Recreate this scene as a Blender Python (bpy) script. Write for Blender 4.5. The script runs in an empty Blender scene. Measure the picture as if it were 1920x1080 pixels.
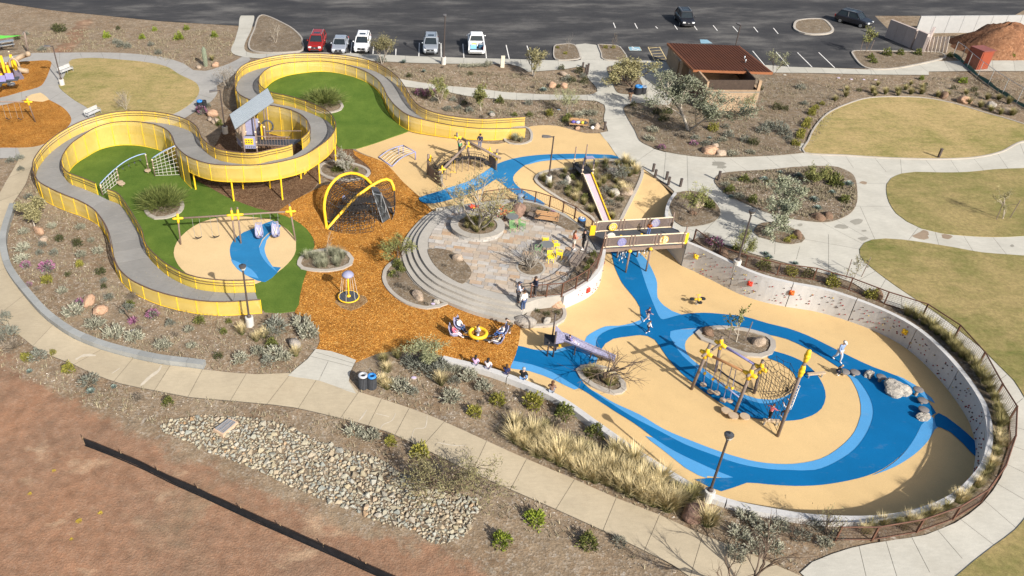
import bpy,bmesh,math,random
import numpy as np
from mathutils import Vector,Matrix
from mathutils.geometry import delaunay_2d_cdt
random.seed(7); rnd = random.Random(11)
SC = bpy.context.scene; COL = SC.collection
R_ = math.radians
# ------------------------------------------------------------------ camera, sky, sun, exposure
F_PX,CX,CY,CAM_H = 1500.0,738.0,540.0,33.2          # measured from the vertical lamp posts and the parking bays
PITCH = math.atan(1500.0/2135.0)
cam_d = bpy.data.cameras.new('camera'); cam = bpy.data.objects.new('camera',cam_d); COL.objects.link(cam)
cam_d.sensor_width = 36.0; cam_d.lens = F_PX/1920*36.0; cam_d.shift_x = (960-CX)/1920.0
cam_d.clip_start = 0.5; cam_d.clip_end = 6000
cam.location = (0,0,CAM_H); cam.rotation_euler = (math.pi/2-PITCH,0,0)
SC.camera = cam
SUN_EL,SUN_AZ = 33.5,148.0                               # degrees; azimuth clockwise from +y
w = bpy.data.worlds.new('World'); SC.world = w; w.use_nodes = True
wn = w.node_tree.nodes; bg = wn['Background']
sky = wn.new('ShaderNodeTexSky'); sky.sky_type = 'NISHITA'; sky.sun_disc = False
sky.sun_elevation = R_(SUN_EL); sky.sun_rotation = R_(SUN_AZ)
w.node_tree.links.new(sky.outputs[0],bg.inputs[0]); sky.dust_density = 3.0; sky.ozone_density = 0.4; bg.inputs[1].default_value = 0.095
sl = bpy.data.lights.new('sun','SUN'); sl.energy = 4.7; sl.angle = R_(0.5); sl.color = (1.0,0.96,0.895)
so = bpy.data.objects.new('sun',sl); COL.objects.link(so)
sd = Vector((math.sin(R_(SUN_AZ))*math.cos(R_(SUN_EL)),math.cos(R_(SUN_AZ))*math.cos(R_(SUN_EL)),math.sin(R_(SUN_EL))))
so.rotation_euler = sd.to_track_quat('Z','Y').to_euler(); so.location = (20,-20,60)
SC.view_settings.view_transform = 'Standard'; SC.view_settings.look = 'None'
SC.view_settings.gamma = 1.0; SC.view_settings.exposure = 0.56; SC.view_settings.use_curve_mapping = False
SC.render.engine = 'CYCLES'; SC.cycles.max_bounces = 5; SC.cycles.transparent_max_bounces = 12

# ------------------------------------------------------------------ photograph pixel -> world point on the terrain
fw = np.array([0,math.cos(PITCH),-math.sin(PITCH)]); up = np.array([0,math.sin(PITCH),math.cos(PITCH)])
def ray(px,py):
    return fw + np.array([1.0,0,0])*(px-CX)/F_PX - up*(py-CY)/F_PX
def at_z(px,py,z):
    d = ray(px,py); t = (z-CAM_H)/d[2]; return (d[0]*t,d[1]*t)
class Field:                                               # smooth height field through control points (thin plate spline)
    def __init__(s,ctl):
        P = np.array([at_z(a,b,z) for a,b,z in ctl]); Z = np.array([c[2] for c in ctl]); n = len(Z)
        r = np.linalg.norm(P[:,None]-P[None],axis=2)/40; K = np.where(r > 0,r**2*np.log(r+1e-12),0)+np.eye(n)*0.012
        A = np.zeros((n+3,n+3)); A[:n,:n] = K; A[:n,n] = 1; A[:n,n+1:] = P; A[n,:n] = 1; A[n+1:,:n] = P.T
        s.P,s.w,s.lo,s.hi = P,np.linalg.solve(A,np.r_[Z,0,0,0]),Z.min()-.2,Z.max()+.2
    def many(s,Q):
        Q = np.asarray(Q,float).reshape(-1,2); r = np.linalg.norm(Q[:,None]-s.P[None],axis=2)/40
        K = np.where(r > 0,r**2*np.log(r+1e-12),0)
        return np.clip(K@s.w[:-3]+s.w[-3]+Q@s.w[-2:],s.lo,s.hi)
    def __call__(s,x,y): return float(s.many([(x,y)])[0])
def pip(poly,pts):
    poly = np.asarray(poly,float); pts = np.asarray(pts,float).reshape(-1,2); x,y = pts[:,0],pts[:,1]
    ins = np.zeros(len(pts),bool); n = len(poly); j = n-1
    for i in range(n):
        xi,yi = poly[i]; xj,yj = poly[j]
        if yi != yj:
            c = ((yi > y) != (yj > y)) & (x < (xj-xi)*(y-yi)/(yj-yi)+xi); ins ^= c
        j = i
    return ins
G = Field([(600,80,.3),(1300,80,.25),(1880,80,.3),(1100,250,0),(1600,300,0),(1900,420,0),(1250,330,0),(1400,440,0),(1500,480,0),
  (1700,560,0),(1860,700,0),(1905,850,-.2),(1800,980,-.45),(1640,1010,-.75),(1480,1010,-1.0),(1200,900,-1.1),(1000,760,-1.1),(760,720,-1.05),
  (600,800,-1.15),(300,780,-1.15),(100,900,-1.45),(500,960,-1.5),(30,450,-.7),(160,520,-.75),(330,640,-.95),(640,480,-.8),(600,640,-.9),(380,360,-.65),
  (600,165,.75),(560,130,1.05),(640,130,1.0),(700,150,.85),(735,195,.35),(690,240,-.2),(520,160,.75),(420,120,.2),(440,200,-.2),(760,110,.3),(230,290,-.45),(200,160,-.1),(50,230,-.3),(880,280,-.1),(780,340,-.4),(700,290,-.45),(720,440,-.75),(840,570,-.85),(940,620,-.95),
  (960,500,-1.1),(1040,460,-1.2),(900,430,-.9),(970,690,-1.0),(1150,820,-1.1),(1060,560,-1.1),(450,300,-.35),(560,330,-.6),(960,180,.1),(1200,1060,-1.3),(20,1060,-1.6),(1850,160,.1)])
RF = Field([(1060,240,0),(1125,250,0),(1160,297,0),(960,250,0),(850,262,-.1),(735,256,-.25),(668,280,-.45),(720,305,-.45),(790,372,-.45),(940,330,-.2),(1000,340,-.2),
  (960,370,-.5),(1030,385,-.8),(1067,400,-1.2),(1110,437,-1.85),(1208,322,0),(1264,360,0),(1215,365,-.45),(1200,400,-1.3),(1240,400,-1.3),(1215,440,-1.95),(1145,430,-2.0),
  (1180,480,-2.1),(1250,520,-2.0),(1150,530,-1.95),(1360,560,-2.15),(1525,580,-1.85),(1650,630,-1.65),(1760,700,-1.6),(1830,830,-1.5),(1760,900,-1.4),(1620,950,-1.3),
  (1450,930,-1.25),(1300,890,-1.2),(1150,800,-1.15),(1040,735,-1.1),(960,695,-1.05),(970,650,-1.0),(980,615,-1.05),(1105,570,-1.5),(1058,582,-1.0),(1150,600,-1.6),(1200,650,-1.6),(1400,700,-1.55),(1200,720,-1.35),(1550,800,-1.5),
  (1130,345,-.4),(1100,380,-1.1),(1180,370,-.8)])
WALL_E = [(1288,455,.12),(1310,464,.12),(1352,484,.12),(1400,507,.12),(1440,521,.12),(1490,533,.12),(1540,542,.12),(1593,558,.12),(1660,584,.12),(1718,616,.12),(1770,662,.12),(1812,712,.12),(1840,757,.12),(1850,797,.12),
  (1850,825,.12),(1842,862,.05),(1820,893,0),(1785,925,-.08),(1740,946,-.15),(1690,960,-.25),(1640,966,-.33),(1590,967,-.42),(1515,963,-.52),(1440,951,-.6),(1385,940,-.66),(1335,924,-.7),(1285,898,-.69),(1235,867,-.68),(1192,840,-.67),(1150,810,-.66),
  (1110,782,-.65),(1080,760,-.64),(1042,737,-.62),(992,715,-.59),(955,701,-.58)]                     # pixel of the wall's inner top edge and its height
WALL_N = [(1264,361,.05),(1255,372,.05),(1249,386,.05),(1247,402,.05),(1251,416,.05),(1262,430,.05),(1274,442,.06),(1287,454,.1)]
WALL_P = [(1053,553,0),(1080,538,0),(1107,520,0),(1124,497,0),(1130,466,0),(1127,450,0),(1110,437,0)]
PLAZA_N = [(1060,400,0),(1027,387,0),(997,377,0),(960,373,0),(930,376,0),(860,384,0),(818,390,-.2)]
RZ_PX = [(667,281),(690,272),(735,256),(775,236),(830,256),(900,268),(945,268),(985,240),(1010,235),(1045,236),(1075,244),(1100,250),(1125,250),(1141,270),(1160,297),(1175,302),(1206,317)]+WALL_N[:-1]+WALL_E+[
  (958,684),(967,665),(973,640),(978,612),(1020,615),(1045,611),(1057,601),(1061,590),(1055,578)]+WALL_P+PLAZA_N+[(790,372),(755,340),(720,305)]
def Wg(px,py,f=None,dz=0.0):                             # pixel -> world (x, y, z) on field f (or the right one for the place)
    f0 = f; z = -.8
    for _ in range(12):
        x,y = at_z(px,py,z+dz)
        ff = f0 if f0 else (RF if RZ is not None and pip(RZ,[(x,y)])[0] else G)
        z = .5*z+.5*ff(x,y)
    return Vector((x,y,z))
RZ = None
def smooth(P,closed=True,step=.8):                        # centripetal-ish Catmull-Rom, resampled
    P = [Vector(p[:2]) for p in P]; n = len(P); out = []
    for i in range(n if closed else n-1):
        if closed: a,b,c,d = P[i-1],P[i],P[(i+1) % n],P[(i+2) % n]
        else: a,b,c,d = P[max(i-1,0)],P[i],P[i+1],P[min(i+2,n-1)]
        L = (c-b).length; k = max(1,int(L/step))
        m1 = (c-a)*.5; m2 = (d-b)*.5
        for m in (m1,m2):
            if m.length > L: m *= L/m.length
        for j in range(k):
            t = j/k; t2 = t*t; t3 = t2*t
            out.append(b*(2*t3-3*t2+1)+m1*(t3-2*t2+t)+c*(-2*t3+3*t2)+m2*(t3-t2))
    if not closed: out.append(P[-1])
    return [(v.x,v.y) for v in out]
def dens(P,step=.8,closed=True):
    out = []; n = len(P)
    for i in range(n if closed else n-1):
        a,b = Vector(P[i][:2]),Vector(P[(i+1) % n][:2]); k = max(1,int((b-a).length/step))
        for j in range(k): out.append(tuple(a.lerp(b,j/k)))
    if not closed: out.append(tuple(P[-1][:2]))
    return out
def wpoly(px,f=None,sm=True,step=.8,dz=0.0):
    P = [Wg(a,b,f,dz) for a,b in px]
    return smooth(P,True,step) if sm else dens(P,step)
def wline(px,f=None,sm=True,step=.8,dz=0.0):
    P = [Wg(a,b,f,dz) for a,b in px]
    return smooth(P,False,step) if sm else dens(P,step,False)
RZ = smooth([Vector(at_z(*p)) if len(p) == 3 else Wg(p[0],p[1],RF) for p in RZ_PX],True,.7)
def H(x,y): return RF(x,y) if pip(RZ,[(x,y)])[0] else G(x,y)

# ------------------------------------------------------------------ materials
def _n(nt,t,**k):
    n = nt.nodes.new(t)
    for a,b in k.items(): setattr(n,a,b)
    return n
def ramp(nt,src,stops):
    r = _n(nt,'ShaderNodeValToRGB'); e = r.color_ramp.elements
    while len(e) > len(stops): e.remove(e[-1])
    while len(e) < len(stops): e.new(0.5)
    for q,(p,c) in zip(e,stops): q.position = p; q.color = (*c,1) if len(c) == 3 else c
    nt.links.new(src,r.inputs[0]); return r.outputs[0]
def mixc(nt,fac,a,b,mode='MIX'):
    m = _n(nt,'ShaderNodeMix',data_type='RGBA',blend_type=mode)
    for s,v in ((m.inputs[0],fac),(m.inputs[6],a),(m.inputs[7],b)):
        if isinstance(v,(int,float)): s.default_value = v
        elif isinstance(v,(tuple,list)): s.default_value = (*v[:3],1)
        else: nt.links.new(v,s)
    return m.outputs[2]
def coords(nt,space='Object'):
    return _n(nt,'ShaderNodeTexCoord').outputs[space]
def noise(nt,co,scale,detail=4,rough=.55,stretch=None):
    n = _n(nt,'ShaderNodeTexNoise'); n.inputs['Scale'].default_value = scale; n.inputs['Detail'].default_value = detail; n.inputs['Roughness'].default_value = rough
    if stretch:
        m = _n(nt,'ShaderNodeMapping'); m.inputs['Scale'].default_value = stretch; nt.links.new(co,m.inputs[0]); co = m.outputs[0]
    nt.links.new(co,n.inputs['Vector']); return n.outputs[0]
def vor(nt,co,scale,out='Color',feature='F1',rnds=1.0):
    n = _n(nt,'ShaderNodeTexVoronoi',feature=feature); n.inputs['Scale'].default_value = scale; n.inputs['Randomness'].default_value = rnds
    nt.links.new(co,n.inputs['Vector']); return n.outputs[out]
def scal(c,k): return tuple(max(0,min(1,x*k)) for x in c)
def new_mat(name,rough=.8,spec=.3,metal=0.0):
    m = bpy.data.materials.new(name); m.use_nodes = True; nt = m.node_tree; b = nt.nodes['Principled BSDF']
    b.inputs['Roughness'].default_value = rough; b.inputs['Specular IOR Level'].default_value = spec; b.inputs['Metallic'].default_value = metal
    return m,nt,b
def bump(nt,b,h,strength=.3,dist=.02):
    n = _n(nt,'ShaderNodeBump'); n.inputs['Strength'].default_value = strength; n.inputs['Distance'].default_value = dist
    nt.links.new(h,n.inputs['Height']); nt.links.new(n.outputs[0],b.inputs['Normal'])
MATS = {}
def M(name,col,var=.12,scale=3.0,rough=.7,spec=.3,metal=0.0,bmp=0.0,per_obj=0.0,stain=None,fine=0.0):
    """paint, metal, plastic, wood ...: base colour with a little uneven wear"""
    if name in MATS: return MATS[name]
    m,nt,b = new_mat(name,rough,spec,metal); co = coords(nt)
    f = noise(nt,co,scale,5)
    c = ramp(nt,f,[(.25,scal(col,1-var)),(.75,scal(col,1+var))])
    if fine: c = mixc(nt,1.0,c,ramp(nt,noise(nt,co,scale*14,3),[(.3,(1-fine,)*3),(.7,(1+fine,)*3)]),'MULTIPLY')
    if stain: c = mixc(nt,ramp(nt,noise(nt,co,scale*.35,6,.65),[(.52,(0,0,0)),(.72,(1,1,1))]),c,stain)
    if per_obj:
        oi = _n(nt,'ShaderNodeObjectInfo').outputs['Random']
        c = mixc(nt,1.0,c,ramp(nt,oi,[(0,(1-per_obj,)*3),(1,(1+per_obj*.6,)*3)]),'MULTIPLY')
    nt.links.new(c,b.inputs['Base Color'])
    if bmp: bump(nt,b,noise(nt,co,scale*6,4),bmp,.02)
    MATS[name] = m; return m

# ------------------------------------------------------------------ mesh builder
ORG = {}
class MB:
    def __init__(s): s.v = []; s.f = []; s.mi = []; s.cur = 0
    def add(s,V,Fs):
        o = len(s.v); s.v += [tuple(v) for v in V]; s.f += [tuple(o+i for i in f) for f in Fs]; s.mi += [s.cur]*len(Fs); return s
    def box(s,c,d,rz=0.0,rot=None,taper=1.0):
        m = rot.to_3x3() if rot is not None else Matrix.Rotation(rz,3,'Z'); c = Vector(c)
        V = []
        for sz in (-1,1):
            k = taper if sz > 0 else 1
            for sx,sy in ((-1,-1),(1,-1),(1,1),(-1,1)): V.append(c+m@Vector((sx*d[0]/2*k,sy*d[1]/2*k,sz*d[2]/2)))
        return s.add(V,[(0,3,2,1),(4,5,6,7),(0,1,5,4),(1,2,6,5),(2,3,7,6),(3,0,4,7)])
    def bar(s,a,b,wd,ht=None,upv=(0,0,1)):
        a,b = Vector(a),Vector(b); d = b-a; L = d.length
        if L < 1e-6: return s
        z = d/L; x = z.cross(Vector(upv)); x = x.normalized() if x.length > 1e-4 else Vector((1,0,0)); y = x.cross(z)
        m = Matrix((x,z,y)).transposed()
        return s.box((a+b)/2,(wd,L,ht or wd),rot=m)
    def tube(s,pts,r,n=6,caps=True,closed=False):
        P = [Vector(p) for p in pts]; k = len(P); V = []; Fs = []
        rr = r if isinstance(r,(list,tuple)) else [r]*k
        px_ = None
        for i in range(k):
            if closed: t = P[(i+1) % k]-P[i-1]
            else: t = P[min(i+1,k-1)]-P[max(i-1,0)]
            t = t.normalized() if t.length > 1e-9 else Vector((0,0,1))
            if px_ is None:
                px_ = t.orthogonal().normalized()
            else:
                px_ = px_-t*px_.dot(t); px_ = px_.normalized() if px_.length > 1e-6 else t.orthogonal().normalized()
            py_ = t.cross(px_)
            for j in range(n):
                a = 2*math.pi*j/n; V.append(P[i]+(px_*math.cos(a)+py_*math.sin(a))*rr[i])
        for i in range(k if closed else k-1):
            i2 = (i+1) % k
            for j in range(n): Fs.append((i*n+j,i*n+(j+1) % n,i2*n+(j+1) % n,i2*n+j))
        if caps and not closed: Fs.append(tuple(range(n-1,-1,-1))); Fs.append(tuple((k-1)*n+j for j in range(n)))
        return s.add(V,Fs)
    def cyl(s,a,b,r0,r1=None,n=12): return s.tube([a,b],[r0,r0 if r1 is None else r1],n)
    def lathe(s,prof,c,n=16,sx=1.0,sy=1.0):
        V = []; Fs = []; k = len(prof); c = Vector(c)
        for r,z in prof:
            for j in range(n):
                a = 2*math.pi*j/n; V.append(c+Vector((r*sx*math.cos(a),r*sy*math.sin(a),z)))
        for i in range(k-1):
            for j in range(n): Fs.append((i*n+j,i*n+(j+1) % n,(i+1)*n+(j+1) % n,(i+1)*n+j))
        Fs.append(tuple(range(n-1,-1,-1))); Fs.append(tuple((k-1)*n+j for j in range(n)))
        return s.add(V,Fs)
    def ell(s,c,r,rot=None,nu=8,nv=5):
        V = []; Fs = []; c = Vector(c); m = rot.to_3x3() if rot is not None else Matrix.Identity(3)
        V.append(c+m@Vector((0,0,-r[2])))
        for i in range(1,nv):
            p = -math.pi/2+math.pi*i/nv
            for j in range(nu):
                a = 2*math.pi*j/nu; V.append(c+m@Vector((r[0]*math.cos(p)*math.cos(a),r[1]*math.cos(p)*math.sin(a),r[2]*math.sin(p))))
        V.append(c+m@Vector((0,0,r[2]))); T = len(V)-1
        for j in range(nu):
            Fs.append((0,1+(j+1) % nu,1+j)); Fs.append((T,T-nu+j,T-nu+(j+1) % nu))
        for i in range(nv-2):
            for j in range(nu):
                a = 1+i*nu; Fs.append((a+j,a+(j+1) % nu,a+nu+(j+1) % nu,a+nu+j))
        return s.add(V,Fs)
    def prism(s,P,z0,z1):                                # xy polygon extruded
        n = len(P); V = [(p[0],p[1],z0) for p in P]+[(p[0],p[1],z1) for p in P]
        return s.add(V,[tuple(range(n-1,-1,-1)),tuple(range(n,2*n))]+[(i,(i+1) % n,n+(i+1) % n,n+i) for i in range(n)])
    def strip(s,A,B):                                     # quads between two polylines
        n = len(A); return s.add(list(A)+list(B),[(i,i+1,n+i+1,n+i) for i in range(n-1)])
    def mesh(s,name,mats,smooth_=False,org=None):
        me = bpy.data.meshes.new(name); V = s.v
        if org is not None and V:
            V = (np.asarray(V,float)-np.asarray(org,float)).tolist()
        me.from_pydata(V,[],s.f)
        if mats is not None:
            for m in (mats if isinstance(mats,(list,tuple)) else [mats]): me.materials.append(m)
            if isinstance(mats,(list,tuple)) and len(mats) > 1: me.polygons.foreach_set('material_index',s.mi)
        if smooth_: me.polygons.foreach_set('use_smooth',[True]*len(me.polygons))
        me.update(); return me
    def build(s,name,mats,parent=None,smooth_=False,label=None):
        """vertices are in world space (parents are never turned before their parts are built)"""
        org = ORG.get(parent.name) if parent is not None else None
        o = bpy.data.objects.new(name,s.mesh(name,mats,smooth_,org)); COL.objects.link(o)
        if parent is not None: o.parent = parent; ORG[o.name] = org
        else: ORG[o.name] = Vector((0,0,0))
        if label: o['label'] = label
        return o
def thing(name,label,cat,loc,group=None):
    o = bpy.data.objects.new(name,None); COL.objects.link(o); o.location = loc; ORG[o.name] = Vector(loc)
    o.empty_display_size = .3; o['label'] = label; o['category'] = cat
    if group: o['group'] = group
    return o
def tag(o,label,cat,group=None):
    o['label'] = label; o['category'] = cat
    if group: o['group'] = group
    return o
def kind(o,k): o['kind'] = k; return o
def copy_tree(o,parent=None):
    c = o.copy(); COL.objects.link(c); c.parent = parent
    for ch in list(o.children): copy_tree(ch,c)
    return c
def place(o,loc,rz=0.0,sc=1.0,label=None,group=None):
    o.location = loc; o.rotation_euler = (0,0,rz)
    o.scale = (sc,sc,sc) if isinstance(sc,(int,float)) else sc
    if label: o['label'] = label
    if group: o['group'] = group
    return o
def inst(name,me,loc,rz=0.0,sc=1.0,parent=None):
    o = bpy.data.objects.new(name,me); COL.objects.link(o)
    if parent is not None: o.parent = parent; loc = Vector(loc)-ORG[parent.name]
    o.location = loc; o.rotation_euler = (0,0,rz) if isinstance(rz,(int,float)) else rz
    o.scale = (sc,sc,sc) if isinstance(sc,(int,float)) else sc
    return o

# ------------------------------------------------------------------ ground sheets
def edge_dist(P,Q):
    P = np.asarray(P); A = P; B = np.roll(P,-1,0); D = B-A; L2 = (D**2).sum(1)+1e-12; out = np.full(len(Q),1e9)
    for i in range(len(A)):
        t = np.clip(((Q-A[i])@D[i])/L2[i],0,1); q = A[i]+t[:,None]*D[i]; out = np.minimum(out,np.linalg.norm(Q-q,axis=1))
    return out
def tri_region(poly,f,off,holes=(),step=1.3,extra=None,zfun=None):
    poly = [tuple(p[:2]) for p in poly]; P = np.array(poly); lo,hi = P.min(0),P.max(0)
    gx,gy = np.meshgrid(np.arange(math.floor(lo[0]/step)*step,hi[0]+step,step),np.arange(math.floor(lo[1]/step)*step,hi[1]+step,step))
    gx = gx+(np.round(gy/step) % 2)*step*.5
    Q = np.c_[gx.ravel(),gy.ravel()]
    if len(Q) > 60000: Q = Q[:60000]
    keep = pip(P,Q)
    for h in holes: keep &= ~pip(h,Q)
    Q = Q[keep]
    if len(Q):
        d = edge_dist(P,Q)
        for h in holes: d = np.minimum(d,edge_dist(h,Q))
        Q = Q[d > step*.35]
    pts = list(poly); E = [(i,(i+1) % len(poly)) for i in range(len(poly))]
    for h in holes:
        o = len(pts); pts += [tuple(p[:2]) for p in h]; E += [(o+i,o+(i+1) % len(h)) for i in range(len(h))]
    pts += [tuple(q) for q in Q]
    if extra is not None: pts += [tuple(e) for e in extra]
    r = delaunay_2d_cdt([Vector(p) for p in pts],E,[],0,1e-5)
    V = np.array([(v.x,v.y) for v in r[0]]); T = np.array([f_ for f_ in r[2] if len(f_) == 3])
    c = V[T].mean(1); k = pip(P,c)
    for h in holes: k &= ~pip(h,c)
    T = T[k]
    Z = (zfun(V) if zfun else f.many(V))+off
    a = V[T]; cr = (a[:,1,0]-a[:,0,0])*(a[:,2,1]-a[:,0,1])-(a[:,1,1]-a[:,0,1])*(a[:,2,0]-a[:,0,0])
    T[cr < 0] = T[cr < 0][:,::-1]
    return np.c_[V,Z],T
def sheet(name,poly,f,off,mat,holes=(),step=1.3,skirt=0.0,parent=None,mb=None,zfun=None):
    V,T = tri_region(poly,f,off,holes,step,zfun=zfun)
    b = mb or MB(); b.add(V.tolist(),T.tolist())
    if skirt:
        for lp in [poly]+list(holes):
            zz = (zfun(np.array(lp)[:,:2]) if zfun else f.many(np.array(lp)[:,:2]))+off
            A = [(p[0],p[1],z) for p,z in zip(lp,zz)]; A.append(A[0]); b.strip(A,[(x,y,z-skirt) for x,y,z in A])
    if mb is not None: return None
    o = b.build(name,mat,parent)
    return o
def offset_line(L,d,closed=False):                        # shift a polyline sideways (left of travel is positive)
    n = len(L); out = []
    for i in range(n):
        a = Vector(L[i-1] if (closed or i) else L[0]); b = Vector(L[(i+1) % n] if (closed or i < n-1) else L[-1])
        t = (b-a); t = t.normalized() if t.length > 1e-9 else Vector((1,0)); out.append((L[i][0]-t.y*d,L[i][1]+t.x*d))
    return out
def cut(poly,p,nrm):                                      # keep the side of the line where (q-p).n >= 0
    out = []; n = len(poly)
    for i in range(n):
        a,b = poly[i],poly[(i+1) % n]
        da = (a[0]-p[0])*nrm[0]+(a[1]-p[1])*nrm[1]; db = (b[0]-p[0])*nrm[0]+(b[1]-p[1])*nrm[1]
        if da >= 0: out.append(a)
        if (da >= 0) != (db >= 0):
            t = da/(da-db); out.append((a[0]+(b[0]-a[0])*t,a[1]+(b[1]-a[1])*t))
    return out
def area(P):
    P = np.asarray(P); return .5*float(np.sum(P[:,0]*np.roll(P[:,1],-1)-P[:,1]*np.roll(P[:,0],-1)))
def paved(name,poly,f,off,mat_base,mat_slab,joints,step=1.6,gap=.022):
    o = kind(sheet(name,poly,f,off-.045,mat_base,step=step,skirt=.15),'structure')
    P = np.array([p[:2] for p in poly]); pts = [tuple(p[:2]) for p in poly]; n0 = len(pts); E = [(i,(i+1) % n0) for i in range(n0)]; rects = []
    lo,hi = P.min(0),P.max(0); gx,gy = np.meshgrid(np.arange(lo[0],hi[0],step),np.arange(lo[1],hi[1],step)); Q = np.c_[gx.ravel(),gy.ravel()]; Q = Q[pip(P,Q)]
    if len(Q): Q = Q[edge_dist(P,Q) > step*.3]
    for a,b in joints:
        a,b = Vector(a),Vector(b); d = (b-a).normalized(); a = a-d*.12; b = b+d*.12; n_ = Vector((-d.y,d.x))*gap/2
        r = [a+n_,a-n_,b-n_,b+n_]; o0 = len(pts); pts += [tuple(v) for v in r]; E += [(o0,o0+1),(o0+1,o0+2),(o0+2,o0+3),(o0+3,o0)]; rects.append(np.array([tuple(v) for v in r]))
        if len(Q): Q = Q[edge_dist(rects[-1],Q) > .12]
    pts += [tuple(q) for q in Q]
    r = delaunay_2d_cdt([Vector(p) for p in pts],E,[],0,1e-5)
    V = np.array([(v.x,v.y) for v in r[0]]); T = np.array([t for t in r[2] if len(t) == 3]); c = V[T].mean(1); k = pip(P,c); 
    for q in rects: k &= ~pip(q,c)
    T = T[k]; par = list(range(len(T)))
    def find(i):
        while par[i] != i: par[i] = par[par[i]]; i = par[i]
        return i
    # triangles on both sides of an edge join unless that edge is a joint (joints are gaps, so they never share one)
    ed = {}
    for i,t in enumerate(T):
        for q in range(3):
            e = tuple(sorted((int(t[q]),int(t[(q+1) % 3]))))
            if e in ed: par[find(i)] = find(ed[e])
            else: ed[e] = i
    gr = {}
    for i in range(len(T)): gr.setdefault(find(i),[]).append(i)
    Z = f.many(V)+off+.014
    for ids in gr.values():
        t = T[ids]; u,inv = np.unique(t,return_inverse=True); vv = np.c_[V[u],Z[u]]; tt = inv.reshape(-1,3); a = vv[tt]
        ar = (a[:,1,0]-a[:,0,0])*(a[:,2,1]-a[:,0,1])-(a[:,1,1]-a[:,0,1])*(a[:,2,0]-a[:,0,0]); tt[ar < 0] = tt[ar < 0][:,::-1]
        if np.abs(ar).sum()/2 < .06: continue
        b = MB(); b.add(vv.tolist(),tt.tolist()); b.build('slab',mat_slab,o)
    return o
def kerb(name,L,f,wd,ht,mat,closed=True,parent=None,side=0.0,base=.25,lat=1):
    A = offset_line(L,wd/2+side,closed); B = offset_line(L,-wd/2+side,closed)
    if closed: A = A+[A[0]]; B = B+[B[0]]
    za = f.many([((a[0]+b_[0])/2,(a[1]+b_[1])/2) for a,b_ in zip(A,B)])
    At = [(a[0],a[1],z+ht) for a,z in zip(A,za)]; Bt = [(a[0],a[1],z+ht) for a,z in zip(B,za)]
    Ab = [(a[0],a[1],z-base) for a,z in zip(A,za)]; Bb = [(a[0],a[1],z-base) for a,z in zip(B,za)]
    b = MB(); b.strip(Bt,At); b.strip(At,Ab); b.strip(Bb,Bt)
    if not closed:
        b.add([At[0],Bt[0],Bb[0],Ab[0]],[(0,1,2,3)]); b.add([At[-1],Bt[-1],Bb[-1],Ab[-1]],[(3,2,1,0)])
    return b.build(name,mat,parent)
# ================================================================== surfaces
def gravel_mat(name,base,alt,chips,chip_amt=.45,scale=9.0,attr=False,red=None):
    m,nt,b = new_mat(name,.95,.1); co = coords(nt)
    big = noise(nt,co,.22,6,.6); med = noise(nt,co,1.3,5,.6)
    c = mixc(nt,ramp(nt,big,[(.36,(0,0,0)),(.62,(1,1,1))]),base,alt)
    if attr:
        a = _n(nt,'ShaderNodeAttribute'); a.attribute_name = 'dirt'
        md = _n(nt,'ShaderNodeMath',operation='ADD'); nt.links.new(a.outputs['Fac'],md.inputs[0])
        ms = _n(nt,'ShaderNodeMath',operation='MULTIPLY_ADD'); nt.links.new(noise(nt,co,.35,6,.65),ms.inputs[0]); ms.inputs[1].default_value = 1.5; ms.inputs[2].default_value = -.75
        nt.links.new(ms.outputs[0],md.inputs[1]); f = ramp(nt,md.outputs[0],[(.38,(0,0,0)),(.66,(1,1,1))])
        rc = mixc(nt,ramp(nt,noise(nt,co,.16,7,.62),[(.35,(0,0,0)),(.68,(1,1,1))]),red[0],red[1])
        rc = mixc(nt,ramp(nt,noise(nt,co,.3,5,.6,(1,1.6,1)),[(.58,(0,0,0)),(.7,(.85,)*3)]),rc,red[2]); rc = mixc(nt,ramp(nt,noise(nt,co,.12,7,.7,(1.4,1,1)),[(.5,(0,0,0)),(.66,(.7,)*3)]),rc,(.185,.135,.088))
        c = mixc(nt,f,c,rc); inv = _n(nt,'ShaderNodeMath',operation='MULTIPLY_ADD'); nt.links.new(f,inv.inputs[0]); inv.inputs[1].default_value = -.8; inv.inputs[2].default_value = 1.0
        amt = inv.outputs[0]
    else: amt = None
    cc = ramp(nt,vor(nt,co,scale),[(0,scal(chips[0],1)),(.5,base),(1,scal(chips[1],1))])
    mask = ramp(nt,noise(nt,co,3.1,4,.7),[(.38,(0,0,0)),(.6,(chip_amt*2,)*3)])
    if amt is not None: mask = mixc(nt,1.0,mask,amt,'MULTIPLY')
    c = mixc(nt,mask,c,cc)
    c = mixc(nt,1.0,c,ramp(nt,med,[(.3,(.74,)*3),(.72,(1.2,)*3)]),'MULTIPLY')
    c = mixc(nt,1.0,c,ramp(nt,noise(nt,co,16,3,.7),[(.3,(.8,)*3),(.7,(1.18,)*3)]),'MULTIPLY')
    nt.links.new(c,b.inputs['Base Color'])
    h = mixc(nt,.5,noise(nt,co,8,5,.7),vor(nt,co,scale,'Distance'))
    bump(nt,b,h,.55,.07); return m
M_GROUND = gravel_mat('desert_gravel',(.25,.19,.126),(.195,.132,.08),((.36,.32,.27),(.13,.105,.08)),attr=True,
                      red=((.272,.146,.086),(.205,.128,.085),(.40,.28,.18)))
M_BED = gravel_mat('bed_gravel',(.195,.15,.10),(.155,.11,.07),((.34,.31,.27),(.11,.09,.07)))
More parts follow.
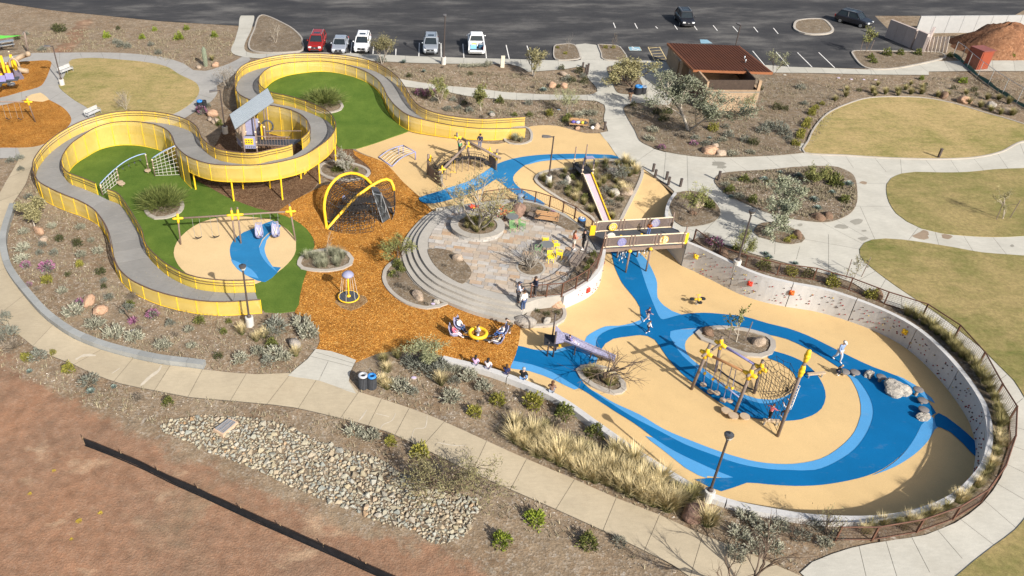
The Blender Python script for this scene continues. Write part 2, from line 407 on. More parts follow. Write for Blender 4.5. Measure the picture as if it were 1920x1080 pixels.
def asphalt_mat():
    m,nt,b = new_mat('asphalt',.9,.2); co = coords(nt)
    c = ramp(nt,noise(nt,co,.10,7,.66,(1,2.6,1)),[(.36,(.033,.033,.036)),(.5,(.05,.049,.05)),(.62,(.10,.096,.092)),(.72,(.15,.142,.132))])
    c = mixc(nt,1,c,ramp(nt,noise(nt,co,9,4),[(.3,(.8,)*3),(.7,(1.2,)*3)]),'MULTIPLY'); nt.links.new(c,b.inputs['Base Color'])
    bump(nt,b,noise(nt,co,30,3),.3,.02); return m
M_ASPH = asphalt_mat()
def concrete_mat(name,col,stain,per=.06):
    m,nt,b = new_mat(name,.88,.2); co = coords(nt)
    c = ramp(nt,noise(nt,co,.5,6,.6),[(.3,scal(col,.9)),(.7,scal(col,1.07))])
    c = mixc(nt,ramp(nt,noise(nt,co,.21,7,.68),[(.53,(0,0,0)),(.8,(.75,)*3)]),c,stain)
    c = mixc(nt,1,c,ramp(nt,noise(nt,co,2.3,5,.65,(1,3,1)),[(.3,(.93,)*3),(.7,(1.06,)*3)]),'MULTIPLY')
    c = mixc(nt,1,c,ramp(nt,noise(nt,co,22,3),[(.3,(.93,)*3),(.7,(1.06,)*3)]),'MULTIPLY')
    oi = _n(nt,'ShaderNodeObjectInfo').outputs['Random']
    c = mixc(nt,1,c,ramp(nt,oi,[(0,(1-per,)*3),(1,(1+per,)*3)]),'MULTIPLY')
    nt.links.new(c,b.inputs['Base Color']); bump(nt,b,noise(nt,co,14,4),.15,.02); return m
M_CONC = concrete_mat('pale_concrete',(.425,.405,.35),(.35,.325,.27))
M_WALK = concrete_mat('tan_concrete',(.40,.335,.235),(.33,.265,.18))
M_GREYC = concrete_mat('grey_concrete',(.33,.315,.29),(.25,.235,.21))
M_WALLC = concrete_mat('wall_concrete',(.49,.48,.465),(.42,.40,.37),.04)
M_KERB = concrete_mat('kerb_concrete',(.37,.335,.29),(.28,.25,.21),.03)
M_JOINT = M('joint_filler',(.12,.105,.085),.1,2,.95,.1)
def lawn_mat(name,dry,green,thr):
    m,nt,b = new_mat(name,.95,.1); co = coords(nt)
    f = mixc(nt,.35,noise(nt,co,.12,8,.7),noise(nt,co,.5,7,.72,(1,2.5,1)))
    c = ramp(nt,f,[(thr-.1,green),(thr-.01,tuple((a+b_)/2 for a,b_ in zip(green,dry))),(thr+.09,dry),(.78,scal(dry,1.12))])
    c = mixc(nt,1,c,ramp(nt,noise(nt,co,4,6,.75),[(.3,(.68,)*3),(.7,(1.25,)*3)]),'MULTIPLY')
    c = mixc(nt,1,c,ramp(nt,noise(nt,co,28,3,.7),[(.3,(.75,)*3),(.7,(1.2,)*3)]),'MULTIPLY')
    nt.links.new(c,b.inputs['Base Color']); bump(nt,b,noise(nt,co,35,4,.7),.7,.05); return m
M_LAWN1 = lawn_mat('dry_lawn',(.395,.295,.135),(.19,.185,.055),.47)
M_LAWN2 = lawn_mat('winter_lawn',(.315,.245,.108),(.15,.155,.045),.485)
def turf_mat():
    m,nt,b = new_mat('artificial_turf',.9,.15); co = coords(nt)
    c = ramp(nt,noise(nt,co,.5,6,.65),[(.3,(.058,.105,.015)),(.55,(.085,.135,.021)),(.75,(.115,.165,.029))])
    c = mixc(nt,1,c,ramp(nt,noise(nt,co,9,4,.7),[(.3,(.8,)*3),(.7,(1.2,)*3)]),'MULTIPLY')
    nt.links.new(c,b.inputs['Base Color']); bump(nt,b,noise(nt,co,40,3,.7),.5,.03); return m
M_TURF = turf_mat()
def mulch_mat(name,a,b_,c_):
    m,nt,b = new_mat(name,.95,.1); co = coords(nt)
    mp = _n(nt,'ShaderNodeMapping'); mp.inputs['Scale'].default_value = (1,1.5,1); nt.links.new(co,mp.inputs[0]); d = _n(nt,'ShaderNodeVectorMath',operation='ADD')
    nn = _n(nt,'ShaderNodeTexNoise'); nn.inputs['Scale'].default_value = 3.0; nt.links.new(co,nn.inputs['Vector']); nt.links.new(mp.outputs[0],d.inputs[0]); nt.links.new(nn.outputs['Color'],d.inputs[1])
    c = ramp(nt,vor(nt,d.outputs[0],11),[(.05,a),(.45,b_),(.8,c_),(1,scal(c_,1.25))])
    c = mixc(nt,1,c,ramp(nt,noise(nt,co,.5,6,.65),[(.3,(.72,)*3),(.7,(1.18,)*3)]),'MULTIPLY')
    c = mixc(nt,1,c,ramp(nt,vor(nt,d.outputs[0],11,'Distance'),[(.0,(1.1,)*3),(.55,(.62,)*3)]),'MULTIPLY')
    nt.links.new(c,b.inputs['Base Color']); bump(nt,b,vor(nt,d.outputs[0],11,'Distance'),.8,-.06); return m
M_MULCH = mulch_mat('orange_mulch',(.29,.098,.016),(.51,.205,.035),(.67,.345,.085))
M_MULCHB = mulch_mat('weathered_mulch',(.10,.05,.026),(.20,.11,.06),(.34,.22,.13))
def rubber_mat(name,col,var=.06):
    m,nt,b = new_mat(name,.9,.12); co = coords(nt)
    c = ramp(nt,noise(nt,co,.28,6,.6),[(.3,scal(col,1-var)),(.7,scal(col,1+var))])
    c = mixc(nt,1,c,ramp(nt,noise(nt,co,38,3,.75),[(.3,(.8,)*3),(.7,(1.16,)*3)]),'MULTIPLY')
    c = mixc(nt,ramp(nt,noise(nt,co,.55,8,.72),[(.52,(0,0,0)),(.78,(.4,)*3)]),c,scal(col,.74)); c = mixc(nt,ramp(nt,noise(nt,co,.9,7,.7,(1,2,1)),[(.58,(0,0,0)),(.75,(.12,)*3)]),c,(.42,.33,.22))
    nt.links.new(c,b.inputs['Base Color']); bump(nt,b,noise(nt,co,40,2),.2,.015); return m
M_TAN = rubber_mat('tan_rubber',(.57,.40,.195)); M_BLUE = rubber_mat('deep_blue_rubber',(.002,.115,.29),.1); M_LBLUE = rubber_mat('light_blue_rubber',(.075,.275,.53),.07)
M_TANP = rubber_mat('pale_tan_rubber',(.58,.425,.23)); M_BLUEP = rubber_mat('faded_blue_rubber',(.02,.16,.34),.1)

# ground: one sheet out to the horizon, open where the rubber playground sits
big = [(-2600,-2400),(2600,-2400),(2600,3200),(-2600,3200)]
gx,gy = np.meshgrid(np.arange(-78,126,1.4),np.arange(6,150,1.4)); gx = gx+(np.round(gy/1.4) % 2)*.7
Q = np.c_[gx.ravel(),gy.ravel()]; Q = Q[~pip(RZ,Q)]; Q = Q[edge_dist(RZ,Q) > .5]
V,T = tri_region(dens(big,500),G,0.0,[RZ],900,extra=Q)
far = np.maximum(0,np.maximum(np.abs(V[:,0]-20)-110,np.maximum(V[:,1]-155,2-V[:,1])))
V[:,2] = np.where(far > 0,np.clip(V[:,2],-1.3,.3),V[:,2])
gb = MB(); gb.add(V.tolist(),T.tolist())
zz = G.many(RZ); A = [(p[0],p[1],z) for p,z in zip(RZ,zz)]; A.append(A[0]); so_s = 1 if area(RZ) > 0 else -1; B_ = offset_line(RZ,-.28*so_s,True); B_.append(B_[0]); gb.strip(A,[(q[0],q[1],a[2]-.6) for a,q in zip(A,B_)])
ground = kind(gb.build('ground',M_GROUND),'structure')
LINE = [Wg(*p,G) for p in [(-260,560),(0,655),(90,720),(210,790),(320,845),(430,905),(560,950),(720,1010),(850,1050),(1000,1110)]]
def side_dist(q):
    best = 1e9; sg = 1
    for a,b in zip(LINE,LINE[1:]):
        d = (b-a).xy; t = max(0,min(1,(Vector(q)-a.xy).dot(d)/d.length_squared)); c = a.xy+d*t; e = (Vector(q)-c)
        if e.length < best: best = e.length; sg = 1 if d.x*e.y-d.y*e.x < 0 else -1
    return best*sg
at = ground.data.attributes.new('dirt','FLOAT','POINT'); vals = []
TR = [Wg(*p,G) for p in [(160,40),(140,75),(110,100)]]
for v in ground.data.vertices:
    x,y,_ = v.co; d = -99
    if y < 62 and x < 40 and y > -40: d = side_dist((x,y))
    k = max(0,min(1,.5+d/3.2))
    if y > 70 and x < -20:
        for a,b in zip(TR,TR[1:]):
            t = max(0,min(1,(Vector((x,y))-a.xy).dot((b-a).xy)/(b-a).xy.length_squared)); dd = (Vector((x,y))-(a.xy.lerp(b.xy,t))).length
            k = max(k,1-dd/2.4)
    vals.append(k)
at.data.foreach_set('value',vals)
# ------------------------------------------------------------------ parking lot
KA,KB = Wg(562,100,G),Wg(1565,127.7,G); kd = (KB-KA).xy.normalized(); kn = Vector((-kd.y,kd.x))
def K(px,py): return Wg(px,py,G)
lot_px = [(562,100),(569,84),(567,71),(556,62),(540,54),(300,40),(100,20),(-100,-10),(-80,-75),(1000,-75),(2100,-75),(1900,30),(1640,30),(1664,54),(1712,98.5),(1606,99),(1596,103),(1597,109),(1622,129)]
lot = wpoly(lot_px,G,False,2)
parking = kind(sheet('parking_lot',lot,G,.03,M_ASPH,step=3),'structure')
M_PAINT = M('white_road_paint',(.72,.70,.66),.12,2,.8,.2,stain=(.45,.43,.4))
M_YPAINT = M('cream_road_paint',(.62,.48,.24),.12,2,.8)
BAY = [((742.5,92),(742,105)),((786.3,80.7),(785.3,106.4)),((826.9,81.7),(827.4,107.9)),((867.8,82.7),(869.9,109.4)),((909.5,85),(912,109.9)),((948.9,84.7),(954.9,111.4)),
       ((988,86),(996,112)),((1411,96),(1434,123.5)),((1455,97.7),(1478.7,125.2)),((1495,99),(1522.5,126.5)),((1535,99),(1565,127.7)),((701,82),(699,105)),((660,80),(657,104)),
       ((1229,50),(1233,54)),((1264,47),(1270,56)),((1300,47),(1307,57)),((1337,48),(1345,58)),((1374,50),(1383,60)),((1413,51),(1421,61)),((1450,53),(1459,64)),((1190,44),(1195,54)),((1150,43),(1154,53))]
for a,b in BAY:
    a,b = K(*a),K(*b); d = (b-a).xy.normalized(); n_ = Vector((-d.y,d.x))*.055
    pl = dens([a.xy+n_,a.xy-n_,b.xy-n_,b.xy+n_],2); sheet('bay_line',pl,G,.042,M_PAINT,step=5,parent=parking)
def quad_mark(pts,mat,wd=.09,nm='road_marking'):
    for p,q in zip(pts,pts[1:]):
        a,b = K(*p),K(*q); d = (b-a).xy.normalized(); n_ = Vector((-d.y,d.x))*wd/2
        sheet(nm,dens([a.xy+n_,a.xy-n_,b.xy-n_,b.xy+n_],2),G,.044,mat,step=5,parent=parking)
acc = wpoly([(1176,88),(1250,92),(1263,119),(1190,116)],G,False,2)
kind(sheet('accessible_bay',acc,G,.036,M_ASPH,step=4),'structure')
quad_mark([(1163,88),(1177,114)],M_PAINT,.12); quad_mark([(1215,89),(1230,119.5),(1254,119.5),(1237,89.5),(1215,89)],M_YPAINT)
for i in range(6):
    t = (i+.5)/6; quad_mark([(1215+15*t,89+30.5*t),(1237+17*t,86+33.5*t)],M_YPAINT,.1)
M_SYM = M('blue_road_paint',(.20,.34,.42),.2,2,.8,stain=(.3,.33,.34))
sheet('road_marking',wpoly([(1178,88.5),(1199,88.7),(1203,95.5),(1181,95.5)],G,False,2),G,.046,M_SYM,step=4,parent=parking)
sheet('road_marking',wpoly([(1312,74.5),(1326,75),(1336,82),(1314,82)],G,False,2),G,.046,M_SYM,step=4,parent=parking)
quad_mark([(1178,88.5),(1199,88.7),(1203,95.5),(1181,95.5),(1178,88.5)],M_YPAINT,.08)
# accessible-bay symbol painted on the blue square
wc = K(1190,92.3); sy_ = []
for j in range(15):
    a = R_(150+j*17.0); sy_.append((wc.x+.34*math.cos(a),wc.y-.1+.42*math.sin(a),G(wc.x,wc.y)+.052))
b = MB()
for p,q in zip(sy_,sy_[1:]): b.bar(p,q,.09,.006)
z0 = G(wc.x,wc.y)+.052
b.bar((wc.x-.1,wc.y+.55,z0),(wc.x-.02,wc.y+.05,z0),.1,.006); b.bar((wc.x-.02,wc.y+.05,z0),(wc.x+.34,wc.y+.05,z0),.1,.006); b.bar((wc.x+.34,wc.y+.05,z0),(wc.x+.5,wc.y-.5,z0),.1,.006)
b.cyl((wc.x-.12,wc.y+.72,z0-.003),(wc.x-.12,wc.y+.72,z0+.003),.12,n=10)
b.build('road_marking',M_PAINT,parking)
# ------------------------------------------------------------------ pavements
def J(lst,f=G): return [(Wg(*a,f).xy,Wg(*b,f).xy) for a,b in lst]
east_px = [(1079,84.5),(1118,85),(1126,101),(1132,114),(1175,114),(1260,119),(1262,150),(1255,196),(1190,206),(1225,280),(1300,285),(1507,270),(1700,280),(2020,262),(2060,420),(2080,600),(2080,820),(2040,960),(1960,1040),(1800,1120),(1560,1130),(1500,1075),
   (1560,1040),(1630,1021),(1736,1004),(1790,982),(1841,945),(1876,897),(1893,846),(1893,800),(1870,745),(1836,685),(1791,634),(1731,594),(1660,571),
   (1600,532),(1527,509),(1440,485),(1405,475),(1360,460),(1310,446),(1288,455),(1272,450),(1252,428),(1246,410),(1247,392),(1254,377),(1264,360),(1206,317),(1175,302),(1160,297),(1141,270),(1125,250),
   (1140,247),(1132,226),(1120,191),(960,188),(870,180),(830,171),(765,164),(700,150),(690,138),(762,151),(830,161),(890,166),(960,174.5),(1112,177),(1102,146),(1095,126),(1062,130),(1015,134),(990,135.5),(975,126),(955,121),(720,116),(562,110),(480,110),(435,100),(441,75),(447,54),(452,30),(476,30),(472,54),(463,98),(562,99.5),(785,106.4),(955,111.4),(1040,114),(1089,113)]
east = wpoly(east_px,G,True,1.0)
jE = J([((1120,191),(1170,204)),((1132,226),(1178,222)),((1112,177),(1158,178)),((1089,112),(1132,114)),((1085,97),(1124,97)),((1193,304),(1226,281)),((1243,345),(1248,288)),((1290,378),(1288,294)),((1365,328),(1335,298)),((1405,324),(1369,299)),
  ((1465,318),(1438,296)),((1508,316),(1482,292)),((1563,315),(1537,292)),((1599,315),(1585,294)),((1660,322),(1640,298)),((1690,326),(1688,300)),((1755,325),(1735,301)),((1798,325),(1782,301)),((1845,322),(1825,298)),((1890,318),(1870,289)),((1930,318),(1912,270)),((1980,318),(1960,262)),
  ((1602,345),(1665,345)),((1604,388),(1666,388)),((1570,415),(1640,455)),((1545,421),(1620,460)),((1613,390),(1640,450)),((1704,450),(1722,427)),((1760,462),(1753,437)),((1825,474),(1806,443)),((1888,480),(1861,446)),((1940,485),(1925,440)),((2000,490),(1990,440)),
  ((1509,450),(1620,470)),((1553,442),(1553,512)),((1493,486),(1499,465)),((1452,476),(1453,455)),((1405,474),(1418,446)),((1352,457),(1395,415)),((1310,446),(1350,405)),((1351,400),(1390,405)),((1335,365),(1290,362)),((1700,582),(1718,564)),((1755,612),(1775,600)),((1690,578),(1690,560)),((1640,560),(1660,525)),((1600,532),(1640,510)),
  ((1805,650),(1825,640)),((1835,685),(1855,670)),((1860,725),(1885,705)),((1885,775),(1915,750)),((1893,800),(1950,815)),((1891,835),(1960,860)),((1883,870),(1955,905)),((1868,908),(1940,950)),((1845,940),(1905,992)),((1800,975),(1865,1025)),((1757,995),(1800,1045)),((1707,1006),(1740,1070)),((1660,1015),(1680,1080)),((1610,1026),(1625,1090)),
  ((968,174),(968,188)),((1000,175),(999,189)),((1031,175),(1031,190)),((1065,176),(1067,190)),((1100,177),(1102,191)),((928,170),(926,185)),((890,166),(888,181)),((850,163),(848,174)),((810,157),(808,169)),((1046,114),(1048,131)),((1010,113),(1012,134)),((975,112),(978,126)),((912,110),(912,119)),((870,109),(869,119)),((827,108),(827,118)),((760,106),(760,117)),((720,104),(720,116)),((445,90),(465,91)),((446,72),(468,73)),((449,54),(472,54)),((462,98),(463,106)),((500,99),(500,110)),((530,99),(530,110)),
  ((1150,161),(1258,160)),((1160,190),(1257,192)),((1210,117),(1212,200)),((1290,430),(1330,446))])
paved('pavement',east,G,.05,M_JOINT,M_CONC,jE,2.2)
west_px = [(-140,112),(0,109),(52,101),(112,99.5),(225,100),(300,107),(345,120),(362,132),(385,134),(430,120),(462,104),(470,112),(440,140),(407,162),(408,175),(396,191),(372,206),(352,219),(330,232),(250,262),(150,262),(100,290),(60,296),(0,298),(-140,304)]
paved('pavement',wpoly(west_px,G,True,1.0),G,.045,M_JOINT,M_GREYC,J([((0,108),(0,118)),((52,101),(50,116)),((96,119),(120,146)),((112,100),(112,120)),((150,100),(155,111)),((190,100),(195,110)),((225,100),(225,113)),((275,104),(270,117)),((320,112),(310,126)),((355,128),(338,140)),((405,160),(372,160)),((400,186),(372,178)),((365,208),(345,203)),
   ((78,161),(112,160)),((40,174),(42,190)),((92,189),(118,172)),((112,199),(140,189)),((134,224),(168,208)),((125,240),(180,225)),((60,275),(62,296)),((30,277),(30,298)),((0,278),(0,299))]),1.8)
sw_top = [(75,262),(84,290),(60,315),(48,347),(22,387),(8,425),(3,460),(10,502),(27,532),(47,558),(75,590),(105,615),(140,637),(190,657),(240,671),(300,684),(350,690),(380,694),(425,699),(480,703),(545,701),(600,706),(655,716),(672,736),(705,746),(767,766),(805,780),(855,802),(912,828),(960,850),(1030,880),(1077,900),(1155,935),(1237,967),(1317,1004),(1372,1025),(1440,1055),(1510,1085)]
sw_bot = [(20,262),(38,290),(10,345),(-20,400),(-42,460),(-40,520),(-25,560),(0,603),(37,630),(62,650),(100,670),(135,683),(175,702),(225,720),(262,728),(325,740),(355,746),(425,752),(480,757),(550,765),(637,785),(662,791),(730,812),(800,845),(885,887),(957,919),(1042,956),(1130,996),(1180,1020),(1260,1060),(1330,1100)]
south = wpoly(sw_top+sw_bot[::-1],G,True,.9)
jS = J([((60,315),(15,335)),((40,362),(-10,382)),((12,420),(-38,440)),((4,460),(-42,470)),((12,505),(-40,520)),((45,555),(0,590)),((100,610),(62,650)),((380,694),(353,745)),((462,702),(432,753)),((545,702),(500,760)),((598,706),(560,766)),((672,737),(638,786)),((190,657),(140,684)),((250,673),(215,715)),((320,686),(290,733)),
   ((715,750),(690,800)),((767,767),(740,818)),((833,792),(790,840)),((912,829),(885,887)),((987,862),(957,919)),((1077,900),(1042,956)),((1155,935),(1130,996)),((1236,967),(1208,1033)),((1317,1004),(1295,1078)),((1400,1038),(1370,1100))])
paved('walkway',south,G,.055,M_JOINT,M_WALK,jS,1.6)
branch = wpoly([(592,656),(577,675),(556,692),(540,706),(600,716),(668,740),(654,717),(656,702),(661,690),(668,677),(645,668),(620,660)],G,True,.7)
paved('walkway',branch,G,.075,M_JOINT,M_CONC,J([((560,712),(662,735)),((583,670),(662,690)),((614,682),(598,715)),((595,663),(666,684))]),1.2)
# chalk drawings scuffed on the walk
M_CHALK = M('white_chalk',(.47,.415,.33),.15,3,.95,.05)
def scuff(pts,wd,nm='chalk_mark'):
    W = [Wg(*p,G).xy for p in pts]; L = smooth(W,False,.15); n = len(L)
    A = []; B = []
    for i,p in enumerate(L):
        a,b = Vector(L[max(i-1,0)]),Vector(L[min(i+1,n-1)]); t = (b-a).normalized(); k = wd*(.35+.65*math.sin(math.pi*(i+.5)/n))*(.7+.5*rnd.random())
        A.append((p[0]-t.y*k,p[1]+t.x*k)); B.append((p[0]+t.y*k,p[1]-t.x*k))
    b = MB(); b.strip([(x,y,G(x,y)+.078) for x,y in B],[(x,y,G(x,y)+.078) for x,y in A]); kind(b.build(nm,M_CHALK),'structure')
scuff([(264,725),(282,708),(297,697),(303,687)],.14); scuff([(688,770),(680,782),(672,792)],.045); scuff([(742,776),(735,790),(718,798),(712,808)],.035); scuff([(801,781),(797,803),(778,806),(772,822)],.03); scuff([(142,676),(158,668),(180,668)],.13); scuff([(210,702),(225,692)],.05); scuff([(705,777),(730,783)],.04); scuff([(820,831),(850,837),(872,837)],.05)
# damp stains on the east walk
M_STAIN = concrete_mat('damp_stain',(.27,.205,.145),(.21,.15,.10)); M_STAIN2 = concrete_mat('grey_stain',(.27,.255,.215),(.23,.21,.18))
for px,py,rx,ry,mt in ((1727,444,15,6,M_STAIN),(1733,438,9,5,M_STAIN),(1774,445,10,5,M_STAIN),(1606,417,12,5,M_STAIN2),(1577,426,13,4.5,M_STAIN2),(1618,449,10,3,M_STAIN2),(1619,344,7,3,M_STAIN),(1500,423,5,2.5,M_STAIN2),(1346,308,13,5,M_STAIN2),(1352,314,9,4,M_STAIN2),(1897,462,4,2,M_STAIN2),(1620,434,5,2,M_STAIN2)):
    P = wpoly([(px+rx*math.cos(a)*(1+.22*math.sin(3*a+px)),py+ry*math.sin(a)*(1+.25*math.cos(2*a+py))) for a in np.linspace(0,6.28,11)[:-1]],G,True,.3); kind(sheet('stain',P,G,.069,mt,step=1),'structure')
ne_walk = wpoly([(1430,122.5),(1478,126),(1570,129),(1622,131),(1675,131),(1661,115),(1715,116),(1787,115),(1850,114.5),(1925,114),(2010,113),(2010,134),(1925,134),(1807,134),(1741,135),(1741,141.5),(1682,141),(1632,140.5),(1540,138),(1446,137)],G,False,.8)
paved('pavement',ne_walk,G,.05,M_JOINT,M_CONC,J([((x,124+(x-1440)*.035),(x+10,139+(x-1440)*.02)) for x in range(1475,1640,32)]+[((1632,131),(1634,141)),((1676,130),(1684,142)),((1715,116),(1740,136)),((1660,125),(1700,132)),((1770,115),(1780,134)),((1806,115),(1815,134)),((1860,114),(1862,134)),((1900,114),(1903,134))]),1.5)
# ------------------------------------------------------------------ lawns, turf, mulch
def lawn(name,px,mat,off=.10,edge=None,step=1.5,f=G):
    P = wpoly(px,f,True,.8); o = kind(sheet(name,P,f,off,mat,step=step,skirt=.12),'structure')
    if edge: kind(kerb('lawn_edging',P,f,edge,off+.05,M_KERB),'structure')
    return P
lawn('lawn',[(135,113),(175,110),(225,113),(275,118),(312,126),(337,141),(367,156),(374,171),(367,186),(350,201),(327,214),(295,224),(240,232),(195,228),(182,222),(165,204),(140,189),(117,171),(110,161),(120,146),(128,126)],M_LAWN1)
lawn('lawn',[(1508,288),(1515,266),(1527,241),(1552,214),(1590,196),(1630,185),(1690,183),(1740,186),(1790,196),(1840,211),(1915,233),(1985,262),(1917,267),(1877,286),(1827,297),(1760,300),(1665,298),(1585,293)],M_LAWN1,edge=.16)
lawn('lawn',[(1690,327),(1715,324),(1765,325),(1815,324),(1865,319),(1917,317),(2010,315),(2040,400),(1990,436),(1917,444),(1865,446),(1815,444),(1765,439),(1727,430),(1700,417),(1680,402),(1667,382),(1662,365),(1662,347),(1670,336)],M_LAWN2)
lawn('lawn',[(1712,560),(1682,540),(1657,522),(1635,505),(1620,492),(1612,480),(1611,469),(1620,457),(1635,451),(1660,449),(1690,451),(1735,457),(1790,466),(1840,475),(1917,481),(2060,495),(2140,620),(2160,800),(2060,1010),(1900,1140),(1740,1140),(1800,1075),(1862,1025),(1902,995),(1940,945),(1960,890),(1955,830),(1935,775),(1900,715),(1870,685),(1840,655),(1802,625),(1760,592)],M_LAWN2,step=2.2)
TURF_S = [(345,315),(368,338),(400,356),(425,370),(480,391),(517,400),(550,412),(575,430),(587,447),(590,462),(582,480),(575,510),(567,535),(562,557),(553,584),(497,586),(485,572),(400,560),(320,525),(275,480),(248,425),(212,385),(150,348),(105,325),(105,290),(150,262),(220,242),(290,240),(332,268)]
tS = lawn('turf',TURF_S,M_TURF,.05)
TURF_N = [(488,150),(505,138),(540,128),(590,124),(640,128),(695,145),(728,170),(752,205),(778,236),(735,257),(668,279),(640,280),(615,250),(600,222),(560,200),(515,186),(490,170)]
tN = lawn('turf',TURF_N,M_TURF,.05)
def bed(name,px,mat,off,f=G,step=1.0):
    P = wpoly(px,f,True,.6); kind(sheet(name,P,f,off,mat,step=step,skirt=.1),'structure'); return P
bed('mulch_bed',[(335,300),(368,338),(400,356),(425,370),(480,391),(520,402),(556,374),(590,352),(603,332),(640,348),(690,338),(700,322),(667,285),(640,262),(610,225),(560,200),(500,190),(440,205),(415,250),(400,275),(360,290)],M_MULCHB,.02)
MUL = [(520,400),(556,374),(590,356),(606,348),(640,346),(690,334),(694,316),(664,290),(662,282),(680,290),(720,305),(755,340),(790,372),(815,390),(830,420),(830,470),(840,530),(890,570),(975,596),(976,615),(973,640),(967,665),(958,686),(955,702),(895,684),(832,668),(800,662),(760,660),(730,659),(705,664),(680,674),(667,680),(630,668),(592,659),(582,672),(600,640),(592,612),(577,597),(553,588),(562,557),(567,535),(575,510),(582,480),(590,462),(587,447),(575,430),(550,412)]
bed('mulch_bed',MUL,M_MULCH,.035)
bed('mulch_bed',[(-60,119),(0,118),(50,116),(88,114),(97,119),(78,161),(37,174),(0,184),(-60,192)],M_MULCH,.07)
bed('mulch_bed',[(-60,205),(0,199),(40,190),(75,181),(92,188),(120,204),(134,224),(125,241),(75,274),(0,278),(-60,280)],M_MULCH,.07)
bed('rubber_patch',[(48,187),(60,178),(76,175),(92,188),(80,192),(66,191)],M_TANP,.085)
# worn pale ring of bare mulch under the spinner
M_WORN = mulch_mat('worn_mulch',(.28,.14,.05),(.46,.28,.13),(.60,.42,.24))
bed('worn_mulch',[(632,560),(645,552),(665,552),(685,556),(690,566),(676,577),(658,584),(640,578),(628,568)],M_WORN,.05)
# swing circle with its blue river
bed('swing_circle',[(326,475),(332,455),(350,435),(378,418),(412,409),(450,407),(480,409),(505,412),(530,425),(547,440),(555,455),(555,470),(547,487),(520,512),(480,533),(440,538),(395,530),(360,520),(340,505),(330,490)],M_TANP,.075)
bed('blue_swirl',[(512,415),(480,428),(457,437),(437,453),(431,470),(435,490),(447,507),(470,522),(497,530),(520,512),(527,503),(507,501),(492,482),(486,465),(492,450),(505,437),(527,425)],M_BLUEP,.083)
bed('light_blue_swirl',[(527,426),(507,438),(493,452),(486,467),(492,484),(505,500),(520,512),(509,498),(500,483),(496,467),(500,452),(512,438)],M_LBLUE,.09)
bed('light_blue_swirl',[(433,488),(455,497),(472,507),(485,524),(462,518),(445,506)],M_LBLUE,.09)
# ------------------------------------------------------------------ rubber playground with blue rivers
rubber = kind(sheet('rubber_ground',RZ,RF,0.0,M_TAN,step=1.2,skirt=.5),'structure')
NB = [0]
def river(px,mat,nm,f=RF):
    NB[0] += 1; P = wpoly(px,f,True,.5); kind(sheet(nm,P,f,.006+.0028*NB[0],mat,step=1.1),'structure')
L_,D_ = 'light_blue_river','deep_blue_river'
river([(1188,467),(1212,487),(1227,515),(1232,530),(1233,558),(1245,573),(1260,583),(1281,591),(1260,597),(1240,600),(1225,580),(1205,540),(1190,500)],M_LBLUE,L_)
river([(1135,612),(1100,631),(1095,650),(1089,668),(1100,680),(1113,658),(1125,630),(1150,616),(1200,612),(1215,600),(1207,595),(1202,590),(1201,600),(1185,606),(1160,611)],M_LBLUE,L_)
river([(997,655),(1035,658),(1075,648),(1110,662),(1121,672),(1117,682),(1100,676),(1075,664),(1035,665)],M_LBLUE,L_)
river([(1256,622),(1295,617),(1330,613),(1300,626),(1286,640),(1285,655),(1295,672),(1320,692),(1345,712),(1370,728),(1395,740),(1420,748),(1450,750),(1470,745),(1486,736),(1478,744),(1455,756),(1425,758),(1395,752),(1360,738),(1320,712),(1290,690),(1268,655)],M_LBLUE,L_)
river([(950,668),(1000,675),(1040,692),(1090,727),(1077,731),(1042,714),(1017,704),(992,696),(948,688)],M_LBLUE,L_)
river([(1110,732),(1150,755),(1200,778),(1245,805),(1297,827),(1350,847),(1400,862),(1440,869),(1490,870),(1540,860),(1577,837),(1602,810),(1614,777),(1614,760),(1608,735),(1595,710),(1585,700),(1610,710),(1632,745),(1638,775),(1627,810),(1602,845),(1565,870),(1527,883),(1477,884),(1440,881),(1380,872),(1330,852),(1285,835),(1235,810),(1185,785),(1135,760),(1100,735)],M_LBLUE,L_)
river([(1210,818),(1240,842),(1265,862),(1285,878),(1310,892),(1325,897),(1326,893),(1365,898),(1378,896),(1345,878),(1300,856),(1250,830)],M_LBLUE,L_)
river([(1635,892),(1677,876),(1715,852),(1740,827),(1752,806),(1760,800),(1760,790),(1745,781),(1731,787),(1727,798),(1710,830),(1685,860),(1655,882)],M_LBLUE,L_)
river([(1680,704),(1715,722),(1747,747),(1753,757),(1730,745),(1705,728)],M_LBLUE,L_)
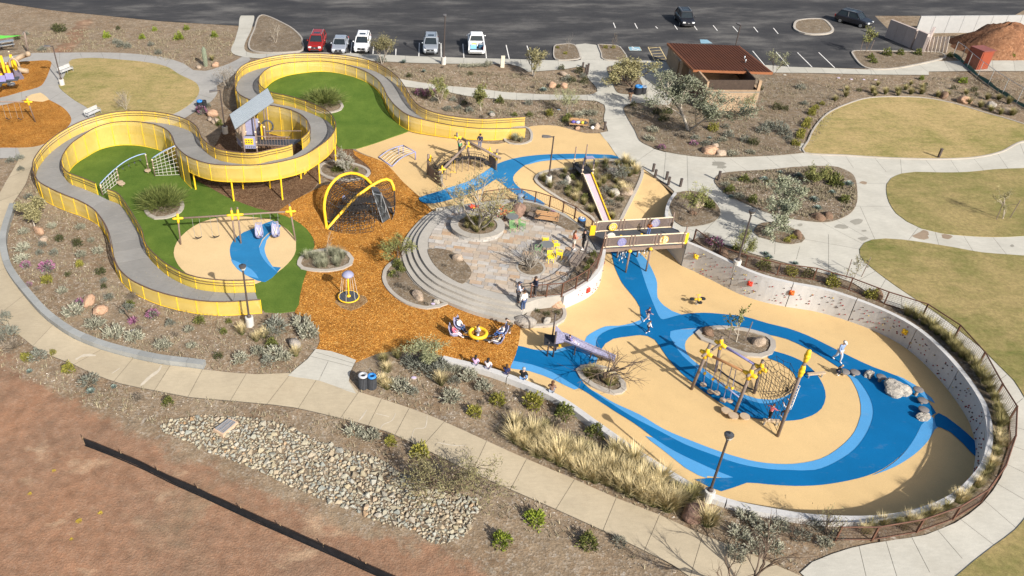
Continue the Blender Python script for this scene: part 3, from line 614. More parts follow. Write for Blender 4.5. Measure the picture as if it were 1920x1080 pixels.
# deep blue
river([(1140,455),(1147,478),(1152,500),(1157,512),(1167,532),(1180,548),(1192,563),(1200,577),(1201,590),(1207,598),(1232,615),(1260,605),(1239,598),(1227,575),(1217,550),(1209,528),(1200,500),(1190,480),(1175,462)],M_BLUE,D_)
river([(1241,600),(1280,590),(1320,587),(1360,590),(1395,594),(1440,607),(1477,616),(1515,630),(1560,652),(1600,672),(1640,690),(1680,705),(1710,726),(1735,748),(1755,775),(1745,781),(1727,798),(1710,830),(1685,858),(1655,880),(1625,893),(1590,902),(1540,910),(1490,912),(1440,909),(1400,906),(1375,915),(1352,922),(1330,914),(1303,900),(1330,897),(1375,896),(1345,884),(1305,866),(1268,848),(1232,826),(1190,795),(1150,770),(1112,744),(1072,720),(1035,698),(997,684),(945,672),(958,655),(967,648),(997,655),(1035,663),(1075,655),(1100,668),(1118,678),(1105,686),(1090,693),(1083,702),(1095,720),(1120,740),(1150,760),(1185,782),(1235,808),(1285,834),(1330,851),(1385,870),(1440,880),(1480,882),(1527,882),(1565,868),(1602,843),(1627,808),(1637,775),(1630,745),(1608,712),(1590,700),(1570,688),(1545,672),(1515,655),(1477,637),(1440,628),(1400,620),(1360,615),(1320,615),(1257,622),(1264,645),(1280,668),(1305,690),(1325,708),(1357,728),(1395,748),(1425,757),(1455,755),(1478,743),(1492,728),(1495,714),(1488,700),(1465,682),(1440,672),(1448,658),(1470,664),(1500,676),(1526,696),(1543,722),(1548,745),(1540,767),(1522,780),(1502,787),(1472,790),(1440,788),(1400,782),(1360,762),(1322,737),(1297,717),(1272,695),(1252,672),(1237,650),(1228,638),(1215,631),(1200,629),(1175,632),(1150,636),(1135,645),(1128,655),(1118,650),(1122,632),(1140,620),(1165,613),(1200,609),(1210,600)],M_BLUE,D_)
river([(1752,780),(1760,775),(1775,783),(1800,802),(1828,828),(1832,842),(1829,857),(1805,832),(1782,811),(1765,803),(1755,800)],M_BLUE,D_)
river([(785,372),(830,357),(880,340),(905,325),(925,312),(945,303),(972,296),(1000,292),(1030,290),(1085,289),(1147,291),(1158,294),(1161,298),(1147,298),(1085,297),(1030,298),(1005,302),(985,310),(970,322),(962,333),(966,345),(980,357),(1002,370),(1024,384),(1010,386),(985,376),(960,360),(942,345),(930,337),(905,353),(865,369),(815,382),(798,382)],M_BLUEP,D_)
river([(830,357),(880,340),(905,325),(925,314),(918,330),(890,348),(845,362)],M_LBLUE,L_)
river([(1100,297),(1030,298),(1005,302),(985,310),(995,308),(1015,303),(1050,300)],M_LBLUE,L_)
# ================================================================== retaining walls, plaza, steps, planters
def P3(l): return [Vector((*at_z(a,b,z),z)) for a,b,z in l]
def smooth3(P,step=.5):
    L = smooth([p.xy for p in P],False,step); A = [p.xy for p in P]; out = []
    for q in L:
        best = (1e9,0)
        for i in range(len(A)-1):
            d = A[i+1]-A[i]; t = max(0,min(1,(Vector(q)-A[i]).dot(d)/max(d.length_squared,1e-9))); e = (Vector(q)-A[i]-d*t).length
            if e < best[0]: best = (e,P[i].z*(1-t)+P[i+1].z*t)
        out.append(Vector((q[0],q[1],best[1])))
    return out
def arclen(L):
    s_ = [0.0]
    for a,b in zip(L,L[1:]): s_.append(s_[-1]+(b-a).length)
    return s_
def along(L,s_,d):
    for i in range(len(L)-1):
        if s_[i+1] >= d: t = (d-s_[i])/max(s_[i+1]-s_[i],1e-9); return L[i].lerp(L[i+1],max(0,min(1,t)))
    return L[-1].copy()
def wall_panels(L,thick,botf,seg,mat,parent,pname='wall_panel',cap=None,gap=.025,side=1,capname='cap_stone',caph=.0):
    S = arclen(L); n = max(1,round(S[-1]/seg)); outs = []
    for i in range(n):
        a,b = S[-1]*i/n+gap/2,S[-1]*(i+1)/n-gap/2; k = max(2,int((b-a)/.5)+1); I = [along(L,S,a+(b-a)*j/(k-1)) for j in range(k)]
        O = [Vector((*q,p.z)) for q,p in zip(offset_line([p.xy for p in I],-thick*side),I)]
        ib = [Vector((p.x,p.y,botf(p.x,p.y))) for p in I]; ob = [Vector((p.x,p.y,q.z)) for p,q in zip(O,ib)]
        m = MB()
        if side > 0: m.strip(O,I); m.strip(I,ib); m.strip(ob,O); m.add([I[0],O[0],ob[0],ib[0]],[(3,2,1,0)]); m.add([I[-1],O[-1],ob[-1],ib[-1]],[(0,1,2,3)])
        else: m.strip(I,O); m.strip(ib,I); m.strip(O,ob); m.add([I[0],O[0],ob[0],ib[0]],[(0,1,2,3)]); m.add([I[-1],O[-1],ob[-1],ib[-1]],[(3,2,1,0)])
        outs.append(m.build(pname,mat,parent))
    return outs
LE = smooth3(P3(WALL_E)); i0 = next(i for i,p in enumerate(LE) if p.z < -.3)
wE = thing('climbing_wall','long curved grey concrete climbing wall around the sunken playground','wall',LE[8])
L1 = LE[:i0+1]; low = lambda x,y: min(RF(x,y),G(x,y))-.35
wall_panels(L1,.3,low,4.2,M_WALLC,wE,side=-1,gap=.05)
wS = thing('seat_wall','low curved concrete seat wall where people sit along the sunken playground','wall',LE[-20])
wall_panels(LE[i0:],.42,low,2.4,M_WALLC,wS,'wall_block',side=-1)
LW = smooth3(P3([(954,700.5,-.58),(930,692,-.58),(895,682,-.57),(862,674,-.56),(832,666.5,-.55)])); wall_panels(LW,.42,lambda x,y: G(x,y)-.2,2.0,M_WALLC,wS,'wall_block',side=-1)
LN = smooth3(P3(WALL_N)); wN = thing('retaining_wall','short pale curb wall holding the planter beside the ramp to the bridge','wall',LN[2])
wall_panels(LN,.25,low,3,M_WALLC,wN,side=-1)
LP = smooth3(P3(WALL_P)); wP = thing('retaining_wall','curved pale climbing wall below the railing of the round plaza','wall',LP[4])
wall_panels(LP,.25,low,4.5,M_WALLC,wP,gap=.02)
# climbing holds on both walls
HC = [(.26,.035,.03),(.34,.09,.03),(.50,.34,.06),(.10,.07,.06),(.22,.045,.06),(.50,.40,.14)]
MH = [M('hold_%d' % i,c,.1,5,.6) for i,c in enumerate(HC)]
def holds(L,wall,n,side,ks,off=0.0):
    S = arclen(L); mbs = [MB() for _ in HC]
    for i in range(n):
        d = S[-1]*rnd.random(); p = along(L,S,d); q = along(L,S,min(S[-1],d+.2)); q2 = along(L,S,max(0,d-.2)); t = (q-q2).xy
        if t.length < 1e-4: continue
        t.normalize(); nn = Vector((-t.y,t.x,0))*side; p = p+nn*off; h = p.z-RF(p.x,p.y)
        if h < .6: continue
        z = p.z-.15-rnd.random()**.8*(h-.3); r = .036+.028*rnd.random(); k = ks[int(rnd.random()*len(ks)*.999)] if d < S[-1]*.62 else [0,3,3,4][rnd.randrange(4)]
        mbs[k].ell((p.x+nn.x*.02,p.y+nn.y*.02,z),(r,r,r*.8),None,5,4)
    for k,m in enumerate(mbs):
        if m.v: kind(m.build('climbing_hold',MH[k],wall),'stuff')
holds(L1,wE,320,-1,[0,0,3,2,3,4,0,5,3]); holds(LP,wP,34,-1,[0,1,3,0],.25)
def big_hold(L,px,py,z,c,wall,side=-1,off=0.0):
    x,y = at_z(px,py,z); best = min(range(1,len(L)-1),key=lambda i: (L[i].xy-Vector((x,y))).length); p = L[best]; t = (L[best+1]-L[best-1]).xy.normalized(); nn = Vector((-t.y,t.x,0))*side
    m = MB(); c0 = Vector((p.x,p.y,z))+nn*(.06+off); tt = Vector((t.x,t.y,0))
    for a in (45,135,225,315): m.ell(c0+tt*.13*math.cos(R_(a))+Vector((0,0,.13*math.sin(R_(a)))),(.11,.11,.12),None,7,5)
    m.ell(c0+nn*.05,(.13,.13,.14),None,7,5); m.build('climbing_hold',M('big_hold_%s' % c,{'y': (.70,.42,.02),'r': (.55,.04,.02),'o': (.65,.12,.02)}[c],.1,4,.5),wall,True,{'y': 'big yellow hold','r': 'big red hold','o': 'big orange hold'}[c])
for a in [(1292,495,-.7,'y'),(1397,536,-.8,'r'),(1487,555,-.6,'o'),(1697,622,-.55,'y')]: big_hold(L1,*a,wE)
big_hold(LP,1103,549,-.7,'r',wP,-1,.25)
# ------------------------------------------------------------------ plaza
STEP_PX = [(818,391),(793,407),(771,430),(758,450),(753,470),(757,492),(767,512),(783,532),(806,549),(835,563),(880,581),(920,592),(952,599),(978,602)]
O = smooth([Vector(at_z(a,b,-.58)) for a,b in STEP_PX],False,.5)
M_STEP = concrete_mat('step_concrete',(.36,.335,.295),(.28,.255,.215),.05)
steps = thing('plaza_steps','curved flight of grey concrete steps down from the round plaza to the mulch','steps',Vector((*O[len(O)//2],-.6)))
OFF = [0,.42,.84,1.26]; offs = [offset_line(O,d) for d in OFF+[1.7]]
for k in range(3):
    zt = -.585+.195*k; A,B = offs[k],offs[k+1]; nseg = 9
    for i in range(nseg):
        a,b = int(len(O)*i/nseg),min(len(O)-1,int(len(O)*(i+1)/nseg)); 
        A_ = [Vector((*p,zt)) for p in A[a:b+1]]; B_ = [Vector((*p,zt)) for p in B[a:b+1]]
        d1 = (A_[1]-A_[0]).normalized()*.006; A_[0] = A_[0]+d1; B_[0] = B_[0]+d1
        m = MB(); m.strip(A_,B_); m.strip([v-Vector((0,0,.6)) for v in A_],A_)
        m.add([A_[0],B_[0],B_[0]-Vector((0,0,.6)),A_[0]-Vector((0,0,.6))],[(0,1,2,3)]); m.add([A_[-1],B_[-1],B_[-1]-Vector((0,0,.6)),A_[-1]-Vector((0,0,.6))],[(3,2,1,0)])
        m.build('step',M_STEP,steps)
E3 = [Vector(at_z(a,b,0)) for a,b in [(1010,560),(1050,554)]]
plz = [tuple(p) for p in offs[3]]+[tuple(p) for p in E3]+[tuple(p.xy) for p in LP]+smooth([Vector(at_z(a,b,0)) for a,b,z in PLAZA_N],False,.6)
class Flat:
    def __init__(s,z): s.z = z
    def many(s,Q): return np.full(len(np.asarray(Q).reshape(-1,2)),s.z)
    def __call__(s,x,y): return s.z
F0 = Flat(0.0)
plaza = kind(sheet('plaza',plz,F0,0.0,M_STEP,step=2,skirt=1.3),'structure')
def zpoly(px,z=0.0,step=.4): return smooth([Vector(at_z(a,b,z)) for a,b in px],True,step)
BED_A = zpoly([(802,468),(817,466),(842,470),(861,482),(877,497),(884,510),(880,522),(867,532),(842,520),(822,505),(808,487)])
RING_C = Vector(at_z(895,430,.0)); ring_o = [(RING_C.x+2.12*math.cos(a),RING_C.y+2.0*math.sin(a)) for a in np.linspace(0,2*math.pi,49)[:-1]]
WELL_C = Vector(at_z(995,502,0)); well = [(WELL_C.x+1.02*math.cos(a),WELL_C.y+1.1*math.sin(a)) for a in np.linspace(0,2*math.pi,33)[:-1]]
STRIP = zpoly([(1000,549),(1035,543),(1060,530),(1072,512),(1092,490),(1106,473),(1124,474),(1122,494),(1104,516),(1078,534),(1052,549),(1010,556)])
NBED = zpoly([(955,380),(1000,382),(1050,402),(1090,428),(1066,432),(1040,420),(1000,408),(968,405),(950,392)])
def m_paver():
    m,nt,b = new_mat('paver_stone',.85,.2); co = coords(nt); oi = _n(nt,'ShaderNodeObjectInfo').outputs['Random']
    c = ramp(nt,oi,[(0,(.33,.29,.25)),(.2,(.43,.34,.25)),(.38,(.37,.34,.31)),(.55,(.46,.40,.33)),(.7,(.40,.27,.17)),(.85,(.34,.33,.32)),(1,(.47,.43,.38))])
    c = mixc(nt,1,c,ramp(nt,noise(nt,co,2.5,6,.65),[(.3,(.84,)*3),(.7,(1.1,)*3)]),'MULTIPLY'); nt.links.new(c,b.inputs['Base Color']); bump(nt,b,noise(nt,co,9,5),.3,.02); return m
M_PAVER = m_paver(); M_MORTAR = M('paving_mortar',(.22,.20,.17),.1,2,.95)
pv = offset_line(O,2.05); pin = [tuple(p) for p in pv]+[at_z(1000,550,0),at_z(1062,520,0),at_z(1095,488,0),at_z(1108,470,0),at_z(1100,440,0),at_z(1060,412,0),at_z(1010,392,0),at_z(950,383,0),at_z(880,391,0)]
pin = dens(pin,.6); HO = [BED_A,ring_o,well,NBED,STRIP]
sheet('mortar_bed',pin,F0,.006,M_MORTAR,step=2,parent=plaza)
ang = R_(-14); ca,sa = math.cos(ang),math.sin(ang); pc = np.array(pin).mean(0); cand = []
y = -9.0; rr = random.Random(5)
while y < 9.5:
    hh = rr.choice([.38,.46,.54]); x = -11+rr.random()*.5
    while x < 11:
        ww = rr.choice([.45,.6,.75,.9])
        R4 = [(x+.012,y+.012),(x+ww-.012,y+.012),(x+ww-.012,y+hh-.012),(x+.012,y+hh-.012)]; R4 = [(pc[0]+a*ca-b*sa,pc[1]+a*sa+b*ca) for a,b in R4]
        i4 = pip(pin,R4); o4 = np.zeros(4,bool)
        for h in HO: o4 |= pip(h,R4)
        if i4.all() and not o4.any(): cand.append((0,R4))
        elif i4.any() and not o4.all():
            Q = list(pin)
            for j in range(4):
                a,b = R4[j],R4[(j+1) % 4]; Q = cut(Q,a,(-(b[1]-a[1]),b[0]-a[0]))
                if len(Q) < 3: break
            if len(Q) >= 3 and abs(area(Q)) > .03 and not (o4.any() and not i4.all()): cand.append((1,Q if not o4.any() else R4))
        x += ww
    y += hh
cand.sort(key=lambda c: (c[0],min(p[1] for p in c[1]))); extra = MB()
for n_,(k,Q) in enumerate(cand):
    h = .022+.006*rr.random(); m = extra if n_ >= 300 else MB()
    if k == 0: m.prism([(p[0],p[1]) for p in Q],.007,h)
    else:
        n = len(Q); m.add([(p[0],p[1],h) for p in Q],[tuple(range(n))])
    if m is not extra: m.build('paver',M_PAVER,plaza)
if extra.v: kind(extra.build('paver',M_PAVER,plaza),'stuff')
def zbed(P,z=.04,mat=None,nm='planting_bed'): return kind(sheet(nm,P,F0,z,mat or M_BED,step=.8,skirt=.05),'structure')
zbed(BED_A); zbed(well); zbed(STRIP); zbed(NBED)
kind(kerb('planter_kerb',well,F0,.16,.05,M_STEP,base=.03),'structure')
# round raised planter of stone blocks with a seat cap
M_BLOCK = concrete_mat('planter_block',(.40,.385,.36),(.30,.28,.25),.12)
rp = thing('round_planter','round raised stone planter with a wide seat cap on the plaza','planter',(RING_C.x,RING_C.y,0))
def ringpt(r,a,z): return Vector((RING_C.x+r*1.06*math.cos(a),RING_C.y+r*math.sin(a),z))
for row in range(2):
    nb = 26
    for i in range(nb):
        a0,a1 = 2*math.pi*(i+.5*row+.03)/nb,2*math.pi*(i+.5*row+.97)/nb; r0 = 1.98+.02*rr.random(); z0,z1 = (.0,.195) if row == 0 else (.203,.385)
        m = MB(); q = [ringpt(r0,a0,z0),ringpt(r0,a1,z0),ringpt(1.7,a1,z0),ringpt(1.7,a0,z0)]; q2 = [v+Vector((0,0,z1-z0)) for v in q]
        m.add(q+q2,[(3,2,1,0),(4,5,6,7),(0,1,5,4),(1,2,6,5),(2,3,7,6),(3,0,4,7)]); m.build('block',M_BLOCK,rp)
for i in range(16):
    a0,a1 = 2*math.pi*(i+.012)/16,2*math.pi*(i+.988)/16; m = MB(); k = 4; A_ = [ringpt(2.05,a0+(a1-a0)*j/k,.47) for j in range(k+1)]; B_ = [ringpt(1.48,a0+(a1-a0)*j/k,.47) for j in range(k+1)]
    dn = Vector((0,0,.082)); m.strip(A_,B_); m.strip([v-dn for v in A_],A_); m.strip(B_,[v-dn for v in B_]); m.add([A_[0],B_[0],B_[0]-dn,A_[0]-dn],[(0,1,2,3)]); m.add([A_[-1],B_[-1],B_[-1]-dn,A_[-1]-dn],[(3,2,1,0)]); m.build('cap_stone',M_STEP,rp)
m = MB(); m.lathe([(1.6,.0),(1.5,.40)],(RING_C.x,RING_C.y,0),32,1.06,1.0); m.build('soil',M_BED,rp)
# ------------------------------------------------------------------ planting beds with kerbs
def kbed(px,f,kw=.3,kh=.14,off=.07,mat=None,nm='planting_bed',kmat=None):
    P = wpoly(px,f,True,.45); kind(sheet(nm,P,f,off,mat or M_BED,step=.9),'structure')
    if kw: kind(kerb('planter_kerb',P,f,kw,kh,kmat or M_KERB),'structure')
    return P
PB = {}
PB['grassbed'] = kbed([(561,498),(565,485),(580,476),(600,471),(633,471),(652,477),(660,487),(657,497),(643,504),(615,509),(588,508),(567,504)],G,.32)
PB['crescent'] = kbed([(753,487),(732,497),(722,510),(720,522),(724,536),(736,551),(753,564),(772,573),(800,579),(822,576),(836,571),(808,553),(783,535),(766,513)],G,.3)
PB['tree_mulch'] = kbed([(599,316),(612,305),(640,303),(665,309),(685,317),(692,326),(680,335),(655,339),(625,336),(605,329)],G,.3)
PB['turf_s'] = kbed([(274,395),(280,382),(293,374),(310,372),(330,373),(341,382),(341,393),(331,403),(310,410),(292,411),(280,405)],G,.35,.16)
PB['turf_n'] = kbed([(570,192),(590,184),(612,182),(628,184),(637,192),(642,201),(638,207),(622,212),(600,212),(580,205)],G,.28)
PB['bowl_w'] = kbed([(1084,696),(1092,691),(1110,688),(1135,693),(1157,708),(1168,721),(1169,730),(1162,736),(1150,738),(1135,734),(1110,723),(1092,710)],RF,.36,.15)
PB['bowl_e'] = kbed([(1308,627),(1317,620),(1350,616),(1395,620),(1438,632),(1448,641),(1449,652),(1443,663),(1425,669),(1400,667),(1370,657),(1340,646),(1317,637)],RF,.36,.15)
PB['east_n'] = kbed([(1339,340),(1352,327),(1385,323),(1440,320),(1490,315),(1545,313),(1570,315),(1595,326),(1604,340),(1607,372),(1603,390),(1591,404),(1570,414),(1545,419),(1490,413),(1440,401),(1410,389),(1370,371),(1350,356)],G,.0,off=.12,mat=M_BED)
PB['east_s'] = kbed([(1412,437),(1420,424),(1440,418),(1465,422),(1490,432),(1505,442),(1509,450),(1502,457),(1485,460),(1460,457),(1440,451),(1422,446)],G,.0,off=.12)
PB['ramp_e'] = kbed([(1256,390),(1259,377),(1269,363),(1284,360),(1310,362),(1330,372),(1345,387),(1350,400),(1345,412),(1330,421),(1305,426),(1280,427),(1266,418)],G,.0,off=.12)
PB['north_mid'] = kbed([(1138,128),(1160,124),(1188,127),(1200,150),(1208,175),(1190,178),(1160,176),(1150,160)],G,.0,off=.12)
PB['big_ne'] = kbed([(1169,204),(1185,195),(1220,196),(1262,197),(1262,150),(1400,140),(1500,150),(1560,170),(1570,185),(1530,215),(1507,255),(1498,283),(1507,288),(1440,294),(1335,297),(1287,293),(1247,286),(1225,279),(1200,266),(1190,246),(1176,222)],G,.0,off=.12)
PB['isl_a'] = kbed([(1039,89),(1043,86),(1076,85.5),(1088,110),(1082,112.5),(1042,112.5)],G,.15,off=.14,kh=.17)
PB['isl_b'] = kbed([(1121,85.5),(1124,85),(1156,87),(1163,91),(1174,113),(1133,113),(1127,101)],G,.15,off=.14,kh=.17)
PB['isl_c'] = kbed([(1489,54),(1497,40),(1540,38),(1558,52),(1560,60),(1548,65),(1520,66),(1500,62)],G,.3,off=.15,kh=.2)
PB['lot_e'] = kbed([(1597,101),(1604,97),(1712,98.5),(1760,100),(1770,110),(1676,130),(1622,128)],G,.2,off=.14,kh=.18)
PB['isl_w'] = kbed([(472,96),(478,54),(492,30),(540,50),(562,68),(567,80),(560,98)],G,.2,off=.14,kh=.18)
# strip between the climbing wall and the fence path
st_in = [p for p in LE if p.x > LE[0].x]; HL = offset_line([p.xy for p in L1],.3)
st_out = [(1302,450),(1360,463),(1405,477),(1440,488),(1527,511),(1600,535),(1660,574),(1731,598),(1791,638),(1834,688),(1866,747),(1890,800),(1890,846),(1872,897),(1837,944),(1787,980),(1734,1003),(1650,1018)]
so_l = wline(st_out,G,True,.7)
kind(sheet('planting_bed',[tuple(p) for p in HL]+so_l[::-1],G,.07,M_BED,step=1.2),'structure')
# hillside planter under the long slide
PB['hill'] = kbed([(1004,338),(1014,326),(1045,319),(1076,318),(1110,306),(1160,301),(1180,304),(1203,320),(1200,340),(1186,370),(1172,397),(1158,420),(1125,424),(1108,408),(1072,388),(1040,368),(1015,351)],RF,.28,.14)
PB['foot'] = kbed([(1004,570),(1030,566),(1050,574),(1058,583),(1059,591),(1055,600),(1041,609),(1010,612),(982,612),(978,606),(990,592)],G,.25,off=.1)
PB['yucca_e'] = kbed([(946,262),(958,243),(985,240),(996,250),(994,266),(975,272),(955,270)],G,.25)
# ------------------------------------------------------------------ block edging wall on the west walk
EW = wline([(20,389),(6,430),(1,460),(9,502),(26,531),(47,557),(75,589),(105,614),(140,636),(190,656),(240,670),(300,683),(350,689),(382,693)],G,True,.5)
M_SEATB = concrete_mat('grey_block',(.27,.275,.265),(.20,.205,.2),.1)
ew = thing('block_edging','long curved grey block wall edging the planting along the west walk','wall',Wg(75,589,G))
EWL = [Vector((x,y,G(x,y)+.42)) for x,y in EW]; wall_panels(EWL,.5,lambda x,y: G(x,y)-.2,1.15,M_SEATB,ew,'block',gap=.02,side=-1)
# ================================================================== yellow serpentine walkway
RA = [(476,525,-.75),(425,526,-.75),(375,521,-.72),(345,512,-.7),(312,495,-.66),(285,472,-.6),(272,455,-.55),(266,432,-.48),(252,407,-.38),(235,380,-.27),(220,362,-.18),(200,354,-.1),(179,344,-.02),(150,332,.1),(130,325,.18),(120,317,.23),(115,307,.3),(117,292,.38),(132,271,.52),(155,254,.66),(180,239,.8),(212,230,.93),(250,228,1.05),(287,233,1.18),(307,240,1.25),(320,251,1.33),(328,271,1.42),(350,292,1.55),(387,306,1.68),(425,310,1.78),(489,309,1.9),(533,302,1.97),(570,291,2.0),(600,273,2.0),(619,257,2.0),(629,240,2.0),(628,227,1.98),(616,209,1.93),(592,197,1.88),(570,188.5,1.84),(541,180,1.8),(512,174,1.74),(495,166,1.66),(487,159,1.6),(485,149,1.54),(490,139,1.48),(505,127,1.4),(530,119.5,1.32),(567,116,1.25),(605,115,1.18),(642,120,1.1),(680,131.5,1.0),(705,146.5,.9),(717.5,161.5,.82),(726,179,.74),(742,199,.62),(767,216.5,.48),(805,227,.34),(855,236.5,.2),(905,241.5,.1),(955,241,.03),(986,240,0)]
RB = [(488,562,-.75),(425,566,-.75),(375,564,-.72),(325,555,-.7),(287,544,-.68),(255,530,-.65),(240,521,-.63),(220,500,-.58),(210,477,-.52),(206,452,-.46),(200,430,-.4),(190,410,-.32),(175,392,-.24),(150,377,-.12),(120,365,0),(92,352,.1),(72,340,.18),(63,325,.25),(61,307,.34),(67,292,.42),(87,268,.55),(120,244,.7),(162,224,.85),(212,211,.98),(262,208,1.1),(312,213,1.2),(350,224,1.3),(370,239,1.37),(377,256,1.45),(390,269,1.55),(412,280,1.66),(450,286,1.8),(480,286.5,1.88),(504,281,1.93),(533,275,1.98),(548,270,2.0),(566,259,2.0),(577,249,2.0),(580,239,2.0),(576,226,1.97),(563,214,1.92),(545,206,1.87),(526,201,1.82),(504,197,1.78),(480,191,1.72),(465,185.5,1.67),(449,177,1.61),(441.5,166,1.56),(440,152,1.52),(442,139,1.48),(450,127,1.44),(462,119,1.4),(480,113,1.35),(505,107,1.3),(542,101.5,1.24),(580,100,1.18),(617,101.5,1.12),(655,105,1.04),(692,113,.96),(722,126.5,.88),(745,144,.8),(760,164,.72),(770,181.5,.63),(787,199,.52),(817,211.5,.38),(855,219,.24),(905,223,.12),(955,221,.03),(985,219,0)]
RH = 1.07
def rail_line(L):
    P = [Vector((*at_z(a,b,z+RH),z)) for a,b,z in L]; return smooth3(P,.3)
A3,B3 = rail_line(RA),rail_line(RB)
SA,SB = arclen(A3),arclen(B3)
def perf_mat():
    m,nt,b = new_mat('yellow_perforated_mesh',.5,.4); co = coords(nt)
    c = ramp(nt,noise(nt,co,.7,5),[(.3,(.70,.485,.085)),(.7,(.80,.585,.13))]); nt.links.new(c,b.inputs['Base Color'])
    tr = _n(nt,'ShaderNodeBsdfTransparent'); mx = _n(nt,'ShaderNodeMixShader'); mx.inputs[0].default_value = .40
    nt.links.new(b.outputs[0],mx.inputs[1]); nt.links.new(tr.outputs[0],mx.inputs[2]); nt.links.new(mx.outputs[0],nt.nodes['Material Output'].inputs[0]); return m
M_PERF = perf_mat(); M_YEL = M('yellow_steel',(.78,.50,.02),.08,2,.42,.45); M_BRN = M('brown_steel',(.10,.06,.042),.12,3,.55,.4)
M_DECK = concrete_mat('deck_concrete',(.235,.228,.215),(.18,.175,.165),.07)
M_SKIRT = concrete_mat('skirt_concrete',(.42,.37,.28),(.34,.29,.2),.05)
walk = thing('elevated_walkway','long winding yellow mesh sided concrete walkway snaking around the tower and turf','walkway',A3[len(A3)//2])
def nearest_par(L,S,p):
    q = np.array([(v.x,v.y) for v in L]); i = int(((q-np.array([p.x,p.y]))**2).sum(1).argmin()); return i
N = int(SA[-1]/1.5); pa = [along(A3,SA,SA[-1]*i/N) for i in range(N+1)]
# pair the two edges by marching along both, so that the ribs never cross
pb = []; j = 0.0
for i,p in enumerate(pa):
    best = None; lo_ = j; hi_ = min(SB[-1],j+6.0); k = 40
    for q in range(k+1):
        d = lo_+(hi_-lo_)*q/k; v = along(B3,SB,d); e = (v.xy-p.xy).length
        if best is None or e < best[0]: best = (e,d)
    j = best[1] if 0 < i < N else (0 if i == 0 else SB[-1]); pb.append(j)
for i in range(N):
    a0,a1 = SA[-1]*i/N+.012,SA[-1]*(i+1)/N-.012; b0,b1 = pb[i]+.012,pb[i+1]-.012; k = 4
    A_ = []; B_ = []
    for q in range(k+1):
        u = along(A3,SA,a0+(a1-a0)*q/k); v = along(B3,SB,b0+(b1-b0)*q/k); z = (u.z+v.z)/2; e = (v-u).xy.normalized()*.05; A_.append(Vector((u.x+e.x,u.y+e.y,z))); B_.append(Vector((v.x-e.x,v.y-e.y,z)))
    m = MB(); dn = Vector((0,0,.2)); m.strip(B_,A_); m.strip(A_,[v-dn for v in A_]); m.strip([v-dn for v in B_],B_); m.strip([v-dn for v in A_],[v-dn for v in B_])
    m.add([A_[0],B_[0],B_[0]-dn,A_[0]-dn],[(3,2,1,0)]); m.add([A_[-1],B_[-1],B_[-1]-dn,A_[-1]-dn],[(0,1,2,3)])
    m.build('deck_slab',M_DECK,walk)
SIDES = []
def side(L,S,d0,d1,low_at,sgn,name='side_panel'):
    n = max(1,round((d1-d0)/1.5)); solid = MB()
    for i in range(n):
        a,b = d0+(d1-d0)*i/n,d0+(d1-d0)*(i+1)/n; k = 4; T = [along(L,S,a+(b-a)*q/k) for q in range(k+1)]
        top = [v+Vector((0,0,RH)) for v in T]; bot = [Vector((v.x,v.y,low_at(v,a))) for v in T]
        m = MB(); m.strip(bot,top); m.build(name,M_PERF,walk)
        p = MB(); p.bar(bot[0]-Vector((0,0,.02)),top[0],.05,.05); p.tube([v+Vector((0,0,.02)) for v in bot],.028,4); p.build('panel_post',M_YEL,walk)
        for q in range(k):                                  # the concrete curb and skirt behind the mesh where the walk stands on a wall
            if T[q].z-bot[q].z > .9 and bot[q].z < G(T[q].x,T[q].y)+.15 and sgn:
                pass
    R = [along(L,S,d0+(d1-d0)*i/(n*3))+Vector((0,0,RH+.02)) for i in range(n*3+1)]
    m = MB(); m.tube(R,.045,6); m.build('top_rail',M_BRN,walk)
    xy = offset_line([p.xy for p in R],.1*sgn)
    for h in (.2,.42):
        m = MB(); m.tube([Vector((*q,p.z-h)) for q,p in zip(xy,R)],.024,5); m.build('handrail',M_BRN,walk)
def near_d(L,S,x,y,z):
    w_ = Vector(at_z(x,y,z+RH)); return S[min(range(len(L)),key=lambda i: (L[i].xy-w_).length)]
gA0,gA1 = near_d(A3,SA,200,354,-.1),near_d(A3,SA,179,344,-.02)
tA0,tA1 = near_d(A3,SA,350,292,1.55),near_d(A3,SA,495,166,1.66)
gnd = lambda v: G(v.x,v.y)+.05
side(A3,SA,0,gA0,lambda v,d: min(gnd(v),v.z-.12),1)
side(A3,SA,gA1,tA0,lambda v,d: min(gnd(v),v.z-.12),1)
side(A3,SA,tA0,tA1,lambda v,d: max(min(v.z-.15,gnd(v)),v.z-.5),1)
side(A3,SA,tA1,SA[-1],lambda v,d: min(max(gnd(v),v.z-.8),v.z-.12),1)
gB0,gB1 = near_d(B3,SB,548,270,2.0),near_d(B3,SB,566,259,2.0); uB = near_d(B3,SB,377,256,1.45)
side(B3,SB,0,uB,lambda v,d: min(gnd(v),v.z-.12),-1)
side(B3,SB,uB,gB0,lambda v,d: v.z-.2,-1)
side(B3,SB,gB1,SB[-1],lambda v,d: min(gnd(v),v.z-.12),-1)
# concrete wall that carries the west loop, seen through the mesh
for L,S,d0,d1,sg in ((A3,SA,gA1+2,tA0-1.5,1),(B3,SB,6,uB-2,-1),(A3,SA,SA[-1]*.05,gA0-1,1)):
    n = int((d1-d0)/3)
    for i in range(n):
        T = [along(L,S,d0+(d1-d0)*(i+q/6)/n) for q in range(7)]; xy = offset_line([p.xy for p in T],.22*sg)
        up_ = [Vector((*q,p.z-.03)) for q,p in zip(xy,T)]; dn_ = [Vector((v.x,v.y,G(v.x,v.y)-.1)) for v in up_]
        if sg > 0: m = MB(); m.strip(dn_,up_)
        else: m = MB(); m.strip(up_,dn_)
        m.build('support_wall',M_SKIRT,walk)
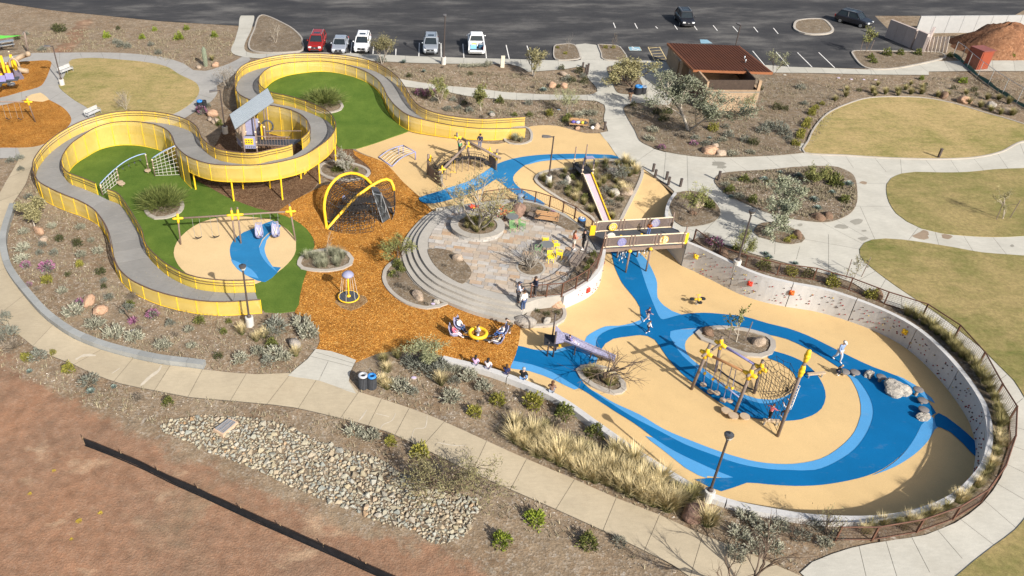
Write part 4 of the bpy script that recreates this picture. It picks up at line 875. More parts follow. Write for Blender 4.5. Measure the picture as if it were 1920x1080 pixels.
# yellow columns under the high part
d = tA0+.4
while d < tA1-2:
    v = along(A3,SA,d); w_ = along(B3,SB,pb[min(N,int(d/SA[-1]*N+.5))])
    for t in (.06,.94):
        q = v.lerp(w_,t); zt = (v.z+w_.z)/2-.2
        m = MB(); m.cyl((q.x,q.y,G(q.x,q.y)-.1),(q.x,q.y,zt),.075,n=10); m.build('column',M_YEL,walk)
    m = MB(); m.bar(v-Vector((0,0,.33)),w_-Vector((0,0,.33)),.1,.24); m.build('cross_beam',M_YEL,walk)
    d += 4.4
# ================================================================== playground equipment
def Bp(px,py): return Wg(px,py)
def T(px,py,z): return Vector((*at_z(px,py,z),z))
def Z(v): return H(v.x,v.y)
UZ = Vector((0,0,1))
M_POST = M('weathered_brown_post',(.20,.145,.115),.15,4,.6,.3); M_DKPOST = M('dark_bronze',(.065,.05,.045),.12,4,.5,.4)
M_CREAM = M('cream_plastic',(.72,.60,.42),.06,4,.5); M_LAV = M('lavender_plastic',(.26,.265,.39),.1,3,.55,.3); M_PURP = M('purple_steel',(.23,.22,.42),.08,3,.45,.4)
M_BLK = M('black_rubber',(.022,.023,.027),.2,5,.7,.3); M_DKGREY = M('charcoal',(.06,.065,.075),.15,5,.6,.3); M_STEEL = M('galvanised_steel',(.42,.44,.46),.1,4,.4,.5,.6)
M_WHITE = M('white_plastic',(.75,.74,.72),.06,4,.5); M_ROPE = M('white_rope',(.55,.53,.47),.1,8,.9); M_BROPE = M('dark_rope',(.03,.027,.026),.2,8,.9)
M_TANP2 = M('tan_plastic',(.42,.32,.22),.08,3,.55); M_LBL = M('light_blue_steel',(.27,.36,.55),.08,3,.45,.4); M_YP = M('yellow_plastic',(.78,.47,.02),.08,3,.5,.4)
M_LOG = M('log_timber',(.20,.155,.13),.2,5,.8,.2,fine=.15); M_OLOG = M('orange_timber',(.42,.21,.09),.15,5,.7)
def star_clamp(c,ax,nm,par,r=.13,L=.42,others=()):
    m = MB(); ax = Vector(ax).normalized()
    for a in (ax,*[Vector(o).normalized() for o in others]): m.tube([c-a*L,c-a*L*.6,c+a*L*.6,c+a*L],[r*.75,r,r,r*.75],8)
    m.ell(c,(r*1.3,)*3,None,8,6); return m.build(nm,M_YP,par,True)
# ---------------------------------------------------------------- swing sets
def swing_set(label,e0,e1,feet,belts,buckets=(),drop=.55):
    t = thing('swing_set',label,'swing set',(e0+e1)/2*1.0)
    ax = (e1-e0).normalized(); m = MB(); m.tube([e0,e1],.075,8); m.build('top_beam',M_POST,t,True)
    for f in feet:
        s_ = (f-e0).dot(ax); q = e0+ax*max(.35,min((e1-e0).length-.35,s_+.0)); d = (q-f).normalized(); m = MB(); m.tube([f-UZ*.05,q+d*.62],.07,8); m.build('leg',M_POST,t,True)
        star_clamp(q,ax,'clamp',t,.1,.42,(d,))
    for p in belts:
        s_ = (p-e0).xy.dot(ax.xy)/ax.xy.length_squared; q = e0+ax*s_; w_ = .27; n = 7
        a_,b_ = q-ax*w_,q+ax*w_; zs = p.z
        m = MB(); A = []; B = []
        for i in range(n):
            u = i/(n-1)*2-1; c = Vector((q.x,q.y,0))+ax*w_*u; c.z = zs+.13*u*u; o = Vector((-ax.y,ax.x,0))*.08; A.append(c-o); B.append(c+o)
        m.strip(A,B); m.strip([v-UZ*.015 for v in B],[v-UZ*.015 for v in A]); o = m.build('swing_seat',M_BLK,t)
        m = MB()
        for sgn in (-1,1): m.tube([q+ax*w_*sgn,Vector((q.x,q.y,zs+.13))+ax*w_*sgn-Vector((0,0,ax.z*w_*sgn))],.014,4)
        m.build('chain',M_STEEL,t)
    for p in buckets:
        s_ = (p-e0).xy.dot(ax.xy)/ax.xy.length_squared; q = e0+ax*s_; c = Vector((q.x,q.y,p.z)); fwd = Vector((ax.y,-ax.x,0)).normalized(); sd_ = Vector((ax.x,ax.y,0)).normalized()
        m = MB(); prof = [(-.42,-.02,.20),(-.2,-.10,.29),(.05,-.12,.31),(.2,.02,.31),(.33,.42,.27),(.4,.75,.2)]; L = []; R = []; C_ = []
        for (u,h,w_) in prof: b0 = c-fwd*u+UZ*h; L.append(b0-sd_*w_); R.append(b0+sd_*w_); C_.append(b0-UZ*.07)
        m.strip(L,C_); m.strip(C_,R)
        lip = [v+UZ*.12-fwd*.03 for v in L]; rip = [v+UZ*.12-fwd*.03 for v in R]; m.strip(lip,L); m.strip(R,rip); m.tube(lip,.035,5); m.tube(rip,.035,5); m.tube([lip[-1],C_[-1]+UZ*.15,rip[-1]],.04,5)
        m.strip([v-UZ*.04 for v in R],[v-UZ*.04 for v in C_]); m.strip([v-UZ*.04 for v in C_],[v-UZ*.04 for v in L])
        o = m.build('bucket_seat',M_LAV,t,True)
        h = MB(); h.tube([C_[1]+UZ*.16-sd_*.1,C_[2]+UZ*.2,C_[4]+UZ*.12-sd_*.16],.028,4); h.tube([C_[1]+UZ*.16+sd_*.1,C_[2]+UZ*.2,C_[4]+UZ*.12+sd_*.16],.028,4); h.build('harness',M_CREAM,o)
        m = MB()
        for sgn in (-1,1): m.tube([q+ax*.3*sgn,c+sd_*.3*sgn+UZ*.3],.014,4)
        m.build('chain',M_STEEL,t)
    return t
swing_set('wood beam swing set with two belt swings and two lavender bucket seats',T(325,410,1.6),T(553,396,1.6),[Bp(339,460),Bp(441,455.5),Bp(452,458),Bp(554.5,452.5)],[T(372,450,-.3),T(405,448,-.3)],[T(486,440,-.35),T(517,437,-.35)])
swing_set('swing set standing in the orange mulch bed beside the west lawn',T(-130,190,2.1),T(60,191,2.1),[Bp(66.7,230),Bp(-110,232)],[T(16.5,224,.22),T(39,224,.22)])
# ---------------------------------------------------------------- tower with the pale metal roof
tc = T(471,262,1.9); tower = thing('play_tower','play tower with a tilted white metal roof inside the yellow walkway','play tower',Vector((tc.x,tc.y,G(tc.x,tc.y))))
M_ROOFW = M('white_metal_roof',(.26,.295,.325),.06,1.5,.5,.4)
rc = [T(430.5,214.5,4.75),T(501.5,165,4.75),T(513.5,190,4.35),T(440.7,241,4.35)]
m = MB(); nrm = (rc[1]-rc[0]).cross(rc[3]-rc[0]).normalized(); nrm = nrm if nrm.z > 0 else -nrm
m.add([*rc,*[v-nrm*.1 for v in rc]],[(0,3,2,1),(4,5,6,7),(0,1,5,4),(1,2,6,5),(2,3,7,6),(3,0,4,7)]); roof = m.build('roof',M_ROOFW,tower)
for i in range(1,9):
    t = i/9; a = rc[0].lerp(rc[3],t)+nrm*.025; b = rc[1].lerp(rc[2],t)+nrm*.025; m = MB(); m.bar(a,b,.035,.05,nrm); m.build('seam',M_ROOFW,roof)
for t in (.18,.5,.82):
    for s_ in (.2,.8):
        a = rc[0].lerp(rc[1],t).lerp(rc[3].lerp(rc[2],t),s_)-nrm*.1; m = MB(); m.cyl((a.x,a.y,G(a.x,a.y)-.1),a,.07,n=8); m.build('post',M_POST,tower,True)
hx = [tc+Vector((1.3*math.cos(R_(a)),1.3*math.sin(R_(a)),0)) for a in range(-120,240,60)]
m = MB(); m.prism([(p.x,p.y) for p in hx],1.78,1.9); m.build('deck',M_DKGREY,tower)
for i,p in enumerate(hx):
    m = MB(); m.cyl((p.x,p.y,G(p.x,p.y)-.1),(p.x,p.y,3.15),.065,n=8); o = m.build('post',M_POST,tower,True)
    m = MB(); m.ell((p.x,p.y,3.17),(.1,.1,.07)); m.ell((p.x,p.y,2.2),(.1,.1,.06)); m.ell((p.x,p.y,1.7),(.1,.1,.06)); kind(m.build('post_cap',M_CREAM,o,True),'stuff')
def panel(a,b,z0,z1,mat,nm,par,th=.05): m = MB(); m.bar((a.x,a.y,(z0+z1)/2),(b.x,b.y,(z0+z1)/2),th,z1-z0); return m.build(nm,mat,par)
p1 = panel(hx[0],hx[1],1.55,2.75,M_LAV,'side_panel',tower)                        # the two panels towards the turf
for f in (0,):
    a,b = hx[0].lerp(hx[1],.2),hx[0].lerp(hx[1],.8); n_ = Vector((0,-1,0))*.04; q = panel(a+n_,b+n_,1.95,2.55,M_YP,'sign_plate',p1,.02)
    m = MB()
    for k in range(3):
        for r_ in range(2):
            u = a.lerp(b,.2+.3*k)+n_*1.6; m.box((u.x,u.y,2.17+.2*r_),(.13,.015,.09))
    m.build('sign_glyphs',M_DKGREY,q)
for k in range(7): u = hx[0].lerp(hx[1],.12+.76*k/6)+Vector((0,-.035,0)); m = MB(); m.box((u.x,u.y,1.72),(.05,.02,.2)); m.build('slot',M_DKGREY,p1)
p2_ = panel(hx[5],hx[0],1.55,2.2,M_LAV,'side_panel',tower); panel(hx[5],hx[0],2.2,2.75,M_TANP2,'side_panel',tower,.06)
panel(hx[4],hx[5],1.9,3.3,M_TANP2,'arch_panel',tower); panel(hx[3],hx[4],1.9,3.5,M_LAV,'arch_panel',tower)
pt = panel(hx[2].lerp(hx[3],.15),hx[2].lerp(hx[3],.85),1.95,3.2,M_TANP2,'game_panel',tower); m = MB(); c = hx[2].lerp(hx[3],.5)+Vector((-.05,-.05,.9)); m.tube([c+Vector((.16*math.cos(a),0,.16*math.sin(a))) for a in np.linspace(0,6.28,13)],.03,4); m.build('dial',M_DKGREY,pt)
yl = MB(); c = tc.lerp(hx[2],.8); yl.box((c.x,c.y+.2,2.6),(.12,.5,1.3)); yl.build('yellow_panel',M_YP,tower)
bk = MB(); bk.tube([tc+Vector((1.5+.5*math.cos(a),.8,1.0+.55*math.sin(a))) for a in np.linspace(0,6.28,17)],.09,6); bk.build('crawl_ring',M_DKGREY,tower,True)
ba,bb = T(545,272,2.0),T(566,260,2.0); m = MB(); m.add([hx[1]+UZ*.0,Vector((ba.x,ba.y,1.95)),Vector((bb.x,bb.y,1.95)),hx[2]+UZ*.0],[(0,1,2,3)]); m.add([v-UZ*.1 for v in [hx[1],Vector((ba.x,ba.y,1.95)),Vector((bb.x,bb.y,1.95)),hx[2]]],[(3,2,1,0)]); m.build('bridge_deck',M_DKGREY,tower)

for k in range(12): u = hx[1].lerp(Vector((ba.x,ba.y,1.9)),(k+.5)/12); m = MB(); m.bar((u.x,u.y,1.9),(u.x,u.y,2.75),.03,.03,(1,0,0)); m.build('bar',M_POST,tower)
for z in (1.92,2.78): m = MB(); m.bar((*hx[1].xy,z),(ba.x,ba.y,z),.06,.07); m.bar((*hx[2].xy,z),(bb.x,bb.y,z),.05,.06); m.build('bridge_rail',M_POST,tower)
# ---------------------------------------------------------------- rope course beside the walkway
t = thing('rope_course','rope and rail climbing course with light blue rails on the turf','climber',Bp(240,335))
def post2(a,zt,par,r=.05,cap=True,mat=None):
    m = MB(); m.cyl(a-UZ*.1,Vector((zt.x,zt.y,zt.z)),r,n=8); o = m.build('post',mat or M_POST,par,True)
    if cap: m = MB(); m.ell(Vector(zt)-UZ*.12,(r*1.7,r*1.7,.07)); m.ell(a+UZ*.9,(r*1.6,r*1.6,.06)); m.build('collar',M_CREAM,o,True)
    return o
RC = [((193,367.6),(190,344)),((224.5,345),(222,314)),((279.5,324),(275,287)),((291,331),(286,297)),((338,330),(328,270))]
tops = []
for f,q in RC:
    a = Bp(*f); k = 0; zt = a.z+1.0
    for _ in range(20):
        p_ = T(q[0],q[1],zt); e = (p_-a).xy.length
        zz = [(abs((T(q[0],q[1],a.z+h)-a).xy.length),h) for h in np.linspace(.6,3,49)]; h = min(zz)[1]; break
    tp = Vector((a.x,a.y,a.z+h)); tops.append((a,tp)); post2(a,tp,t)
for i,j,bow in ((0,1,.05),(1,2,.22),(3,4,.1)):
    a,b = tops[i][1],tops[j][1]; m = MB(); m.tube([a.lerp(b,s_)+UZ*bow*4*s_*(1-s_) for s_ in np.linspace(0,1,10)],.045,6); m.build('rail',M_LBL,t,True)
def net_between(a0,a1,b0,b1,nu,nv,par,mat,r=.018,nm='net',sag=0.0):
    m = MB(); P = lambda u,v: a0.lerp(a1,u).lerp(b0.lerp(b1,u),v)-UZ*sag*4*v*(1-v)*4*u*(1-u)
    for i in range(nu+1): m.tube([P(i/nu,q/6) for q in range(7)],r,4,False)
    for j in range(nv+1): m.tube([P(q/6,j/nv) for q in range(7)],r,4,False)
    return m.build(nm,mat,par)
net_between(tops[0][1],tops[1][1],tops[0][0]+UZ*.15,tops[1][0]+UZ*.25,6,4,t,M_ROPE); net_between(tops[3][1],tops[4][1],tops[3][0]+UZ*.1,tops[4][0]+UZ*.15,6,7,t,M_ROPE)
for p in ((229.5,350),(278,325),(226,347)): c = Bp(*p); m = MB(); m.lathe([(.05,0),(.05,.25),(.3,.28),(.3,.34),(.05,.36)],c,12); m.build('step_pod',M_TANP2,t)
a,b = tops[1][1],tops[2][1]
for s_ in (.2,.4,.6,.8): c = a.lerp(b,s_)+UZ*.14; m = MB(); m.tube([c,c-UZ*.45],.012,4); m.ell(c-UZ*.5,(.09,.09,.06)); m.build('hand_grip',M_DKGREY,t)
# ---------------------------------------------------------------- big net climber
P_,Q_ = Bp(613,430),Bp(738,404); dome = thing('net_climber','large rope net climber under two yellow arches with a black slide','climber',(P_+Q_)/2)
Mid = (P_+Q_)/2
A1 = [P_]+[T(*p) for p in ((609,402,-.15),(608,381,.5),(615,355,1.2),(633,333,1.85),(657,324.5,2.15),(677,329,2.1),(691,338.5,1.85),(708,361,1.2),(725,386,.2))]+[Q_]
A2 = [P_]+[T(*p) for p in ((637,402,.15),(662,374.5,1.0),(684,357,1.55),(700,346,1.85),(716,338,2.05),(729,336.5,2.05),(736,345,1.75),(740,366,.9),(740,388,.0))]+[Q_]
def arch(A,n=25):
    D = []; k = len(A)
    for i in range(k-1):
        a,b,c,d = A[max(i-1,0)],A[i],A[i+1],A[min(i+2,k-1)]
        for j in range(12): t = j/12; D.append(.5*((2*b)+(c-a)*t+(2*a-5*b+4*c-d)*t*t+(3*b-a-3*c+d)*t**3))
    D.append(A[-1]); S_ = arclen(D); return [along(D,S_,S_[-1]*i/(n-1)) for i in range(n)]
for A in (A1,A2): n_ = 20 if A is A2 else 20; m = MB(); m.tube(arch(A)[:n_],.13,8); m.build('arch',M_YP,dome,True); m = MB(); m.tube(arch(A)[n_-1:],.06,6); m.build('arch_foot',M_BROPE,dome,True)
a1,a2 = arch(A1),arch(A2)
GF = smooth([Vector(P_[:2])]+[Bp(*p).xy for p in ((640,437),(670,438),(700,434),(727,424))]+[Q_.xy],False,.2); GBk = smooth([P_.xy]+[Bp(*p).xy for p in ((607,402),(618,377),(650,362),(695,362),(728,378))]+[Q_.xy],False,.2)
def gl(L,t): x,y = L[min(len(L)-1,int(t*(len(L)-1)+.5))]; return Vector((x,y,H(x,y)+.05))
sl = [T(698,357,1.75),T(714,361,1.75),Bp(731,411)+UZ*.15,Bp(717.5,420)+UZ*.15]
def sheet_net(top,GL,nu,nv,bulge,skip=None):
    m = MB(); nd = MB(); out = (Vector(gl(GL,.5))-Mid); out.z = 0; out = out.normalized()
    def S(u,v):
        i = u*(len(top)-1); a = top[int(i)].lerp(top[min(len(top)-1,int(i)+1)],i-int(i)); b = gl(GL,u); return a.lerp(b,v)+out*bulge*4*v*(1-v)*math.sin(math.pi*u)
    for i in range(1,nu):
        if not (skip and skip[0] < i/nu < skip[1]): m.tube([S(i/nu,q/7) for q in range(8)],.02,4,False)
    for j in range(1,nv+1):
        for rg in ((0,24),) if not skip else ((0,int(skip[0]*24)),(int(skip[1]*24)+1,24)): m.tube([S(q/24,j/nv) for q in range(rg[0],rg[1]+1)],.02,4,False)
    for i in range(1,nu):
        for j in range(1+i % 2,nv,2):
            if not (skip and skip[0] < i/nu < skip[1]): nd.box(S(i/nu,j/nv),(.05,.05,.05))
    m.build('net',M_BROPE,dome); kind(nd.build('rope_joint',M_STEEL,dome),'stuff')
sheet_net(a2,GF,26,9,.4,(.56,.86)); sheet_net(a1,GBk,26,10,.5)
m = MB(); nd = MB()
for j in range(1,12):
    v = j/12; L = [a1[i].lerp(a2[i],v)-UZ*.5*math.sin(math.pi*v)*math.sin(math.pi*i/24) for i in range(2,23)]; m.tube(L,.024,4,False)
    for p in L[::4]: nd.box(p,(.05,.05,.05))
for i in range(2,23): m.tube([a1[i].lerp(a2[i],v)-UZ*.5*math.sin(math.pi*v)*math.sin(math.pi*i/24) for v in np.linspace(0,1,8)],.024,4,False)
m.build('net',M_BROPE,dome); kind(nd.build('rope_joint',M_STEEL,dome),'stuff')
c = Mid+UZ*1.1; m = MB()
for r in (.5,1.0,1.5): m.tube([c+Vector((r*1.2*math.cos(a),r*.8*math.sin(a),.12*math.sin(3*a))) for a in np.linspace(0,6.28,17)],.03,4,False)
for k in range(8): a = k*math.pi/4; m.tube([c,c+Vector((1.9*math.cos(a),1.3*math.sin(a),.1)),c+Vector((2.5*math.cos(a),1.8*math.sin(a),-.9))],.022,4,False)

for hh,ux,uy in ((.55,2.3,1.5),(1.45,1.9,1.2),(2.0,1.4,.9)):
    cz = Mid+UZ*hh+Vector((-.1,.35,0))
    for k in range(-5,6): s5 = math.sqrt(max(0,1-(k/5.5)**2)); m.tube([cz+Vector((ux*k/5.5,-uy*s5,0)),cz+Vector((ux*k/5.5,uy*s5,.15))],.024,4,False); m.tube([cz+Vector((-ux*s5,uy*k/5.5,0)),cz+Vector((ux*s5,uy*k/5.5,.1))],.024,4,False)
m.build('inner_net',M_BROPE,dome)
for px,py,r in ((671,378,20),(679,380,-25),(695,374,15),(645,374,0)):
    q = T(px,py,.55); m = MB(); m.tube([q+Vector((.1*math.sin(a),0,.38*math.cos(a)-.05)) for a in np.linspace(-1.6+R_(r),1.6+R_(r),8)],.08,6); m.build('foot_loop',M_LAV,dome,True)

for q,sz,rz_ in (((-.3,.5,1.3),(2.0,.8,.04),-20),((-1.2,.9,.9),(1.1,.9,.04),10),((.6,.9,1.6),(1.3,.7,.04),-10)): m = MB(); m.box(Mid+Vector(q),sz,R_(rz_)); m.build('rope_platform',M_DKGREY,dome)
v4 = [sl[0],sl[1],sl[1]+Vector((-.25,.85,.02)),sl[0]+Vector((-.25,.85,.02))]; m = MB(); m.add([*v4,*[v-UZ*.06 for v in v4]],[(0,3,2,1)][:0]+[(0,1,2,3),(7,6,5,4),(0,4,5,1),(1,5,6,2),(2,6,7,3),(3,7,4,0)]); m.build('slide_top',M_DKGREY,dome)
m = MB(); m.add([*sl,*[v-UZ*.06 for v in sl]],[(0,3,2,1),(4,5,6,7),(0,1,5,4),(1,2,6,5),(2,3,7,6),(3,0,4,7)]); s_o = m.build('slide_belt',M('slide_rubber',(.05,.055,.058),.25,6,.6),dome)
m = MB(); m.tube([sl[0],sl[3]],.04,5); m.tube([sl[1],sl[2]],.04,5); m.tube([sl[0].lerp(sl[3],.1),sl[1].lerp(sl[2],.1)],.03,5); m.build('slide_rail',M_STEEL,s_o)
m = MB()
for t_ in (.02,.5):
    for v in (sl[0].lerp(sl[3],t_),sl[1].lerp(sl[2],t_)): m.cyl((v.x,v.y,Z(v)-.05),v,.04,n=6)
m.build('slide_leg',M_STEEL,s_o)
# ---------------------------------------------------------------- log and net climber on the upper rubber
lc = thing('log_climber','log and rope bridge climber with yellow star brackets on the tan rubber','climber',Bp(860,320))
def logbar(a,b,r=.12,nm='log'): m = MB(); m.tube([a,b],r,8); return m.build(nm,M_LOG,lc,True)
la,lb = T(823,324,1.15),T(873,274,2.2); logbar(la,lb); ma,mb_ = T(866,259.5,2.2),T(939,297,1.25); logbar(ma,mb_)
c2 = T(876,272.5,2.2)
for q,dirs in ((T(829,318,1.3),((1,.2,0),(0,.3,1),(lb-la))),(c2,((lb-la),(mb_-ma),(.4,.2,1))),(T(858,257,2.3),((mb_-ma),(.2,.6,.5),(1,.2,0))),(T(918,283,1.5),((0,0,1),(mb_-ma))),(T(931,294,1.25),((0,0,1),(1,-.3,0),(mb_-ma))),(T(807,297,1.3),((0,0,1),(.3,.8,0)))):
    star_clamp(q,dirs[0],'star_bracket',lc,.075,.36,dirs[1:])
for f,zt in (((802,327),2.0),((827.5,350),1.2),((929.5,319),2.05),((917,310),1.0)):
    a = Bp(*f); m = MB(); m.tube([a-UZ*.1,a+UZ*zt],.1,8); m.build('post',M_LOG,lc,True)
for q,e in ((T(858,257,2.3),2.3),(T(876,272.5,2.2),2.2)):
    f = Vector((q.x+.5,q.y+.9,0)); f.z = Z(f); m = MB(); m.tube([f,q+(q-f).normalized()*.5],.1,8); m.build('post',M_LOG,lc,True)
def slats(f0,f1,h,n,nm='slat'):
    for i in range(n):
        z = .12+(h-.12)*i/(n-1); m = MB(); m.bar(f0+UZ*z,f1+UZ*z,.05,.11); m.build(nm,M_LOG,lc)
    m = MB()
    for s_ in (0,.33,.66,1): v = f0.lerp(f1,s_); m.bar(v,v+UZ*(h+.05),.07,.07,(1,0,0))
    m.build('stile',M_LOG,lc)
slats(Bp(802,327),Bp(827.5,350),.95,7); slats(Bp(917,310),Bp(929.5,319),1.0,7)
arcL = [T(*p) for p in ((816,321,.75),(824,309,1.0),(834,300,1.15),(847,293,1.2),(861,289.5,1.2),(875,288,1.2),(889,288,1.15),(902,290,1.05),(914,294,.9),(922,303,.7))]
inn = offset_line([p.xy for p in arcL],-.75); arcI = [Vector((*q,p.z-.02)) for q,p in zip(inn,arcL)]
m = MB(); nd = MB(); fl = MB()
for s_ in (0,.25,.5,.75,1): m.tube([a.lerp(b,s_)-UZ*.25*math.sin(math.pi*s_) for a,b in zip(arcL,arcI)],.026,5,False)
for i in range(len(arcL)-1):
    for u in (0,.33,.66): m.tube([(arcL[i].lerp(arcL[i+1],u)).lerp(arcI[i].lerp(arcI[i+1],u),s_)-UZ*.25*math.sin(math.pi*s_) for s_ in np.linspace(0,1,6)],.022,4,False)
m.build('rope_bridge',M_BROPE,lc)
for i in range(len(arcL)-1):
    a = arcL[i].lerp(arcI[i],.1)-UZ*.22; b = arcL[i].lerp(arcI[i],.9)-UZ*.22; c = arcL[i+1].lerp(arcI[i+1],.1)-UZ*.22; d = arcL[i+1].lerp(arcI[i+1],.9)-UZ*.22; fl = MB()
    fl.add([a.lerp(c,.08),b.lerp(d,.08),b.lerp(d,.92),a.lerp(c,.92)],[(0,1,2,3)]); fl.add([v-UZ*.03 for v in [a.lerp(c,.08),b.lerp(d,.08),b.lerp(d,.92),a.lerp(c,.92)]],[(3,2,1,0)]); fl.build('tread',M_BLK,lc)
    for v in (arcL[i],arcI[i]): m = MB(); m.tube([v,Vector((v.x,v.y,Z(v)))],.03,5); m.build('support',M_LOG,lc)
m = MB()
for a in (arcL,arcI): m.tube([v+UZ*.55 for v in a],.022,4,False); [m.tube([v,v+UZ*.55],.012,4,False) for v in a]
m.build('side_rope',M_BROPE,lc)
net_between(T(806,290,1.5),la+UZ*.3,Bp(803,326)+UZ*.8,T(818,318,.7),7,7,lc,M_BROPE,.018)
for px in (848,853): q = T(px,300,1.55); m = MB(); m.tube([q,q-UZ*1.2],.015,4); m.tube([q-UZ*1.2-Vector((.18,0,0)),q-UZ*1.2+Vector((.18,0,0))],.03,5); m.build('trapeze',M_YP,lc)
# ---------------------------------------------------------------- purple arched ladder
al = thing('arch_ladder','low purple arched ladder standing on the tan rubber','climber',Bp(740,305))
r1 = [Bp(710,296)+UZ*.05,T(727,282.5,.15),T(742,276,.45),T(756,272.5,.55)]; r2 = [Bp(735,313)+UZ*.05,T(752,296.5,.1),T(766,289,.4),T(779,285,.5)]
for r in (r1,r2): m = MB(); m.tube(smooth3(r,.2),.06,8); m.build('rail',M_LAV,al,True)
for a,b in ((r1[0],r2[0]),(r1[3],r2[3])): m = MB(); m.tube([a,b],.05,6); m.build('end_bar',M_PURP,al,True)
for v in (r1[3],r2[3],r1[3].lerp(r1[2],.6)): m = MB(); m.cyl((v.x,v.y,Z(v)-.05),v,.05,n=8); m.build('leg',M_PURP,al,True)
for s_ in (.2,.4,.6,.8): m = MB(); m.tube([a.lerp(b,s_)-UZ*.02 for a,b in zip(smooth3(r1,.4)[:12],smooth3(r2,.4)[:12])],.02,4); m.build('rope_rung',M_ROPE,al)
# ---------------------------------------------------------------- spinners
sp = Bp(654,563); t = thing('rope_spinner','standing spinner with a black disc, yellow mast and lavender cap on the mulch','spinner',sp)
m = MB(); m.cyl(sp,sp+UZ*2.25,.06,n=8); m.lathe([(.14,.3),(.16,.42),(.05,.5)],sp,10); m.build('mast',M_YP,t,True)
m = MB(); m.lathe([(.02,.28),(.72,.28),(.72,.36),(.02,.37)],sp,28); m.build('disc',M_DKGREY,t); m = MB(); m.tube([sp+Vector((.74*math.cos(a),.74*math.sin(a),.33)) for a in np.linspace(0,2*math.pi,29)[:-1]],.05,6,closed=True); m.build('rim',M_YP,t,True)
m = MB(); m.lathe([(.44,2.2),(.42,2.28),(.3,2.42),(.12,2.5),(.03,2.52)],sp,18); m.build('cap',M_LAV,t,True)
for k in range(6): a = k*math.pi/3+.3; m = MB(); m.tube([sp+Vector((.4*math.cos(a),.4*math.sin(a),2.22)),sp+Vector((.68*math.cos(a),.68*math.sin(a),.35))],.014,4); m.build('rope',M_ROPE,t)
mg = Bp(895,640); t = thing('seat_spinner','yellow ring spinner with four lavender bucket seats on the mulch','spinner',mg)
m = MB(); m.tube([mg+Vector((.56*math.cos(a),.56*math.sin(a),.72)) for a in np.linspace(0,2*math.pi,29)[:-1]],.13,8,closed=True); m.build('ring',M_YP,t,True)
m = MB(); m.cyl(mg,mg+UZ*.66,.11,n=10); m.build('pedestal',M_STEEL,t,True)
SEATS = []
for k,(px,py) in enumerate(((861,612),(851,625),(941,624),(935,640))):
    c = T(px,py,mg.z+.4); d = (Vector((mg.x,mg.y,c.z))-c).normalized(); s2 = Vector((-d.y,d.x,0)); m = MB(); m.bar(mg+UZ*.3,c-UZ*.12,.09,.07); m.build('arm',M_DKGREY,t)
    L = []; R = []; C_ = []
    for (u,h,w_) in ((.3,.0,.24),(.0,-.05,.28),(-.22,.1,.28),(-.34,.45,.25),(-.36,.62,.18)): b0 = c+d*u+UZ*h; L.append(b0-s2*w_); R.append(b0+s2*w_); C_.append(b0-UZ*.06-d*.03)
    m = MB(); m.strip(L,C_); m.strip(C_,R); m.strip([v+UZ*.1 for v in L],L); m.strip(R,[v+UZ*.1 for v in R]); m.tube([v+UZ*.1 for v in L],.035,5); m.tube([v+UZ*.1 for v in R],.035,5); m.strip([v-UZ*.03 for v in R],[v-UZ*.03 for v in C_]); m.strip([v-UZ*.03 for v in C_],[v-UZ*.03 for v in L])
    m.build('bucket_seat',M_LAV,t,True); SEATS.append((c,d))
sr = Bp(1306,571); t = thing('spring_seesaw','small yellow spring seesaw with black round seats on the tan rubber','seesaw',sr)
m = MB(); m.tube([sr+Vector((.1*math.cos(a),.1*math.sin(a),.4*a/25)) for a in np.linspace(0,25,60)],.02,4); m.build('spring',M_STEEL,t); m = MB(); m.tube([sr+Vector((-.36,.05,.42)),sr+Vector((0,0,.5)),sr+Vector((.36,.1,.42))],.07,8); m.tube([sr+Vector((0,0,.5)),sr+Vector((.02,-.32,.42))],.07,8); m.tube([sr+Vector((.02,.1,.45)),sr+Vector((.03,.12,.85))],.03,6); m.tube([sr+Vector((-.15,.1,.8)),sr+Vector((.2,.12,.8))],.03,6); m.build('body',M_YP,t,True)
for v in ((-.4,.06,.46),(.42,.12,.46),(.02,-.36,.46)): m = MB(); m.lathe([(.02,-.03),(.19,-.02),(.19,.03),(.02,.05)],sr+Vector(v),14); m.build('seat',M_BLK,t)
# ---------------------------------------------------------------- long slide on the hill
hs = Bp(1096,322); t = thing('long_slide','long pale lavender slide with a yellow edge running down the hill planter','slide',hs)
q = [T(1093,327,.55),T(1108.5,325.5,.55),T(1144,415.5,-1.55),T(1130,417,-1.55)]
M_ROLL = M('roller_slide',(.45,.36,.40),.06,2,.5,.4); nrm = (q[1]-q[0]).cross(q[3]-q[0]); nrm = nrm.normalized()*(1 if nrm.z > 0 else -1)
m = MB(); m.add([*q,*[v-nrm*.08 for v in q]],[(0,3,2,1),(4,5,6,7),(0,1,5,4),(1,2,6,5),(2,3,7,6),(3,0,4,7)]); bed_ = m.build('slide_bed',M_ROLL,t)
m = MB()
for i in range(1,60): a = q[0].lerp(q[3],i/60)+nrm*.012; b = q[1].lerp(q[2],i/60)+nrm*.012; m.tube([a,b],.02,4)
m.build('rollers',M_ROLL,bed_)
m = MB(); m.bar(q[1]+nrm*.07,q[2]+nrm*.07,.09,.2,nrm); m.build('edge_rail',M_YP,t); m = MB(); m.bar(q[0]+nrm*.07,q[3]+nrm*.07,.06,.18,nrm); m.build('edge_rail',M_CREAM,t)
for s_ in (.05,.35,.65,.95):
    for v in (q[0].lerp(q[3],s_),q[1].lerp(q[2],s_)): m = MB(); m.cyl((v.x,v.y,Z(v)-.3),v-nrm*.05,.05,n=6); m.build('leg',M_DKPOST,t)
